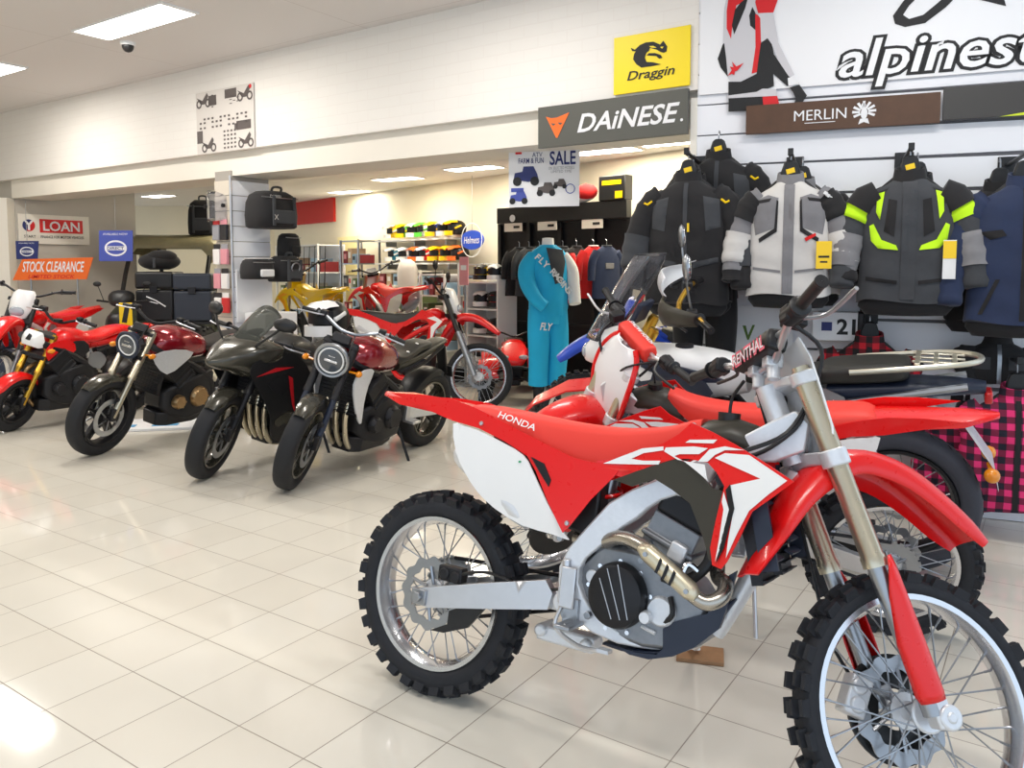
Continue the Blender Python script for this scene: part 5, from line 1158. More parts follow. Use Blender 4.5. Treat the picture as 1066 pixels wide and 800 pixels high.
# --- adventure bike, facing left behind the motocross pair
d6 = V((-.88, .475, 0)).normalized(); ra = V((1.86, 3.76, 0))
k10 = pose('adventure_motorcycle', 'adventure motorcycle with clear windscreen and luggage rack, facing left in front of the jackets', ra, d6, .1, scale=1.05)
def adventure(t):
    wb = 1.55; rk = R(27); ax = V((-math.sin(rk), 0, math.cos(rk))); s0 = V((wb+.11, 0, 0)); T = steer_m(.35, s0, ax)
    fx_ = lambda z, off: wb+.11-math.tan(rk)*z+off
    wheel(t, 'rear_wheel', (0, 0, .333), .333, .15, .235, 'spoked', False, None, DARK, disc=(-1,), nsp=24, disc_r=.12, hub_m=GOLD, tyre_m=TYREA)
    mb = MB(); tyre = [o for o in t.children if o.name.startswith('rear_tyre')][0]
    for i in range(26):
        a = 2*PI*i/26
        for sd in (-1, 1):
            pts = []
            for k in range(5):
                ph = k/4; aa = a+ph*.16+(0 if sd > 0 else .12); lat = sd*(.008+.055*ph); r_ = .3335-.035*ph**2.2
                pts.append(V((r_*math.cos(aa), lat, .333+r_*math.sin(aa))))
            mb.tube(pts, [.0012, .003, .003, .0025, .001], 5)
    mb.build('tread_groove', DARK, tyre)
    wheel(t, 'front_wheel', (wb, 0, .345), .345, .09, .278, 'spoked', False, T, DARK, disc=(-1, 1), nsp=24, disc_r=.15)
    for sd in (-1, 1):
        fork_leg(t, sd*.105, (fx_(1.1, .035), 1.1), (wb, .35), .028, .0225, T, GOLD, DARK, split=.55)
        MB().loft([[V((x, sd*y+q*.016, z+p)) for q, p in ((-1, -h_), (1, -h_), (1, h_), (-1, h_))] for x, y, z, h_ in ((.55, .1, .45, .05), (0, .12, .333, .03), (-.05, .12, .333, .028))]).build('swingarm_rail', ALU, t, bevel=.006)
        MB().tube([(1.2, sd*.04, .95), (.95, sd*.13, .85), (.7, sd*.14, .65), (.58, sd*.12, .4), (.8, sd*.1, .26), (1.05, sd*.1, .4)], .022, 8, smooth=4).build('frame_tube', DARK, t)
        MB().tube([(.55, sd*.12, .7), (.2, sd*.13, .8), (-.25, sd*.12, .9)], .016, 8).build('subframe', STEEL, t)
    MB().loft([[V((x, y, z)) for y, z in ((-w_, z0), (-w_, z1), (w_, z1), (w_, z0))] for x, w_, z0, z1 in ((.56, .15, .36, .62), (.75, .18, .3, .7), (1.0, .16, .32, .72), (1.08, .1, .36, .6))]).build('engine', DARK, t, bevel=.02)
    bodyloft([(.66, .9, .1, .03, .12), (.8, .91, .15, .06, .16), (1.0, .92, .18, .07, .2), (1.15, .93, .19, .06, .2), (1.26, .94, .14, .05, .16), (1.36, .95, .1, .05, .12)]).build('fuel_tank', c_tank, t, ang=60)
    side_panel(t, 'side_fairing', [(1.36, .98), (1.42, .86), (1.3, .66), (1.1, .56), (.95, .66), (.78, .82), (.9, .9), (1.15, .93)], lambda a, b: lerp(a, .8, 1.42, .235, .13), BLUEBLK)
    bodyloft([(-.03, .945, .1, .02, .03), (.0, .95, .14, .032, .05), (.14, .94, .15, .035, .06), (.3, .925, .15, .03, .06), (.36, .90, .14, .03, .06), (.5, .885, .14, .03, .06), (.66, .9, .1, .05, .06)], e=4).build('seat', SEATB, t, ang=60)
    MB().box((.32, .16, .905), (.004, .02, .07)).build('seat_seam', INK, t)
    tailst = [(-.32, .88, .05, .02, .03), (-.22, .88, .09, .025, .04), (.0, .87, .12, .03, .06), (.3, .84, .13, .03, .08)]
    bodyloft(tailst).build('tail_cowl', BLUEBLK, t, ang=60)
    # luggage rack: bent tube loop with slotted plate
    rk_ = [(.2, .18, .945), (0, .175, .97), (-.17, .15, .99), (-.27, .09, .997), (-.3, 0, 1.0), (-.27, -.09, .997), (-.17, -.15, .99), (0, -.175, .97), (.2, -.18, .945)]
    r_ = MB().tube(rk_, .0125, 10, smooth=4).build('luggage_rack', CHAMP, t)
    mb = MB()
    for x in (-.06, -.13, -.2): mb.box((x, 0, .99), (.022, .3-abs(x+.06)*.8, .01))
    for y in (-.09, 0, .09): mb.box((-.14, y, .991), (.2, .02, .009))
    mb.build('rack_plate', CHAMP, r_, bevel=.003)
    MB().box((-.33, 0, .84), (.03, .12, .05)).build('tail_light', REDLENS, t, bevel=.008)
    MB().loft([[V((x, y*w_, z)) for y in (-1, -.4, .4, 1)]+[V((x, y*w_, z-.012)) for y in (1, .4, -.4, -1)] for x, z, w_ in ((-.1, .82, .08), (-.24, .74, .09), (-.36, .56, .1), (-.38, .46, .09))]).build('rear_fender', ALUC, t)
    for sd in (-1, 1): MB().tube([(-.34, sd*.06, .56), (-.35, sd*.13, .54)], .008, 8).ell((-.35, sd*.16, .54), (.03, .032, .032), n=16, m=10).build('turn_signal', AMBER, t)
    side_panel(t, 'side_cover', [(.6, .84), (.55, .7), (.35, .68), (.2, .78), (.3, .86)], lambda a, b: .155, STEEL)
    tf(MB(), T).loft([[V((x, y*w_, z)) for y in (-1, -.5, .5, 1)]+[V((x, y*w_, z-.01)) for y in (1, .5, -.5, -1)] for x, z, w_ in ((1.3, .74, .07), (1.45, .79, .08), (1.6, .78, .075), (1.78, .7, .05), (1.84, .64, .03))]).build('front_fender', RED, t, ang=50)
    bodyloft([(1.5, .94, .06, .04, .05), (1.44, .97, .13, .07, .09), (1.34, 1.0, .16, .08, .12), (1.26, 1.02, .15, .06, .1)]).build('headlight_cowl', WHITE, t, ang=60)
    MB().ell((1.49, 0, .95), (.03, .09, .045), n=20, m=10).build('headlight', LENS, t)
    # tall screen
    MB().grid(lambda u, v: V((1.5-.27*u, (v-.5)*2*(.19+.04*u-.11*u**4), 1.03+.42*u))+V((-.13*(2*v-1)**2, 0, 0)), 14, 14).build('windscreen', GLASSC, t).modifiers.new('s', 'SOLIDIFY').thickness = .004
    for sd in (-1, 1): MB().tube([(1.4, sd*.08, 1.02), (1.37, sd*.09, 1.16)], .008, 8).build('screen_bracket', DARK, t)
    MB().box((1.2, 0, 1.16), (.03, .2, .12), Matrix.Rotation(-.5, 3, 'Y')).build('instrument', BLUEBLK, t, bevel=.01)
    hz = 1.17; bx = fx_(hz, -.06)
    tf(MB(), T).tube([(bx-.12, -.42, hz+.03), (bx-.06, -.25, hz+.05), (bx, -.12, hz), (bx, 0, hz-.03), (bx, .12, hz), (bx-.06, .25, hz+.05), (bx-.12, .42, hz+.03)], .0135, 10, smooth=3).build('handlebar', GOLD, t)
    for sd in (-1, 1):
        knurled_grip(t, (bx-.08, sd*.3, hz+.045), (bx-.125, sd*.43, hz+.03), T)
        tf(MB(), T).box((bx-.05, sd*.25, hz+.05), (.05, .06, .05)).build('switchgear', DARK, t, bevel=.008)
        hs = []
        for v in range(9):
            q = v/8; hh = .065*(1-.55*q*q)*(.75 if v == 0 else 1); y_ = sd*(.17+.29*q); x_ = bx+.07+.03*math.sin(q*PI)-.13*q**2.5
            hs.append([V((x_+.02*(1-k*k), y_, hz+.07+hh*k+.02*q)) for k in (-1, -.5, 0, .5, 1)]+[V((x_+.02*(1-k*k)-.008, y_, hz+.07+hh*k+.02*q)) for k in (1, .5, 0, -.5, -1)])
        tf(MB(), T).loft(hs).build('hand_guard', WHITE if sd < 0 else OLIVE, t, ang=60)
        lever(t, (bx+.0, sd*.26, hz+.04), (bx+.04, sd*.3, hz+.04), (bx-.02, sd*.43, hz+.03), T, DARK)
        rider_mirror(t, (bx-.05, sd*.25, hz+.06), (bx-.03, sd*.33, hz+.3), T, STEEL, r=(.05, .02, .065))
    MB().tube([(.58, .13, .36), (.52, .3, .03), (.52, .33, .012)], .011, 8).box((.52, .34, .012), (.08, .05, .012)).build('side_stand', DARK, t)
    MB().cyl((.98, 0, .975), (.98, 0, 1.0), .045, n=24).build('fuel_cap', DARK, t)
    side_panel(t, 'tank_graphic', [(1.2, .97), (1.1, .9), (.86, .86), (.74, .88), (.95, .93)], lambda a, b: .2, BLUEBLK, lift=.006, thick=.02, sides=(-1, 1))
    MB().lathe([(.001, 0), (.055, .01), (.065, .05), (.065, .38), (.03, .42)], (.35, -.19, .5), (-.93, -.1, .28), 20).build('muffler', STEEL, t)
c_tank = WHITE; CHAMP = mat('champagne_rack', s(214, 208, 190), .3, .8)
adventure(k10)

pc = (V((-2.02, 9.47, 0))+V((-1.17, 10.12, 0)))/2+d5*.7; pm_ = Matrix.Rotation(math.atan2(d5.y, d5.x), 3, 'Z')
o = MB().box((0, 0, .088), (2.3, 2.0, .176)).box((0, 0, .03), (2.34, 2.04, .06)).build('display_platform', DARK, bevel=.01); o.location = (pc.x, pc.y, 0); o.rotation_euler.z = math.atan2(d5.y, d5.x)
tag(o, 'low dark platform carrying the yellow and red dirt bikes behind the row', 'platform')
# ------------------------------------------------------------------ garments on the slat wall
SANG = math.atan2(SD.y, SD.x)
def plaid_mat(name, c1, c2, c3):
    m, nt, b = node_mat(name, .85); N, L = nt.nodes, nt.links
    tc = N.new('ShaderNodeTexCoord'); prev = None
    for ax_, sc_ in (('X', 9.0), ('Z', 9.0)):
        wv = N.new('ShaderNodeTexWave'); wv.bands_direction = ax_; wv.inputs['Scale'].default_value = sc_/2; wv.inputs['Distortion'].default_value = .6
        L.new(tc.outputs['Object'], wv.inputs['Vector'])
        rp = N.new('ShaderNodeValToRGB'); rp.color_ramp.interpolation = 'CONSTANT'; rp.color_ramp.elements[0].color = (0, 0, 0, 1); rp.color_ramp.elements[1].position = .5; rp.color_ramp.elements[1].color = (1, 1, 1, 1)
        L.new(wv.outputs['Fac'], rp.inputs['Fac'])
        if prev is None: prev = rp.outputs['Color']
        else:
            ad = N.new('ShaderNodeMixRGB'); ad.blend_type = 'ADD'; ad.inputs['Fac'].default_value = 1
            h1 = N.new('ShaderNodeMixRGB'); h1.blend_type = 'MIX'; h1.inputs['Fac'].default_value = .5
            L.new(prev, h1.inputs['Color1']); L.new(rp.outputs['Color'], h1.inputs['Color2'])
            r2 = N.new('ShaderNodeValToRGB'); r2.color_ramp.interpolation = 'CONSTANT'
            e = r2.color_ramp.elements; e[0].color = (*c1, 1); e[1].position = .75; e[1].color = (*c3, 1)
            k = e.new(.25); k.color = (*c2, 1)
            L.new(h1.outputs['Color'], r2.inputs['Fac']); L.new(r2.outputs['Color'], b.inputs['Base Color'])
    return m
PLAID = plaid_mat('pink_plaid', s(24, 22, 40), s(120, 24, 60), s(232, 50, 118)); PLAIDR = plaid_mat('red_plaid', s(26, 22, 26), s(110, 18, 30), s(200, 30, 46))
TW = [(0.0, .062, .055), (-.03, .075, .062), (-.055, .12, .08), (-.085, .175, .095), (-.13, .215, .108), (-.2, .228, .118), (-.35, .23, .12), (-.5, .232, .118), (-.65, .242, .118), (-.8, .25, .12)]
def tw(z):
    for (z0, w0, d0), (z1, w1, d1) in zip(TW, TW[1:]):
        if z <= z0 and z >= z1: t = (z0-z)/(z0-z1); return w0+(w1-w0)*t, d0+(d1-d0)*t
    return TW[-1][1:] if z < -.8 else TW[0][1:]
def fold(x, z, seed): return .007*math.sin(11*x+23*z+seed)*math.sin(17*z+seed*2)+.005*math.sin(31*x-9*z+seed*3)
def tor_y(x, z, seed=0.0):
    w_, d = tw(z); k = max(0.0, 1-(abs(x)/w_)**2.5)
    return -(d*k**(1/2.5))-fold(x, z, seed)
def garment(name, label, cat, loc, rotz, body, sleeve, panels=(), group=None, L=.78, sc_=1.0, cuffs=None, upper=None, lining=None, seed=0.0, collar=None, zipm=None, arm_in=.0, lowarm=None):
    t = thing(name, label, cat, loc, rotz, group); t.scale = (sc_, sc_*.82, sc_)
    secs = []; n = 36
    for i in range(25):
        z = -.02-(L-.02)*i/24; w_, d = tw(z); r = []
        for k in range(n):
            a = 2*PI*k/n; ca, sa = math.cos(a), math.sin(a); x = w_*math.copysign(abs(ca)**.8, ca); y = d*math.copysign(abs(sa)**.8, sa)
            r.append(V((x, y-fold(x, z, seed)*(1 if y < 0 else -1), z+.012*math.sin(3*a+seed)*(i/24)**3)))
        secs.append(r)
    MB().loft(secs).build('body', body, t, ang=80)
    for sd in (-1, 1):
        P = [(.155, 0, -.105), (.21, -.005, -.15), (.265-arm_in, -.01, -.27), (.3-arm_in*1.3, -.025, -.42), (.315-arm_in*1.5, -.05, -.56), (.32-arm_in*1.6, -.075, -.68)]
        P = catmull([(sd*x, y, z*(1 if z > -.2 else (L+.1)/.88)) for x, y, z in P], 5); N = len(P); rs = [.07+.012*math.sin(PI*i/N)-.014*(i/N)+.004*math.sin(i*2.1+seed+sd) for i in range(N)]
        MB().tube(P, rs, 16).build('sleeve', sleeve, t, ang=80)
        if upper: MB().tube(P[3:11], [q+.009 for q in rs[3:11]], 16).build('sleeve_panel', upper, t, ang=80)
        if lowarm: MB().tube(P[13:21], [q+.009 for q in rs[13:21]], 16).build('sleeve_panel', lowarm, t, ang=80)
        if cuffs: MB().tube(P[-4:], [q+.004 for q in rs[-4:]], 16).build('cuff', cuffs, t, ang=80)
    cr = []
    for z, r_, y in ((-.05, .092, 0), (-.02, .078, -.004), (.02, .072, -.008), (.035, .07, -.008), (.034, .06, -.006), (-.0, .056, 0)): cr.append([V((r_*1.05*math.cos(2*PI*i/24), y+r_*.85*math.sin(2*PI*i/24), z+.018*math.sin(2*PI*i/24))) for i in range(24)])
    MB().loft(cr, cap=False).build('collar', collar or body, t, ang=80)
    if lining:
        ls = []
        for z, k in ((-L+.06, .93), (-L-.03, .95), (-L-.075, .8), (-L-.08, .4)): w_, d = tw(z); ls.append([V((w_*k*math.cos(2*PI*i/24), .02+d*k*math.sin(2*PI*i/24), z)) for i in range(24)])
        MB().loft(ls).build('lining', lining, t, ang=80)
    for q in panels:
        pts, m_, nm = q[:3]; lf = q[3] if len(q) > 3 else .003
        for sd in ((-1, 1) if not (len(q) > 4 and q[4]) else (q[4],)):
            pp = [(sd*x, z) for x, z in pts]
            MB().panel(pp, lambda a, b, th: V((a, tor_y(a, b, seed)-lf+th, b)), .03, .004).build(nm, m_, t, ang=80)
    if zipm: MB().panel([(-.012, -.04), (.012, -.04), (.012, -L+.01), (-.012, -L+.01)], lambda a, b, th: V((a, tor_y(a, b, seed)-.004+th, b)), .03, .004).build('zip', zipm, t)
    return t
def hanger(loc, rotz, label, logo=True, group=None, sc_=1.0):
    t = thing('clothes_hanger', label, 'hanger', loc, rotz, group); t.scale = (sc_,)*3
    MB().tube([(.13, 0, -.08), (.06, 0, -.02), (0, 0, .012), (-.06, 0, -.02), (-.13, 0, -.08)], .012, 10, smooth=4).build('shoulder_bar', BLACK, t)
    MB().loft([[V((x*w_, y, z)) for x, y in ((-1, -.018), (1, -.018), (1, .018), (-1, .018))] for z, w_ in ((-.02, .05), (.03, .05), (.075, .036), (.09, .02))]).build('neck_block', BLACK, t, bevel=.008)
    MB().tube([(0, 0, .085), (0, 0, .12), (.0, .022, .142), (0, .04, .125)], .004, 8, smooth=5).build('hook', STEEL, t)
    if logo: MB().box((0, -.021, .03), (.045, .003, .028), Matrix.Rotation(-.25, 3, 'Y')).build('logo_plate', YEL, t)
    return t
def wall_arm(u, z, L_, label, group=None):
    q = slat_pt(u, z, .003); t = thing('garment_bracket', label, 'bracket', tuple(q), SANG, group)
    MB().box((0, -.006, 0), (.1, .012, .13)).build('back_plate', BLACK, t, bevel=.003)
    MB().box((0, -.006-L_/2, .02), (.028, L_, .014)).box((0, -L_-.004, .03), (.03, .008, .04)).build('arm', BLACK, t, bevel=.003)
    return t
def hang(px, py, off, **k):
    u, z = slat_uv(px, py, off); return u, z
def on_slat(u, z, off): return tuple(slat_pt(u, z, off))
jobs = []
def stack(px, py, kinds, armlab, hl):
    u, z = slat_uv(px, py, .45)
    wall_arm(u, z+.11, .5, armlab)
    for k, fn in enumerate(kinds):
        off = (.45-.29*k) if px > 720 else (.43-.17*k)
        fn(u+.0*k, z, off)
def blackj(label, sd):
    def f(u, z, off):
        garment('motorcycle_jacket', label, 'jacket', on_slat(u, z, off), SANG-.0, C_BLACK, C_BLACK, [
            ([(.1, -.12), (.19, -.14), (.2, -.3), (.12, -.32)], C_CHAR, 'chest_panel'), ([(.05, -.5), (.19, -.47), (.19, -.5), (.05, -.535)], C_CHAR, 'pocket_flap', .006)], lowarm=C_CHAR, lining=C_BLACK, seed=sd, zipm=C_CHAR, L=.74, sc_=1.0)
        t_ = bpy.data.objects[max((o.name for o in COL.objects if o.name.startswith('motorcycle_jacket')), key=lambda n: (len(n), n))]
        for s_ in (-1, 1): MB().tube([(s_*.20, -.075, -.14), (s_*.225, -.085, -.16), (s_*.245, -.08, -.15)], .007, 6).build('logo', YEL, t_)
        MB().box((.02, tor_y(.02, -.3, sd)-.008, -.3), (.012, .004, .05)).build('zip_pull', YEL, t_)
        MB().tube([(-.02, tor_y(-.02, -.5, sd)-.005, -.52), (.07, tor_y(.07, -.48, sd)-.006, -.49)], .004, 6).build('pocket_zip', STEEL, t_)
        hanger(on_slat(u, z+.01, off), SANG, 'black hanger with a yellow logo inside the '+('front' if off > .3 else 'middle' if off > .2 else 'rearmost')+' all-black jacket')
    return f
def greyj(u, z, off):
    front = off > .3
    garment('motorcycle_jacket', 'light grey motorcycle jacket with black shoulders and a yellow swing tag' if front else 'second light grey jacket with a checkered shoulder hanging behind the tagged one', 'jacket', on_slat(u+(0 if front else .05), z, off), SANG, C_LIGHT, C_GREY, [
        ([(.0, -.04), (.03, -.04), (.03, -.69), (.0, -.69)], C_GREY, 'zip_flap', .004),
        ([(.06, -.14), (.07, -.13), (.08, -.3), (.17, -.36), (.165, -.385), (.065, -.32)], C_BLACK, 'piping', .005), ([(.1, -.12), (.18, -.13), (.19, -.15), (.11, -.14)], C_BLACK, 'piping', .005),
        ([(.06, -.12), (.12, -.1), (.2, -.13), (.21, -.2), (.19, -.34), (.08, -.3)], C_GREY, 'chest_panel', .002),
        ([(.04, -.55), (.2, -.53), (.2, -.545), (.04, -.565)], C_GREY, 'pocket_flap', .006)], upper=C_BLACK, lowarm=C_LIGHT, cuffs=C_BLACK, lining=C_BLACK, seed=1.3 if front else 4.1, collar=C_GREY, L=.7, sc_=.93)
    t_ = bpy.data.objects[max((o.name for o in COL.objects if o.name.startswith('motorcycle_jacket')), key=lambda n: (len(n), n))]
    for k in range(5): MB().box((.2+.012*k, -.1+.012*k, -.1-.012*k), (.022, .01, .018), Matrix.Rotation(.6, 3, 'Y')).build('checker_patch', C_WHITE, t_)
    if front:
        MB().panel([(.09, -.36), (.15, -.33), (.155, -.345), (.1, -.38)], lambda a, b, th: V((a, tor_y(a, b, 1.3)-.008+th, b)), .03, .003).build('accent', C_RED, t_)
        MB().box((.2, -.13, -.46), (.085, .004, .16)).build('swing_tag', YEL, t_, bevel=.001)
        MB().box((.2, -.1325, -.47), (.06, .001, .012)).box((.2, -.1325, -.5), (.04, .001, .01)).build('tag_print', INK, t_)
    hanger(on_slat(u+(0 if front else .05), z+.01, off), SANG, 'black hanger with a yellow logo inside the '+('front' if front else 'rear')+' light grey jacket')
def neonj(u, z, off):
    front = off > .3
    garment('motorcycle_jacket', 'charcoal motorcycle jacket with neon yellow chest stripes and sleeve bands' if front else 'charcoal and neon jacket half hidden behind the striped neon one', 'jacket', on_slat(u+(0 if front else .06), z, off), SANG, C_CHAR, C_CHAR, [
        ([(.0, -.04), (.035, -.04), (.035, -.66), (.0, -.66)], C_CHAR, 'zip_flap', .006),
        ([(.05, -.4), (.06, -.375), (.13, -.345), (.17, -.26), (.19, -.27), (.18, -.35), (.145, -.39)], C_NEON, 'chest_stripe', .006),
        ([(.12, -.09), (.155, -.1), (.16, -.2), (.14, -.24), (.13, -.16)], C_NEON, 'shoulder_stripe', .006),
        ([(.1, -.07), (.2, -.11), (.215, -.18), (.16, -.16)], C_BLACK, 'yoke', .003), ([(.06, -.14), (.1, -.13), (.12, -.3), (.07, -.33)], C_BLACK, 'vent', .004),
        ([(.05, -.56), (.2, -.54), (.2, -.56), (.05, -.58)], C_BLACK, 'pocket_flap', .006)], upper=C_NEON, lowarm=C_GREY if front else None, lining=C_BLACK, seed=2.2 if front else 5.0, L=.67, sc_=1.0, collar=C_BLACK)
    t_ = bpy.data.objects[max((o.name for o in COL.objects if o.name.startswith('motorcycle_jacket')), key=lambda n: (len(n), n))]
    for sd in (-1, 1): MB().tube([(sd*.15, -.02, -.1), (sd*.2, -.02, -.125), (sd*.235, -.02, -.18)], [.076, .084, .085], 16).build('sleeve_top', C_BLACK, t_, ang=80)
    if front:
        MB().box((.19, -.128, -.45), (.06, .004, .2)).build('swing_tag', C_WHITE, t_); MB().box((.19, -.131, -.4), (.06, .002, .09)).build('tag_print', YEL, t_)
    hanger(on_slat(u+(0 if front else .06), z+.01, off), SANG, 'black hanger with a yellow logo inside the '+('front' if front else 'rear')+' neon-striped jacket')
def navyj(u, z, off):
    front = off > .3
    garment('motorcycle_jacket', 'dark navy jacket with a black chest logo, rightmost on the slat wall' if front else 'black jacket mostly hidden behind the navy one at the right edge', 'jacket', on_slat(u-(0 if front else .06), z, off), SANG, C_NAVY if front else C_BLACK, C_NAVY if front else C_BLACK, [
        ([(.08, -.28), (.1, -.25), (.2, -.26), (.15, -.3)], C_BLACK, 'logo', .005, -1), ([(.1, -.5), (.12, -.5), (.19, -.68), (.17, -.68)], C_BLACK, 'pocket_zip', .004)], lining=C_BLACK, seed=3.1 if front else 6.2, L=.72, sc_=1.0, zipm=C_BLACK)
    hanger(on_slat(u-(0 if front else .06), z+.01, off), SANG, 'black hanger inside the '+('navy' if front else 'hidden black')+' jacket at the right edge', logo=False)
stack(716, 184, [blackj('black textile motorcycle jacket hanging in front at the left end of the wall', .4), blackj('black motorcycle jacket with yellow shoulder logos, middle one of three', 2.7)], 'black display arm holding the black jackets', None)
u, z = slat_uv(748, 162, .12); blackj('black motorcycle jacket closest to the wall, rearmost of three', 5.1)(u, z, .12)
stack(823, 186, [greyj, greyj], 'black display arm under the brown sign, holding the light grey jackets', None)
stack(947, 182, [neonj, neonj], 'black display arm right of the brown emblem, holding the neon-striped jackets', None)
stack(1066, 188, [navyj, navyj], 'black display arm at the right edge holding the navy jacket', None)
# black trousers under the black jackets
u, z = slat_uv(735, 300, .12); t = thing('motorcycle_trousers', 'black motorcycle trousers hanging below the black jackets', 'trousers', on_slat(u, z, .16), SANG)
for sd in (-1, 1): MB().tube([(sd*.09, 0, .0), (sd*.1, 0, -.2), (sd*.1, .0, -.45), (sd*.1, 0, -.6)], [.1, .1, .085, .075], 16, smooth=3).build('leg', C_BLACK, t, ang=80)
MB().loft([[V((w_*math.cos(a), .09*math.sin(a), z_)) for a in [2*PI*i/24 for i in range(24)]] for z_, w_ in ((.14, .17), (.05, .19), (-.06, .2))]).build('waist', C_CHAR, t, ang=80)
# plaid shirts on the lower row
for px, py, off, m_, lab in ((905, 353, .2, PLAIDR, 'red and black plaid shirt on the lower row, mostly hidden by the luggage rack'), (1003, 436, .16, PLAID, 'pink and black plaid shirt hanging low behind the orange turn signal'), (1058, 408, .36, PLAID, 'pink and black plaid shirt hanging highest at the right edge')):
    u, z = slat_uv(px, py, off)
    wall_arm(u, z+.14, off+.05, 'black display arm '+('above the red and black plaid shirt' if px < 950 else 'over the pink plaid shirt behind the turn signal' if px < 1020 else 'over the highest pink plaid shirt' if px < 1060 else 'over the plaid shirt at the frame edge'))
    garment('plaid_shirt', lab, 'shirt', on_slat(u, z, off), SANG, m_, m_, [([(.05, -.2), (.16, -.19), (.16, -.32), (.05, -.33)], m_, 'chest_pocket', .004)], L=.5 if 1000 < px < 1010 else .62, seed=px*.01, zipm=C_BLACK, arm_in=.09)
    hanger(on_slat(u, z+.01, off), SANG, 'plain black hanger inside the '+lab.replace(' on the lower row, mostly hidden', ' partly covered').replace(' behind the orange turn signal', '')[:70].rsplit(' ', 1)[0], logo=False)
# white card with a green tick, white product box
u, z = slat_uv(765, 375, .03); u1, z1 = slat_uv(812, 322, .03)
t = board('brand_card', 'white card with a small green V mark, below the light grey jacket', 'sign', slat_pt(u-.02, z, .02), SD, u1-u+.1, z1-z+.02, PAPER, .006)
VG = mat('olive_green_print', s(92, 120, 50), .5)
shape(t, [(-.12, .22), (-.1, .22), (-.085, .16), (-.06, .225), (-.045, .225), (-.08, .13), (-.09, .13)], VG)
u, z = slat_uv(845, 355, .2); u1, z1 = slat_uv(897, 326, .2)
t = thing('product_box', 'white product box with black ends and black print, beside the handlebar grip', 'box', on_slat((u+u1)/2, z, .1), SANG)
w_, h_ = u1-u, z1-z
MB().box((0, 0, h_/2), (w_, .12, h_)).build('carton', PAPER, t, bevel=.006); MB().box((w_*.5, 0, h_*.5), (w_*.16, .13, h_*1.04)).build('end_cap', BLACK, t, bevel=.012)
text('21', INK, t, FRONT(w_*.2, h_*.5, -.0605), h=h_*.5, bold=.03); MB().box((-w_*.2, -.061, h_*.5), (w_*.22, .002, h_*.3)).build('print', NAVYP, t)
MB().tube([(-w_*.3, .06, h_*.5), (-w_*.3, .1, h_*.5)], .01, 8).box((0, .08, -.01), (w_, .06, .012)).build('shelf_clip', WHITE, t)

u, z = slat_uv(1040, 352, .2); wall_arm(u, z+.1, .22, 'black bracket holding the short black vest at the right edge')
garment('vest', 'short black vest hanging above the pink plaid shirts at the right edge', 'vest', on_slat(u, z, .17), SANG, C_BLACK, C_BLACK, [([(.05, -.12), (.16, -.12), (.16, -.2), (.05, -.2)], C_CHAR, 'pocket', .004)], L=.3, seed=.7, sc_=.85, arm_in=.1, zipm=STEEL)
# ------------------------------------------------------------------ quads, buggy, luggage, back-room goods
def quad(t, c):
    for x in (-.6, .6):
        for sd in (-1, 1):
            nm = 'front_wheel' if x > 0 else 'rear_wheel'
            tyre_mb((x, sd*.42, .28), .28, .22, .14, True, None, 20).build(nm.replace('wheel', 'tyre'), RUBBER2, t, ang=50)
            MB().lathe([(.02, .03), (.1, .05), (.14, .09), (.145, .1), (.145, -.08), (.02, -.08)], (x, sd*.42, .28), (0, sd, 0), 20, loop=True).build(nm, c.get('rim', STEEL), t)
            MB().tube([(x*.85, sd*.1, .35), (x, sd*.36, .28)], .02, 8).build('suspension_arm', DARK, t)
            fs = []
            for i in range(9):
                a = PI*(.08+.84*i/8); fs.append([V((x+.36*math.cos(a), sd*y, .3+.36*math.sin(a)+dz)) for y, dz in ((.22, .03), (.36, .02), (.52, -.02), (.52, -.035), (.36, .005), (.22, .015))])
            MB().loft(fs).build('fender', c['col'], t, ang=50)
    bodyloft([(-.85, .72, .12, .04, .06), (-.6, .76, .2, .05, .1), (-.2, .78, .16, .06, .12), (.1, .76, .13, .06, .14), (.3, .82, .14, .1, .16), (.55, .76, .2, .07, .16), (.8, .66, .16, .05, .1), (.88, .62, .08, .03, .05)], e=3).build('body', c['col'], t, ang=60)
    bodyloft([(-.55, .82, .13, .05, .04), (-.3, .84, .15, .05, .05), (.05, .83, .11, .04, .05), (.16, .84, .07, .04, .04)], e=3.5).build('seat', SEATB, t)
    MB().box((0, 0, .42), (.8, .3, .3)).box((.1, 0, .3), (1.1, .2, .1)).build('engine', DARK, t, bevel=.03)
    MB().tube([(.22, -.4, 1.0), (.28, -.2, 1.02), (.34, 0, .96), (.28, .2, 1.02), (.22, .4, 1.0)], .013, 8, smooth=4).build('handlebar', DARK, t)
    for sd in (-1, 1):
        knurled_grip(t, (.25, sd*.3, 1.015), (.22, sd*.42, 1.0), None); MB().ell((.82, sd*.14, .7), (.04, .07, .035), n=16, m=8).build('headlight', LENS, t)
    for x0, x1, z in (((-.85, -.45, .84), (.5, .85, .82)) if c.get('racks') else ()):
        mb = MB().tube([(x0, -.3, z), (x1, -.3, z), (x1, .3, z), (x0, .3, z)], .012, 8, loop=True)
        for y in (-.15, 0, .15): mb.tube([(x0, y, z), (x1, y, z)], .008, 6)
        mb.build('rack', DARK, t)
    MB().tube([(.9, -.2, .35), (.93, -.2, .55), (.93, .2, .55), (.9, .2, .35)], .018, 8, smooth=3).build('bumper', DARK, t)
    if c.get('trim'):
        for sd in (-1, 1): MB().box((.45, sd*.17, .74), (.4, .02, .05), Matrix.Rotation(.2, 3, 'Y')).build('trim_panel', WHITE, t, bevel=.01)
def veh(name, label, cat, x, y, ang): return thing(name, label, cat, (x, y, 0), ang)
o = veh('quad_bike', 'red quad bike with white trim and fat knobby tyres, left of the mannequin', 'quad bike', .02, 8.9, -1.57); o.scale = (.72,)*3
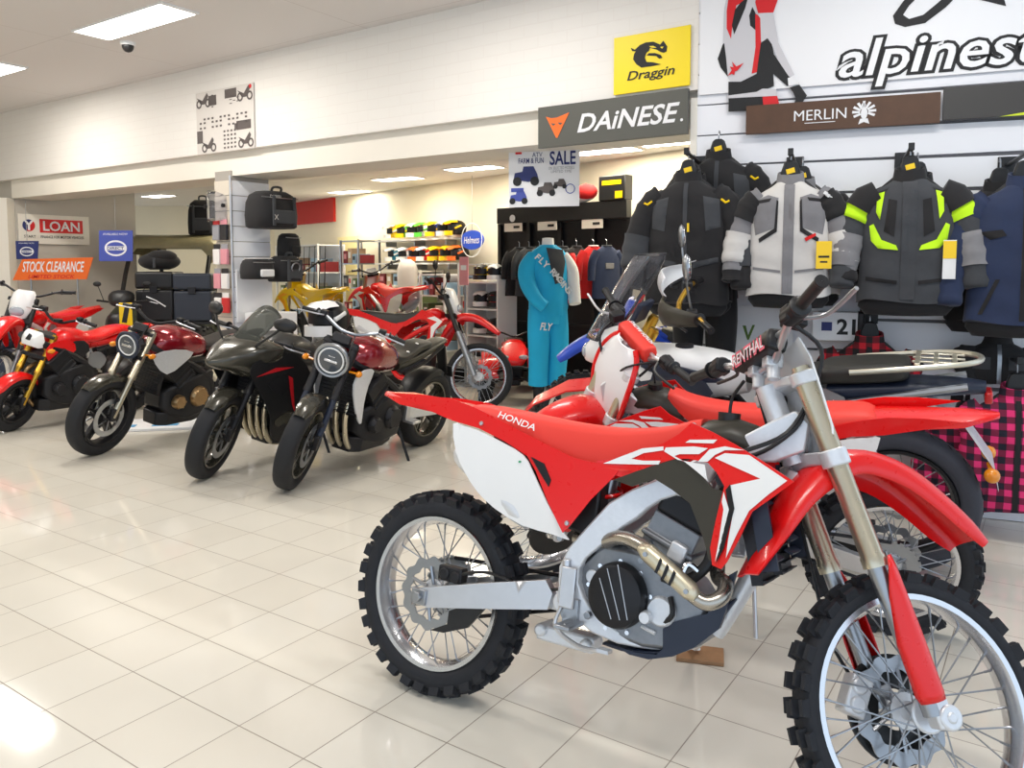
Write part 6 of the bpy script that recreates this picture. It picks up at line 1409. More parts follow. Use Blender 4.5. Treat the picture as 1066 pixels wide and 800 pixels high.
quad(o, dict(col=RED, trim=1))
o = veh('quad_bike', 'black quad bike with racks, behind the small red motorcycle at the left', 'quad bike', -5.85, 9.55, -1.8); o.scale = (.75,)*3
quad(o, dict(col=BLUEBLK, racks=1))
def utv(t):
    for x in (-.9, .95):
        for sd in (-1, 1):
            tyre_mb((x, sd*.6, .33), .33, .24, .17, True, None, 22).build('tyre', RUBBER2, t, ang=50)
            MB().lathe([(.02, .02), (.12, .05), (.17, .1), (.175, -.09), (.02, -.09)], (x, sd*.6, .33), (0, sd, 0), 18, loop=True).build('wheel', STEEL, t)
    bodyloft([(-1.3, .8, .6, .06, .2), (-1.1, .82, .65, .08, .3), (-.45, .75, .65, .08, .3), (-.4, .5, .62, .05, .15), (.45, .5, .62, .05, .15), (.55, .8, .6, .1, .3), (.9, .85, .58, .1, .3), (1.3, .75, .5, .08, .2), (1.38, .7, .4, .05, .1)], e=5, sub=1).build('body', UTVG, t, ang=40)
    for sd in (-1, 1):
        MB().tube([(.75, sd*.58, .95), (.35, sd*.56, 1.75), (-.45, sd*.56, 1.8), (-.6, sd*.6, .85)], .03, 10, smooth=4).build('roll_bar', BLACK, t)
        MB().box((-.25, sd*.28, .66), (.45, .46, .12)).box((-.46, sd*.28, .98), (.12, .46, .55), Matrix.Rotation(-.15, 3, 'Y')).build('seat', SEATB, t, bevel=.04)
        MB().ell((1.33, sd*.38, .78), (.05, .1, .05), n=16, m=8).build('headlight', LENS, t)
    for z in (1.79,): MB().tube([(-.45, -.56, z), (-.45, .56, z)], .028, 8).tube([(.35, -.56, 1.75), (.35, .56, 1.75)], .028, 8).build('cross_bar', BLACK, t)
    for x0, x1 in ((.5, -.02), (.0, -.8)):
        MB().loft([[V((x, y*w_, z+dz)) for y, dz in ((-1.02, -.2), (-1, -.04), (-.82, .07), (.82, .07), (1, -.04), (1.02, -.2), (.98, -.2), (.95, -.06), (.8, .03), (-.8, .03), (-.95, -.06), (-.98, -.2))] for x, z, w_ in ((x0, 1.68, .56), (x0-.05, 1.78, .66), ((x0+x1)/2, 1.84, .7), (x1+.05, 1.83, .68), (x1, 1.82, .62))]).build('roof_panel', UTVR, t, ang=50)
    MB().torus((.35, .28, 1.05), (-.8, 0, .6), .17, .015, 28, 8).tube([(.35, .28, 1.05), (.6, .28, .9)], .02, 8).build('steering_wheel', BLACK, t)
    MB().box((-.95, 0, .95), (.75, 1.2, .05)).box((-.6, 0, 1.02), (.04, 1.2, .25)).box((-1.3, 0, 1.02), (.04, 1.2, .25)).build('cargo_bed', BLACK, t, bevel=.01)
UTVG = mat('dark_green_plastic', s(52, 58, 46), .45); UTVR = mat('khaki_roof_plastic', s(150, 142, 108), .45, noise=.45, nscale=5)
o = veh('utility_buggy', 'utility buggy with a khaki roof standing left of the white post', 'buggy', -4.83, 11.75, -PI/2); o.scale = (1.0,)*3
utv(o)
# --- bags and cases
def softbag(t, w_, d, h_, body, flap=None, n=28, straps=True):
    secs = []
    for z, k in ((0, .9), (.04, 1.0), (.35, 1.03), (.7, .98), (.9, .86), (1.0, .6)): secs.append([V((w_/2*k*math.copysign(abs(math.cos(a))**.6, math.cos(a)), d/2*k*math.copysign(abs(math.sin(a))**.6, math.sin(a)), z*h_)) for a in [2*PI*i/n for i in range(n)]])
    MB().loft(secs).build('bag_body', body, t, ang=60)
    if straps:
        for sd in (-1, 1): MB().box((sd*w_*.27, -d/2-.008, h_*.45), (.03, .02, h_*.8)).build('strap', C_CHAR, t, bevel=.004)
        MB().tube([(-w_*.12, -d*.2, h_*.97), (-w_*.1, -d*.25, h_*1.1), (w_*.1, -d*.25, h_*1.1), (w_*.12, -d*.2, h_*.97)], .012, 8, smooth=4).build('carry_handle', C_CHAR, t)
    MB().box((0, -d/2-.006, h_*.3), (w_*.6, .03, h_*.36)).build('front_pocket', flap or body, t, bevel=.012)
    MB().tube([(-w_*.48, -d*.36, h_*.82), (0, -d*.5, h_*.8), (w_*.48, -d*.36, h_*.82)], .005, 6, smooth=3).build('zip', STEEL, t)
PA = math.atan2(E1.y, E1.x)                 # along the white face of the post
def post_pt(k, z, off): q = PC+E1*(k*.46)-E2*off; return (q.x, q.y, z)
t = thing('duffel_bag', 'large black duffel bag hanging on the white face of the post', 'bag', post_pt(.62, 1.83, .24), PA); softbag(t, .46, .38, .36, C_BLACK, C_CHAR)
text('X', C_LIGHT, t, FRONT(-.12, .1, -.225), h=.05); text('DUFFEL', C_LIGHT, t, FRONT(-.08, .3, -.175), w=.14)
t = thing('tail_bag', 'small black tail bag hanging under the duffel bag on the post', 'bag', post_pt(1.15, 1.55, .2), PA); softbag(t, .2, .2, .24, C_BLACK, straps=False)
t = thing('tank_bag', 'black and white tank bag on the post, left one below the blank board', 'bag', post_pt(.25, 1.38-.05, .22), PA); softbag(t, .26, .3, .2, C_BLACK, C_WHITE, straps=False)
MB().box((0, -.02, .2), (.2, .2, .012)).build('lid_panel', C_LIGHT, t, bevel=.01)
t = thing('tank_bag', 'black tank bag with a silver strap on the post, right one below the blank board', 'bag', post_pt(.95, 1.3, .24), PA); softbag(t, .28, .3, .26, C_BLACK, C_CHAR)
MB().torus((0, -.17, .14), (0, 1, .2), .05, .008, 20, 6, ).build('silver_ring', STEEL, t)
for z in (1.82, 1.54, 1.3): pass
t = thing('backpack', 'black backpack lying on the khaki roof of the buggy', 'bag', (-4.45, 11.6, 1.905), .2); softbag(t, .42, .4, .5, C_BLACK, C_CHAR)
CASEM = mat('dark_blue_case', s(48, 54, 66), .5)
def case(label, px, py, y, w_, d, h_, mt, rz=.1, logo=True):
    q = on_y(px, py, y); t = thing('luggage_case', label, 'case', (q.x, q.y, q.z), rz)
    MB().box((0, 0, h_*.32), (w_, d, h_*.62)).build('tub', mt, t, bevel=.025, seg=3); MB().box((0, 0, h_*.82), (w_*1.02, d*1.02, h_*.34)).build('lid', mt, t, bevel=.03, seg=3)
    MB().box((0, -d/2-.012, h_*.64), (w_*.2, .02, h_*.14)).build('latch', DARK, t, bevel=.004)
    if logo: MB().tube([(-w_*.2, -d/2-.004, h_*.5), (w_*.05, -d/2-.006, h_*.42), (w_*.3, -d/2-.004, h_*.3)], .008, 6, smooth=3).tube([(-w_*.2, -d/2-.004, h_*.42), (w_*.1, -d/2-.006, h_*.36)], .006, 6).build('logo', PAPER, t)
    return t
def stand(label, x, y, z, w_, d):
    t = thing('display_stand', label, 'stand', (x, y, 0), .1)
    MB().box((0, 0, z-.015), (w_, d, .03)).build('top', BLACK, t, bevel=.004)
    for sx in (-1, 1):
        for sy in (-1, 1): MB().box((sx*(w_/2-.03), sy*(d/2-.03), (z-.03)/2), (.03, .03, z-.03)).build('leg', BLACK, t)
    MB().box((0, 0, z*.4), (w_-.06, d-.06, .02)).build('shelf', BLACK, t)
zs = on_y(199, 334, 9.7).z; stand('black stand under the dark luggage cases, behind the leftmost naked bike', -3.78, 9.72, zs, 1.0, .5)
case('tall dark blue-grey luggage case, right one on the black stand', 206, 334, 9.65, .44, .4, .58, CASEM, .1, False)
case('black luggage case with a white stripe logo, left one on the black stand', 168, 334, 9.65, .44, .4, .6, BLACK, .05)
t = thing('rain_cover', 'black folded rain cover lying on top of the logo case', 'cover', (on_y(168, 334, 9.65).x, 9.65, zs+.62), .1); MB().ell((0, 0, .1), (.24, .2, .11), n=24, m=10, z0=-.9).ell((.05, -.05, .16), (.17, .14, .08)).build('folds', C_BLACK, t, ang=70); MB().box((0, -.19, .08), (.03, .02, .12)).build('strap', C_CHAR, t, bevel=.004)
# tall black handlebar tower of a parked scooter in front of the buggy
t = thing('scooter', 'dark scooter front with a tall black handlebar cover, behind the leftmost naked bike', 'scooter', (-4.57, 9.55, 0), -1.57)
t.scale = (.88,)*3
wheel(t, 'front_wheel', (.5, 0, .24), .24, .12, .16, 'cast', False, None, DARK, disc=(-1,), nsp=5, disc_r=.1, petals=0); wheel(t, 'rear_wheel', (-.6, 0, .24), .24, .13, .16, 'cast', False, None, DARK, disc=(), nsp=5, petals=0)
bodyloft([(-.85, .68, .08, .04, .06), (-.6, .66, .16, .08, .2), (-.2, .62, .17, .1, .25), (-.05, .4, .16, .06, .15), (.2, .34, .16, .05, .1), (.3, .6, .2, .35, .3), (.42, .75, .16, .3, .3), (.5, .85, .08, .12, .1)], e=3).build('body', BLACK, t, ang=60)
bodyloft([(-.75, .76, .1, .03, .03), (-.4, .78, .14, .05, .04), (-.1, .74, .12, .04, .04)], e=3).build('seat', SEATB, t); MB().tube([(.3, 0, .9), (.26, 0, 1.15)], .03, 10).build('steering_column', BLACK, t)
MB().tube([(.2, -.36, 1.2), (.26, -.15, 1.18), (.27, 0, 1.15), (.26, .15, 1.18), (.2, .36, 1.2)], .014, 8, smooth=4).build('handlebar', DARK, t)
bodyloft([(.14, 1.2, .08, .05, .06), (.24, 1.24, .17, .1, .1), (.34, 1.22, .14, .09, .1), (.4, 1.18, .06, .04, .05)]).build('cowl', BLACK, t); mudguard(t, 'front_fender', (.5, 0, .24), .27, .07, 10, 170, BLACK)
for sd in (-1, 1): rider_mirror(t, (.24, sd*.25, 1.2), (.24, sd*.33, 1.42), None, BLACK)
q = on_y(131, 328, 8.5); t = thing('price_tag', 'yellow and black price card standing above the leftmost naked bike handlebar', 'tag', (q.x, 8.5, q.z), .2)
MB().box((0, 0, 0), (.13, .012, .26)).build('card', YEL, t, bevel=.004); MB().box((0, -.007, .0), (.05, .002, .17), Matrix.Rotation(.2, 3, 'Y')).build('print', INK, t); MB().tube([(0, 0, -.13), (0, .0, -q.z+.012)], .008, 8).cyl((0, 0, -q.z+.012), (0, 0, -q.z), .12, n=24).build('stem', STEEL, t)
# --- left signs
def flat_sign(name, label, pts_px, y, mt, th=.012):
    P = [on_y(a, b, y) for a, b in pts_px]; c = sum(P, V((0, 0, 0)))/len(P); zb = min(p.z for p in P)
    t = thing(name, label, 'sign', (c.x, c.y, zb)); MB().plate([p-V((c.x, c.y, zb)) for p in P], (0, th, 0)).build('panel', mt, t, smooth=False, bevel=.002); return t, c, zb
t, c, zb = flat_sign('clearance_sign', 'orange slanted stock clearance sign with white capitals at the left', [(13, 292), (90, 291), (97, 268), (23, 270)], 10.28, ORANGE)
text('STOCK CLEARANCE', PAPER, t, FRONT(0, .175, -.002), w=.8, h=.13, shear=.35, bold=.02); text('LIMITED STOCK', REDP, t, FRONT(-.03, .05, -.002), w=.6, h=.045, shear=.3, bold=.01)
for sd in (-1, 1): MB().cyl((sd*.3, .006, .02), (sd*.3, .006, -zb), .01, n=10).build('post', STEEL, t)
MB().box((0, .006, -zb+.006), (.8, .25, .012)).build('foot', DARK, t)
def emblem_sign(label, pts_px, y, mt):
    t, c, zb = flat_sign('emblem_sign', label, pts_px, y, mt); w_ = on_y(pts_px[1][0], 0, y).x-on_y(pts_px[0][0], 0, y).x; h_ = on_y(0, pts_px[2][1], y).z-zb
    shape(t, circ(0, h_*.42, w_*.34, h_*.26), PAPER, 'emblem', -.002); shape(t, circ(0, h_*.42, w_*.29, h_*.2), mt, 'emblem', -.004); shape(t, rect(0, h_*.42, w_*.66, h_*.13), PAPER, 'emblem', -.006)
    text('DIRECT', NAVYP, t, FRONT(0, h_*.42, -.008), w=w_*.5, h=h_*.09, bold=.02); text('AVAILABLE NOW', PAPER, t, FRONT(0, h_*.88, -.002), w=w_*.75, h=h_*.07)
    MB().tube([(0, .01, h_), (0, .01, 2.3-zb)], .003, 5).build('cord', STEEL, t)
emblem_sign('violet-blue square sign with a white oval emblem, right of the orange sign', [(103, 272), (138, 272), (138, 240), (103, 240)], 9.6, BLUPR)
emblem_sign('small dark blue square sign under the loan sign', [(17, 270), (39, 270), (40, 251), (16, 251)], 10.3, NAVYP)
o = tag(MB().box((0, 0, .1), (.12, .1, .2)).box((0, 0, .1), (.124, .06, .14)).build('red_box', REDP, bevel=.01), 'small red box on the rack of the black quad bike', 'box'); o.location = (-5.5, 9.2, .64)
# --- packets on the beige face of the post
PKG = [mat('pack_pink', s(222, 150, 160), .5), mat('pack_white', s(235, 232, 228), .5), mat('pack_grey', s(150, 150, 156), .5), mat('pack_black', s(40, 40, 44), .5), mat('pack_red', s(200, 50, 50), .5)]
NP = ['pink', 'white', 'grey', 'black', 'red']; ROWN = ['top', 'second', 'third', 'bottom']
for r in range(4):
    for k in range(2):
        m_ = [3, 2, 0, 1, 1, 0, 4, 1][r*2+k]; z = 1.72-r*.24; q = PC+E2*(.07+.12*k)-E1*.04
        t = thing('accessory_packet', f'{NP[m_]} accessory packet, {ROWN[r]} row {"right" if k == 0 else "left"} on the beige face of the post', 'packet', (q.x, q.y, z), math.atan2(-E2.y, -E2.x), 'packets hanging on the post')
        MB().box((0, 0, .07), (.1, .03, .15)).build('pack', PKG[m_], t, bevel=.004); MB().box((0, 0, .17), (.1, .004, .05)).build('header_card', PKG[(m_+2) % 5], t); MB().cyl((0, 0, .18), (0, .06, .18), .004, n=8).build('hook', STEEL, t)
q = PC+E2*.2-E1*.1; t = thing('shiny_visor', 'clear curved visor hanging on the beige face of the post above the packets', 'visor', (q.x, q.y, 1.9), math.atan2(-E2.y, -E2.x)); MB().grid(lambda u, v: V((.16*math.sin((u-.5)*2.2), .16-.16*math.cos((u-.5)*2.2), .3*v*(1-.2*(2*u-1)**2))), 12, 8).build('shield', GLASSC, t).modifiers.new('s', 'SOLIDIFY').thickness = .003; MB().cyl((-.14, .06, .15), (-.14, .04, .15), .02).cyl((.14, .06, .15), (.14, .04, .15), .02).build('pivot', DARK, t)
q = PC+E1*.25-E2*.25; t = thing('floor_display', 'white low display carton at the foot of the post behind the faired bike', 'carton', (q.x, q.y, 0), PA); MB().box((0, 0, .5), (.4, .3, 1.0)).build('carton', PAPER, t, bevel=.006); MB().box((0, -.152, .62), (.3, .004, .4)).build('print', PKG[1], t)
# plinth under the leftmost naked bike
q = gp(175, 443); o = tag(MB().box((0, 0, .012), (.85, .5, .024)).build('floor_mat', PAPER, bevel=.004), 'white low floor plinth with blue marks under the leftmost naked bike', 'plinth'); o.location = (q.x, q.y, 0); o.rotation_euler.z = .2
for x, w_ in ((-.3, .1), (.0, .22)): MB().box((x, -.1, .0255), (w_, .1, .002)).build('print', SKYP, o)
# --- back room: wall of helmets
HC = [('lime green', YEL), ('orange', ORANGE), ('blue', BLUEP), ('black', BLACK), ('white', WHITE), ('red', RED), ('green', mat('helmet_green', s(90, 190, 60), .3, coat=.5)), ('teal', mat('helmet_teal', s(20, 120, 150), .3, coat=.5))]
hproto = {}
def helmet(ci, ci2, label, loc, rz, group, sc_=1.0):
    key = (ci, ci2)
    if key not in hproto:
        t = thing('motocross_helmet', label, 'helmet', loc, rz, group); a, b = HC[ci][1], HC[ci2][1]
        MB().ell((0, .01, .14), (.115, .14, .13), n=24, m=14, z0=-.75).build('shell', a, t, ang=60)
        MB().loft([[V((x*w_, y, z+dz)) for x, dz in ((-1, -.01), (-.6, .02), (0, .03), (.6, .02), (1, -.01), (.6, .008), (0, .018), (-.6, .008))] for y, z, w_ in ((-.02, .24, .1), (-.12, .235, .1), (-.22, .2, .075))]).build('visor_peak', b, t, ang=60)
        MB().loft([[V((x, -.14-.07*(1-(x/.11)**2), z+dz)) for x in [-.11+.22*i/8 for i in range(9)]]+[V((x, -.11-.06*(1-(x/.11)**2), z+dz)) for x in [.11-.22*i/8 for i in range(9)]] for z, dz in ((.03, 0), (.1, 0))]).build('chin_bar', b, t, ang=60)
        MB().loft([[V((x, -.115-.035*(1-(x/.1)**2), z)) for x in [-.1+.2*i/8 for i in range(9)]]+[V((x, -.08, z)) for x in (.1, -.1)] for z in (.11, .2)]).build('goggle', DARK, t, ang=60)
        [MB().box((sx*.09, -.02, .16), (.05, .12, .03), Matrix.Rotation(.4, 3, 'X')).build('graphic', b, t, bevel=.008) for sx in (-1, 1)]
        hproto[key] = t; t.scale = (sc_,)*3
        return t
    c = dup(hproto[key], label, loc, rz, group, sc_); return c
FA = math.atan2(dW.y, dW.x); ORD = ['first', 'second', 'third', 'fourth', 'fifth', 'sixth', 'seventh', 'eighth', 'ninth', 'tenth']
def far_pt(px, z, off): q = on_far(px, 278, off); return V((q.x, q.y, z))
HY = 0
for r, (y_px, n, px0, px1) in enumerate(((248, 7, 412, 476), (272, 7, 413, 479))):
    q0 = on_far(412, y_px, .3); z = q0.z-.03
    a_, b_ = far_pt(px0-6, z, .02), far_pt(px1+8, z, .02)
    t = thing('helmet_shelf', 'long white '+('upper' if r == 0 else 'lower')+' helmet shelf on the far cream wall', 'shelf', tuple((a_+b_)/2), FA); L_ = (b_-a_).length
    MB().box((0, -.16, -.012), (L_, .32, .024)).build('board', WHITE, t)
    for sx in (-.4, 0, .4): MB().box((sx*L_, -.1, -.06), (.02, .2, .08)).build('bracket', STEEL, t)
    for k in range(n):
        ci = [0, 6, 1, 4, 2, 1, 3, 7, 4, 2, 5, 1, 6, 3][r*7+k]; ci2 = [4, 0, 4, 6, 0, 4, 0, 4, 4, 1, 4, 0, 0, 1][r*7+k]; q = far_pt(px0+(px1-px0)*k/(n-1), z, .2)
        helmet(ci, ci2, f'{HC[ci][0]} helmet with {HC[ci2][0]} peak, {ORD[k]} from the left on the {"upper" if r == 0 else "lower"} far shelf', tuple(q), FA+.3*(k % 3-1), 'helmets on the far shelves', .95)
# blue oval sign
q = on_far(491, 250, .25); t = thing('oval_sign', 'blue oval sign with white lettering beside the helmet shelves', 'sign', tuple(q-V((0, 0, .14))), FA); MB().plate([(x, 0, z+.14) for x, z in circ(0, 0, .27, .14)], (0, .02, 0)).build('panel', BLUEP, t, bevel=.004); shape(t, ringpts(0, .14, .235, .25, 0, 6.27), PAPER, 'rim_print'); text('Helmets', PAPER, t, FRONT(0, .14, -.002), w=.36, h=.1, shear=.2)
MB().tube([(0, .01, .28), (0, .01, 2.75-(q.z-.14))], .004, 5).build('cord', STEEL, t)
# shelving, counters and other goods in the back room
GOODS = [mat('good_%s' % n, c, .5) for n, c in (('tan', s(190, 160, 130)), ('dkgrey', s(70, 70, 74)), ('ltblue', s(150, 180, 205)), ('cream', s(222, 214, 200)), ('maroon', s(130, 40, 46)), ('moss', s(96, 110, 70)))]
GN = ['tan', 'dark grey', 'pale blue', 'cream', 'maroon', 'moss green']
def rackunit(label, loc, rz, w_, d, h_, shelves, mt, goods, where, back=True):
    t = thing('shelving_unit', label, 'shelf', loc, rz)
    for sx in (-1, 1):
        for sy in (-1, 1): MB().box((sx*w_/2, sy*d/2, h_/2), (.03, .03, h_)).build('upright', mt, t)
    for z in shelves: MB().box((0, 0, z), (w_, d, .02)).build('shelf_board', mt, t)
    if back: MB().box((0, d/2+.02, h_/2), (w_, .01, h_)).build('back_panel', mt, t)
    M_ = Matrix.Translation(loc) @ Matrix.Rotation(rz, 4, 'Z'); cnt = 0
    for si, z in enumerate(shelves[:-1]):
        for k in range(goods):
            gi = (si*3+k*2+len(label)) % 6; ww = w_/goods*(.62+.3*random.random()); hh = min(.12+.14*random.random(), shelves[si+1]-z-.05)
            p = M_ @ V((-w_/2+(k+.5)*w_/goods, -.02, z+.011)); b = thing('stock_box', f'{GN[gi]} stock box, {ORD[k]} from left on {ORD[si]} shelf, {where}', 'box', tuple(p), rz, 'boxes on '+where)
            MB().box((0, 0, hh/2), (ww, d*.7, hh)).build('carton', GOODS[gi], b, bevel=.006); MB().box((0, -d*.351, hh*.55), (ww*.6, .003, hh*.4)).build('label_print', PKG[(gi+1) % 5], b)
    return t
q = far_pt(462, 0, .75); rackunit('white shelving unit under the blue oval sign', (q.x, q.y, 0), FA, .6, .4, 1.35, [.3, .7, 1.05, 1.34], WHITE, 4, 'white unit under oval sign')
q = far_pt(503, 0, .6); rackunit('white shelving unit right of the oval sign, next to the black rack', (q.x, q.y, 0), FA, .55, .4, 1.5, [.4, .8, 1.2, 1.48], WHITE, 4, 'white unit beside black rack')
q = far_pt(425, 0, .3); rackunit('low cream shelving unit below the left end of the helmet shelves', (q.x, q.y, 0), FA, 1.3, .4, 1.4, [.3, .75, 1.15, 1.38], BEAMM, 6, 'low cream unit')
q = far_pt(375, 0, .45); rackunit('grey shelving unit on the far wall, left of the helmets', (q.x, q.y, 0), FA, .6, .4, 1.9, [.3, .7, 1.1, 1.5, 1.88], STEEL, 4, 'grey unit left of helmets', False)
q = far_pt(322, 0, .6); rackunit('wide white shelving unit under the red panel', (q.x, q.y, 0), FA, 1.7, .5, 1.85, [.4, .9, 1.35, 1.83], WHITE, 8, 'wide unit under red panel')
# doorway plate, the cream light inside painted as pale yellow
a_, b_ = far_pt(354, 0, .02), far_pt(373, 0, .02); DOORM = mat('lit_doorway_yellow', s(240, 228, 176), .6)
struct(MB().plate([a_, b_, b_+UP*2.0, a_+UP*2.0], nW*.04).build('door_1', DOORM)); 
# umbrella-like rods standing in a rack
for k in range(6):
    q = far_pt(308+k*5.5, 0, 1.9); t = thing('whip_aerial', f'thin dark rod standing in the back room, {ORD[k]} from the left below the red panel', 'rod', (q.x, q.y, 0), .1*k, 'thin rods below the red panel')
    MB().cyl((0, 0, 0), (0, 0, .03), .035, n=16).build('base', DARK, t); MB().tube([(0, 0, .03), (.02, 0, 1.0), (.05, 0, 1.75)], [.012, .01, .005], 6).build('rod', DARK, t)
q = far_pt(424, 0, .78); t = thing('grey_mannequin_bust', 'pale grey rounded bust display in front of the helmet shelves', 'bust', (q.x, q.y, 0), FA); MB().cyl((0, 0, 0), (0, 0, .03), .2, n=24).cyl((0, 0, 0), (0, 0, 1.1), .03, n=12).build('stand', STEEL, t); MB().loft([[V((w_*math.cos(a), d*math.sin(a), z)) for a in [2*PI*i/24 for i in range(24)]] for z, w_, d in ((1.0, .17, .1), (1.2, .2, .12), (1.42, .21, .12), (1.52, .15, .09), (1.56, .06, .05))]).build('torso', PGREY, t, ang=70)
q = far_pt(484, 0, 1.4); t = thing('pink_poster_stand', 'small pink poster on a thin stand near the white units', 'poster', (q.x, q.y, 0), FA); MB().cyl((0, 0, 0), (0, 0, .02), .15, n=20).cyl((0, 0, 0), (0, 0, 1.3), .012, n=8).build('stand', STEEL, t); MB().box((0, -.015, 1.4), (.17, .012, .34)).build('card', PKG[0], t); MB().box((0, -.0225, 1.44), (.11, .002, .06)).build('print', PAPER, t)
# --- black gridwall with apparel near the opening
ga, gb = on_y(521, 300, 10.35), on_y(655, 300, 9.0); ga.z = gb.z = 0; gd = (gb-ga).normalized(); GA = math.atan2(gd.y, gd.x); gL = (gb-ga).length
t = thing('apparel_rack', 'tall black apparel rack with cream header cards behind the blue mannequin', 'rack', tuple((ga+gb)/2), GA)
gh = 2.0
for k in range(5): MB().box((-gL/2+gL*k/4, 0, gh/2), (.05, .05, gh)).build('upright', BLACK, t)
for z in (.1, .75, 1.35, gh-.0): MB().box((0, 0, z), (gL, .04, .03)).build('cross_bar', BLACK, t)
MB().box((0, .03, gh/2), (gL, .012, gh)).build('back_panel', DARK, t); MB().box((0, -.02, gh+.1), (gL, .1, .2)).build('header', BLACK, t, bevel=.006)
for k, x in enumerate((-.36, -.08, .26)): MB().box((x*gL, -.06, gh-.05), (.3, .01, .11)).build('header_card', BEAMM, t); MB().box((x*gL+.06, -.066, gh-.05), (.1, .003, .03)).build('print', INK, t)
MB().cyl((-.36*gL, -.08, gh+.06), (-.36*gL, -.075, gh+.06), .045, n=20).build('round_badge', PAPER, t)
GM = Matrix.Translation((ga+gb)/2) @ Matrix.Rotation(GA, 4, 'Z')
def gpnt(k, z, off=.22): return GM @ V((k*gL, -off, z))
KIT = [('black', C_BLACK), ('charcoal', C_CHAR), ('black', C_BLACK), ('charcoal', C_CHAR), ('black', C_BLACK), ('red', C_RED), ('navy', C_NAVY)]
for k, x in enumerate((-.2, -.12, -.04, .14, .24, .36, .45)):
    nm, m_ = KIT[k]; p = gpnt(x, 1.7, .3); t = thing('race_jersey', f'{nm} race jersey, {ORD[k]} from the left on the black apparel rack', 'jersey', tuple(p), GA+PI/2*.8, 'jerseys on the black rack'); t.scale = (.8, .7, .8)
    for part in ('x',):
        secs = [[V((tw(z)[0]*math.cos(a), tw(z)[1]*.7*math.sin(a), z)) for a in [2*PI*i/20 for i in range(20)]] for z in (-.02, -.06, -.1, -.2, -.4, -.6, -.75)]
        MB().loft(secs).build('body', m_, t, ang=80)
    for sd in (-1, 1): MB().tube([(sd*.16, 0, -.11), (sd*.24, 0, -.25), (sd*.27, -.02, -.5)], [.065, .06, .05], 12, smooth=3).build('sleeve', m_, t, ang=80)
    MB().torus((0, 0, -.02), (0, 0, 1), .065, .012, 20, 6).build('collar', C_WHITE if k == 5 else C_CHAR, t); MB().box((0, -.085, -.3), (.14, .02, .08)).build('chest_print', C_WHITE if k in (2, 5) else C_NEON if k == 4 else C_GREY, t, bevel=.006)
    MB().tube([(0, 0, -.02), (0, 0, .05), (0, .03, .07)], .005, 6).build('hook', STEEL, t)
# boxed helmets on a white shelf left of the mannequin
sp_ = gpnt(-.38, 0, .42); t = thing('shelving_unit', 'white shelf unit with helmets between the quad bike and the mannequin', 'shelf', (sp_.x, sp_.y, 0), GA)
for z in (.25, .6, .93, 1.26): MB().box((0, 0, z), (.5, .34, .02)).build('shelf_board', WHITE, t)
for sx in (-1, 1): MB().box((sx*.26, 0, .65), (.02, .34, 1.3)).build('side_panel', WHITE, t)
MB().box((0, .18, .65), (.52, .01, 1.3)).build('back_panel', WHITE, t)
sm_m = Matrix.Translation((sp_.x, sp_.y, 0)) @ Matrix.Rotation(GA, 4, 'Z')
for si, z in enumerate((.26, .61, .94, 1.27)):
    for k in range(2):
        ci = [3, 1, 3, 1, 3, 5, 0, 3][si*2+k]; p = sm_m @ V((-.12+.24*k, -.03, z+.001)); helmet(ci, 4 if ci == 3 else 3, f'{HC[ci][0]} helmet, {"left" if k == 0 else "right"} on the {ORD[si]} shelf up of the white unit by the mannequin', tuple(p), GA+.4, 'helmets on the white unit', .8)
# white-black-red folded jersey on the rack header
q = on_y(617, 229, 8.0); t = thing('race_jersey', 'white, black and red race jersey laid along the top of the black rack', 'jersey', tuple(gpnt(.12, gh+.2, .02)), GA); MB().ell((0, 0, .1), (.3, .08, .11), n=24, m=10, z0=-.9).build('body', C_WHITE, t, ang=70); MB().ell((.16, -.01, .12), (.16, .085, .1), n=20, m=8).build('sleeve', C_RED, t); text('FLY', C_BLACK, t, FRONT(-.1, .1, -.085), w=.2, h=.1, shear=.3, bold=.02); MB().box((-.05, -.078, .035), (.3, .02, .03)).build('hem', C_BLACK, t, bevel=.006)
q = gpnt(-.1, gh+.2, .02); t = thing('cap_box', 'black equipment box on the top of the rack, beside the white and red jersey', 'box', (q.x, q.y, q.z), GA); MB().box((0, 0, .09), (.4, .16, .18)).build('carton', BLACK, t, bevel=.01); MB().box((0, -.082, .1), (.2, .004, .06)).build('print', C_CHAR, t)
q = gpnt(.4, gh+.2, .0); t = thing('cap_box', 'black and white patterned box on the rack near the black jackets', 'box', (q.x, q.y, q.z), GA); MB().box((0, 0, .14), (.36, .16, .28)).build('carton', BLACK, t, bevel=.01); MB().box((.0, -.082, .2), (.26, .004, .05)).box((.1, -.083, .06), (.1, .004, .08)).build('print', YEL, t)
# --- mannequin in blue race kit
mx = on_y(570, 400, 8.0); t = thing('mannequin', 'headless mannequin in bright blue racing jersey and trousers with white lettering', 'mannequin', (mx.x, 8.0, 0), .35)
z0 = .26
def ringm(x, y, z, w_, d, n=24): return [V((x+w_*math.cos(a), y+d*math.sin(a), z)) for a in [2*PI*i/n for i in range(n)]]
MB().loft([[q+V((.008*math.sin(9*q.z+i), .01*math.sin(14*q.z+i*1.7), 0)) for i, q in enumerate(ringm(0, 0, z, w_, d))] for z, w_, d in ((.97, .2, .14), (1.05, .205, .14), (1.15, .2, .135), (1.28, .2, .135), (1.4, .21, .135), (1.5, .215, .13), (1.57, .2, .115), (1.615, .16, .095), (1.645, .11, .08), (1.67, .075, .07))]).build('jersey', CYAN, t, ang=80)
MB().loft([ringm(0, 0, z, w_, d) for z, w_, d in ((1.63, .065, .062), (1.7, .06, .06), (1.735, .058, .056), (1.74, .03, .03))]).build('neck', WHITE, t, ang=60)
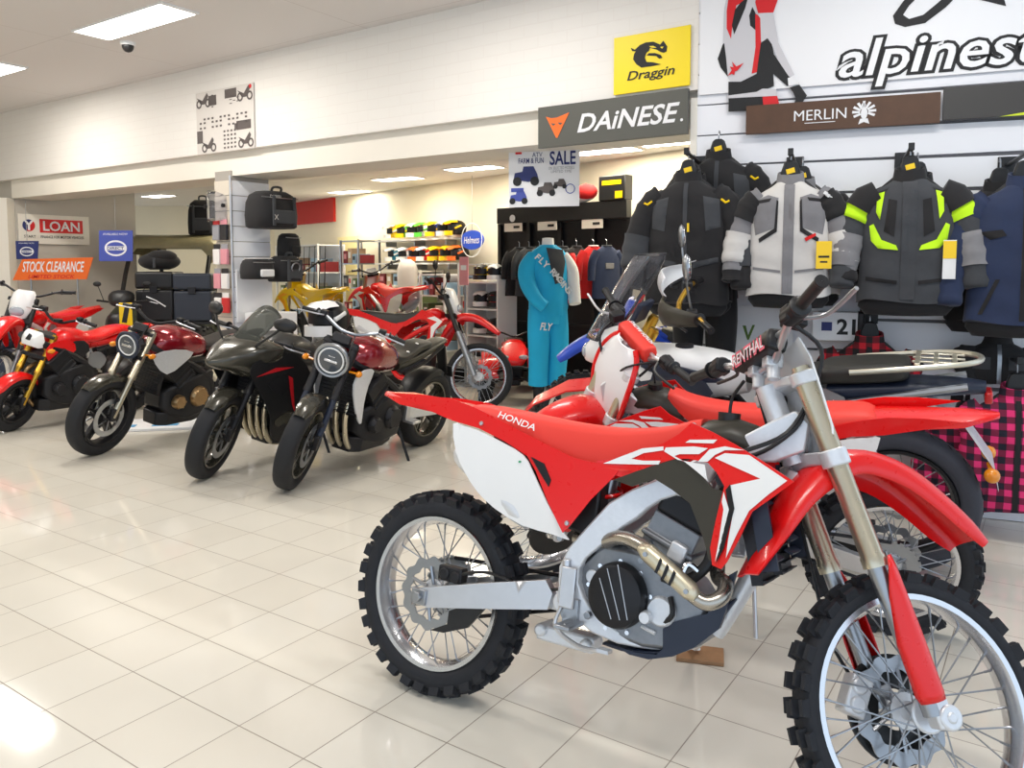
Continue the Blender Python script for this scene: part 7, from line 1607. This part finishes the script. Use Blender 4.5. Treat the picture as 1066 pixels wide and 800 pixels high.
for sd in (-1, 1):
    leg = [(sd*.09, 0, 1.02), (sd*.1, -.01, .8), (sd*.105, -.02, .6), (sd*.1, 0, .42), (sd*.1, .01, z0)]
    MB().tube(leg, [.115, .115, .105, .1, .1], 18, smooth=4).build('trouser_leg', CYAN, t, ang=80)
    MB().tube([(sd*.1, .01, z0+.02), (sd*.1, .0, .1), (sd*.1, -.04, .03)], [.05, .05, .045], 12, smooth=3).ell((sd*.1, -.09, .045), (.05, .13, .045), n=16, m=8).build('boot', BLACK, t)
MB().loft([ringm(0, 0, z, w_, d) for z, w_, d in ((.88, .19, .13), (.96, .19, .13), (1.04, .175, .122))]).build('waistband', CYAN, t, ang=80)
MB().tube([(-.15, 0, 1.56), (-.235, -.02, 1.43), (-.245, -.08, 1.28), (-.2, -.17, 1.14), (-.12, -.22, 1.06)], [.07, .085, .08, .068, .06], 16, smooth=5).build('sleeve', CYAN, t, ang=80)
MB().tube([(.15, 0, 1.56), (.235, -.01, 1.42), (.26, -.03, 1.25), (.26, -.09, 1.08)], [.07, .082, .072, .06], 16, smooth=5).build('sleeve', C_WHITE, t, ang=80)
MB().panel([(-.06, 1.64), (.12, 1.62), (.14, 1.5), (.1, 1.3), (.02, 1.28), (-.03, 1.45)], lambda a, b, th: V((a, -(lerp(b, 1.2, 1.5, .14, .14) if b < 1.5 else lerp(b, 1.5, 1.65, .14, .095))*max(.1, 1-(a/.22)**2)**.5-.006+th, b)), .03, .006).build('chest_panel', C_CHAR, t)
for k, ch in enumerate('FLY RACING'):
    if ch != ' ':
        f = k/9; text(ch, C_WHITE, t, plane_mtx((-.16+.33*f, -.125-.05*math.sin(f*PI), 1.545-.33*f), (.7, -.1, -.7), (.7, 0, .7)), h=.06, bold=.03)
text('FLY', C_WHITE, t, plane_mtx((-.07, -.135, .86), (1, 0, -.1), (0, 0, 1)), w=.13, h=.07, shear=.2, bold=.03); text('RACING', C_WHITE, t, plane_mtx((.06, -.155, 1.33), (.6, 0, -.8), (.8, 0, .6)), w=.16, h=.04, bold=.02)
MB().cyl((0, .0, 0), (0, 0, .015), .22, n=32).cyl((0, .06, .015), (0, .06, .6), .014, n=10).build('base', STEEL, t)
# red and white glove-and-guard piece hanging on the rack, neon glove
q = gpnt(.31, 1.05, .62); t = thing('knee_guard', 'red and white knee guard hanging right of the mannequin', 'guard', tuple(q), GA); MB().loft([ringm(0, 0, z, w_, d, 16) for z, w_, d in ((0, .06, .04), (.15, .075, .05), (.35, .08, .055), (.5, .09, .06), (.55, .07, .05))]).build('shell', C_RED, t, ang=70); MB().box((-.03, -.06, .25), (.035, .02, .35)).build('side_strip', C_WHITE, t, bevel=.006); MB().tube([(0, .0, .5), (0, .58, .6)], .006, 6).build('hook', STEEL, t)
q = gpnt(.06, .98, .28); t = thing('glove', 'neon yellow glove hanging right of the mannequin', 'glove', tuple(q), GA); MB().ell((0, 0, .16), (.045, .025, .08), n=18, m=10).build('palm', C_NEON, t)
for k in range(4): MB().tube([(-.03+.02*k, 0, .1), (-.034+.022*k, -.008, .05), (-.034+.022*k, -.004, .0+.012*abs(k-1.4))], [.012, .0115, .009], 10, smooth=3).build('finger', C_NEON, t)
MB().tube([(.04, 0, .16), (.065, -.008, .12), (.07, -.008, .08)], [.014, .012, .01], 10, smooth=3).build('thumb', C_NEON, t); MB().ell((0, 0, .24), (.042, .028, .03), n=16, m=8).build('cuff', C_BLACK, t); MB().tube([(0, 0, .26), (0, .18, .32)], .004, 6).build('hook', STEEL, t)

# half-white helmet resting on the saddle of the faired bike
hl = (k2.matrix_basis @ V((.33, 0, .9))); helmet(3, 4, 'black helmet with a white peak resting on the seat of the faired black bike', (hl.x, hl.y, hl.z-.012), -.5, 'loose helmet', 1.15)
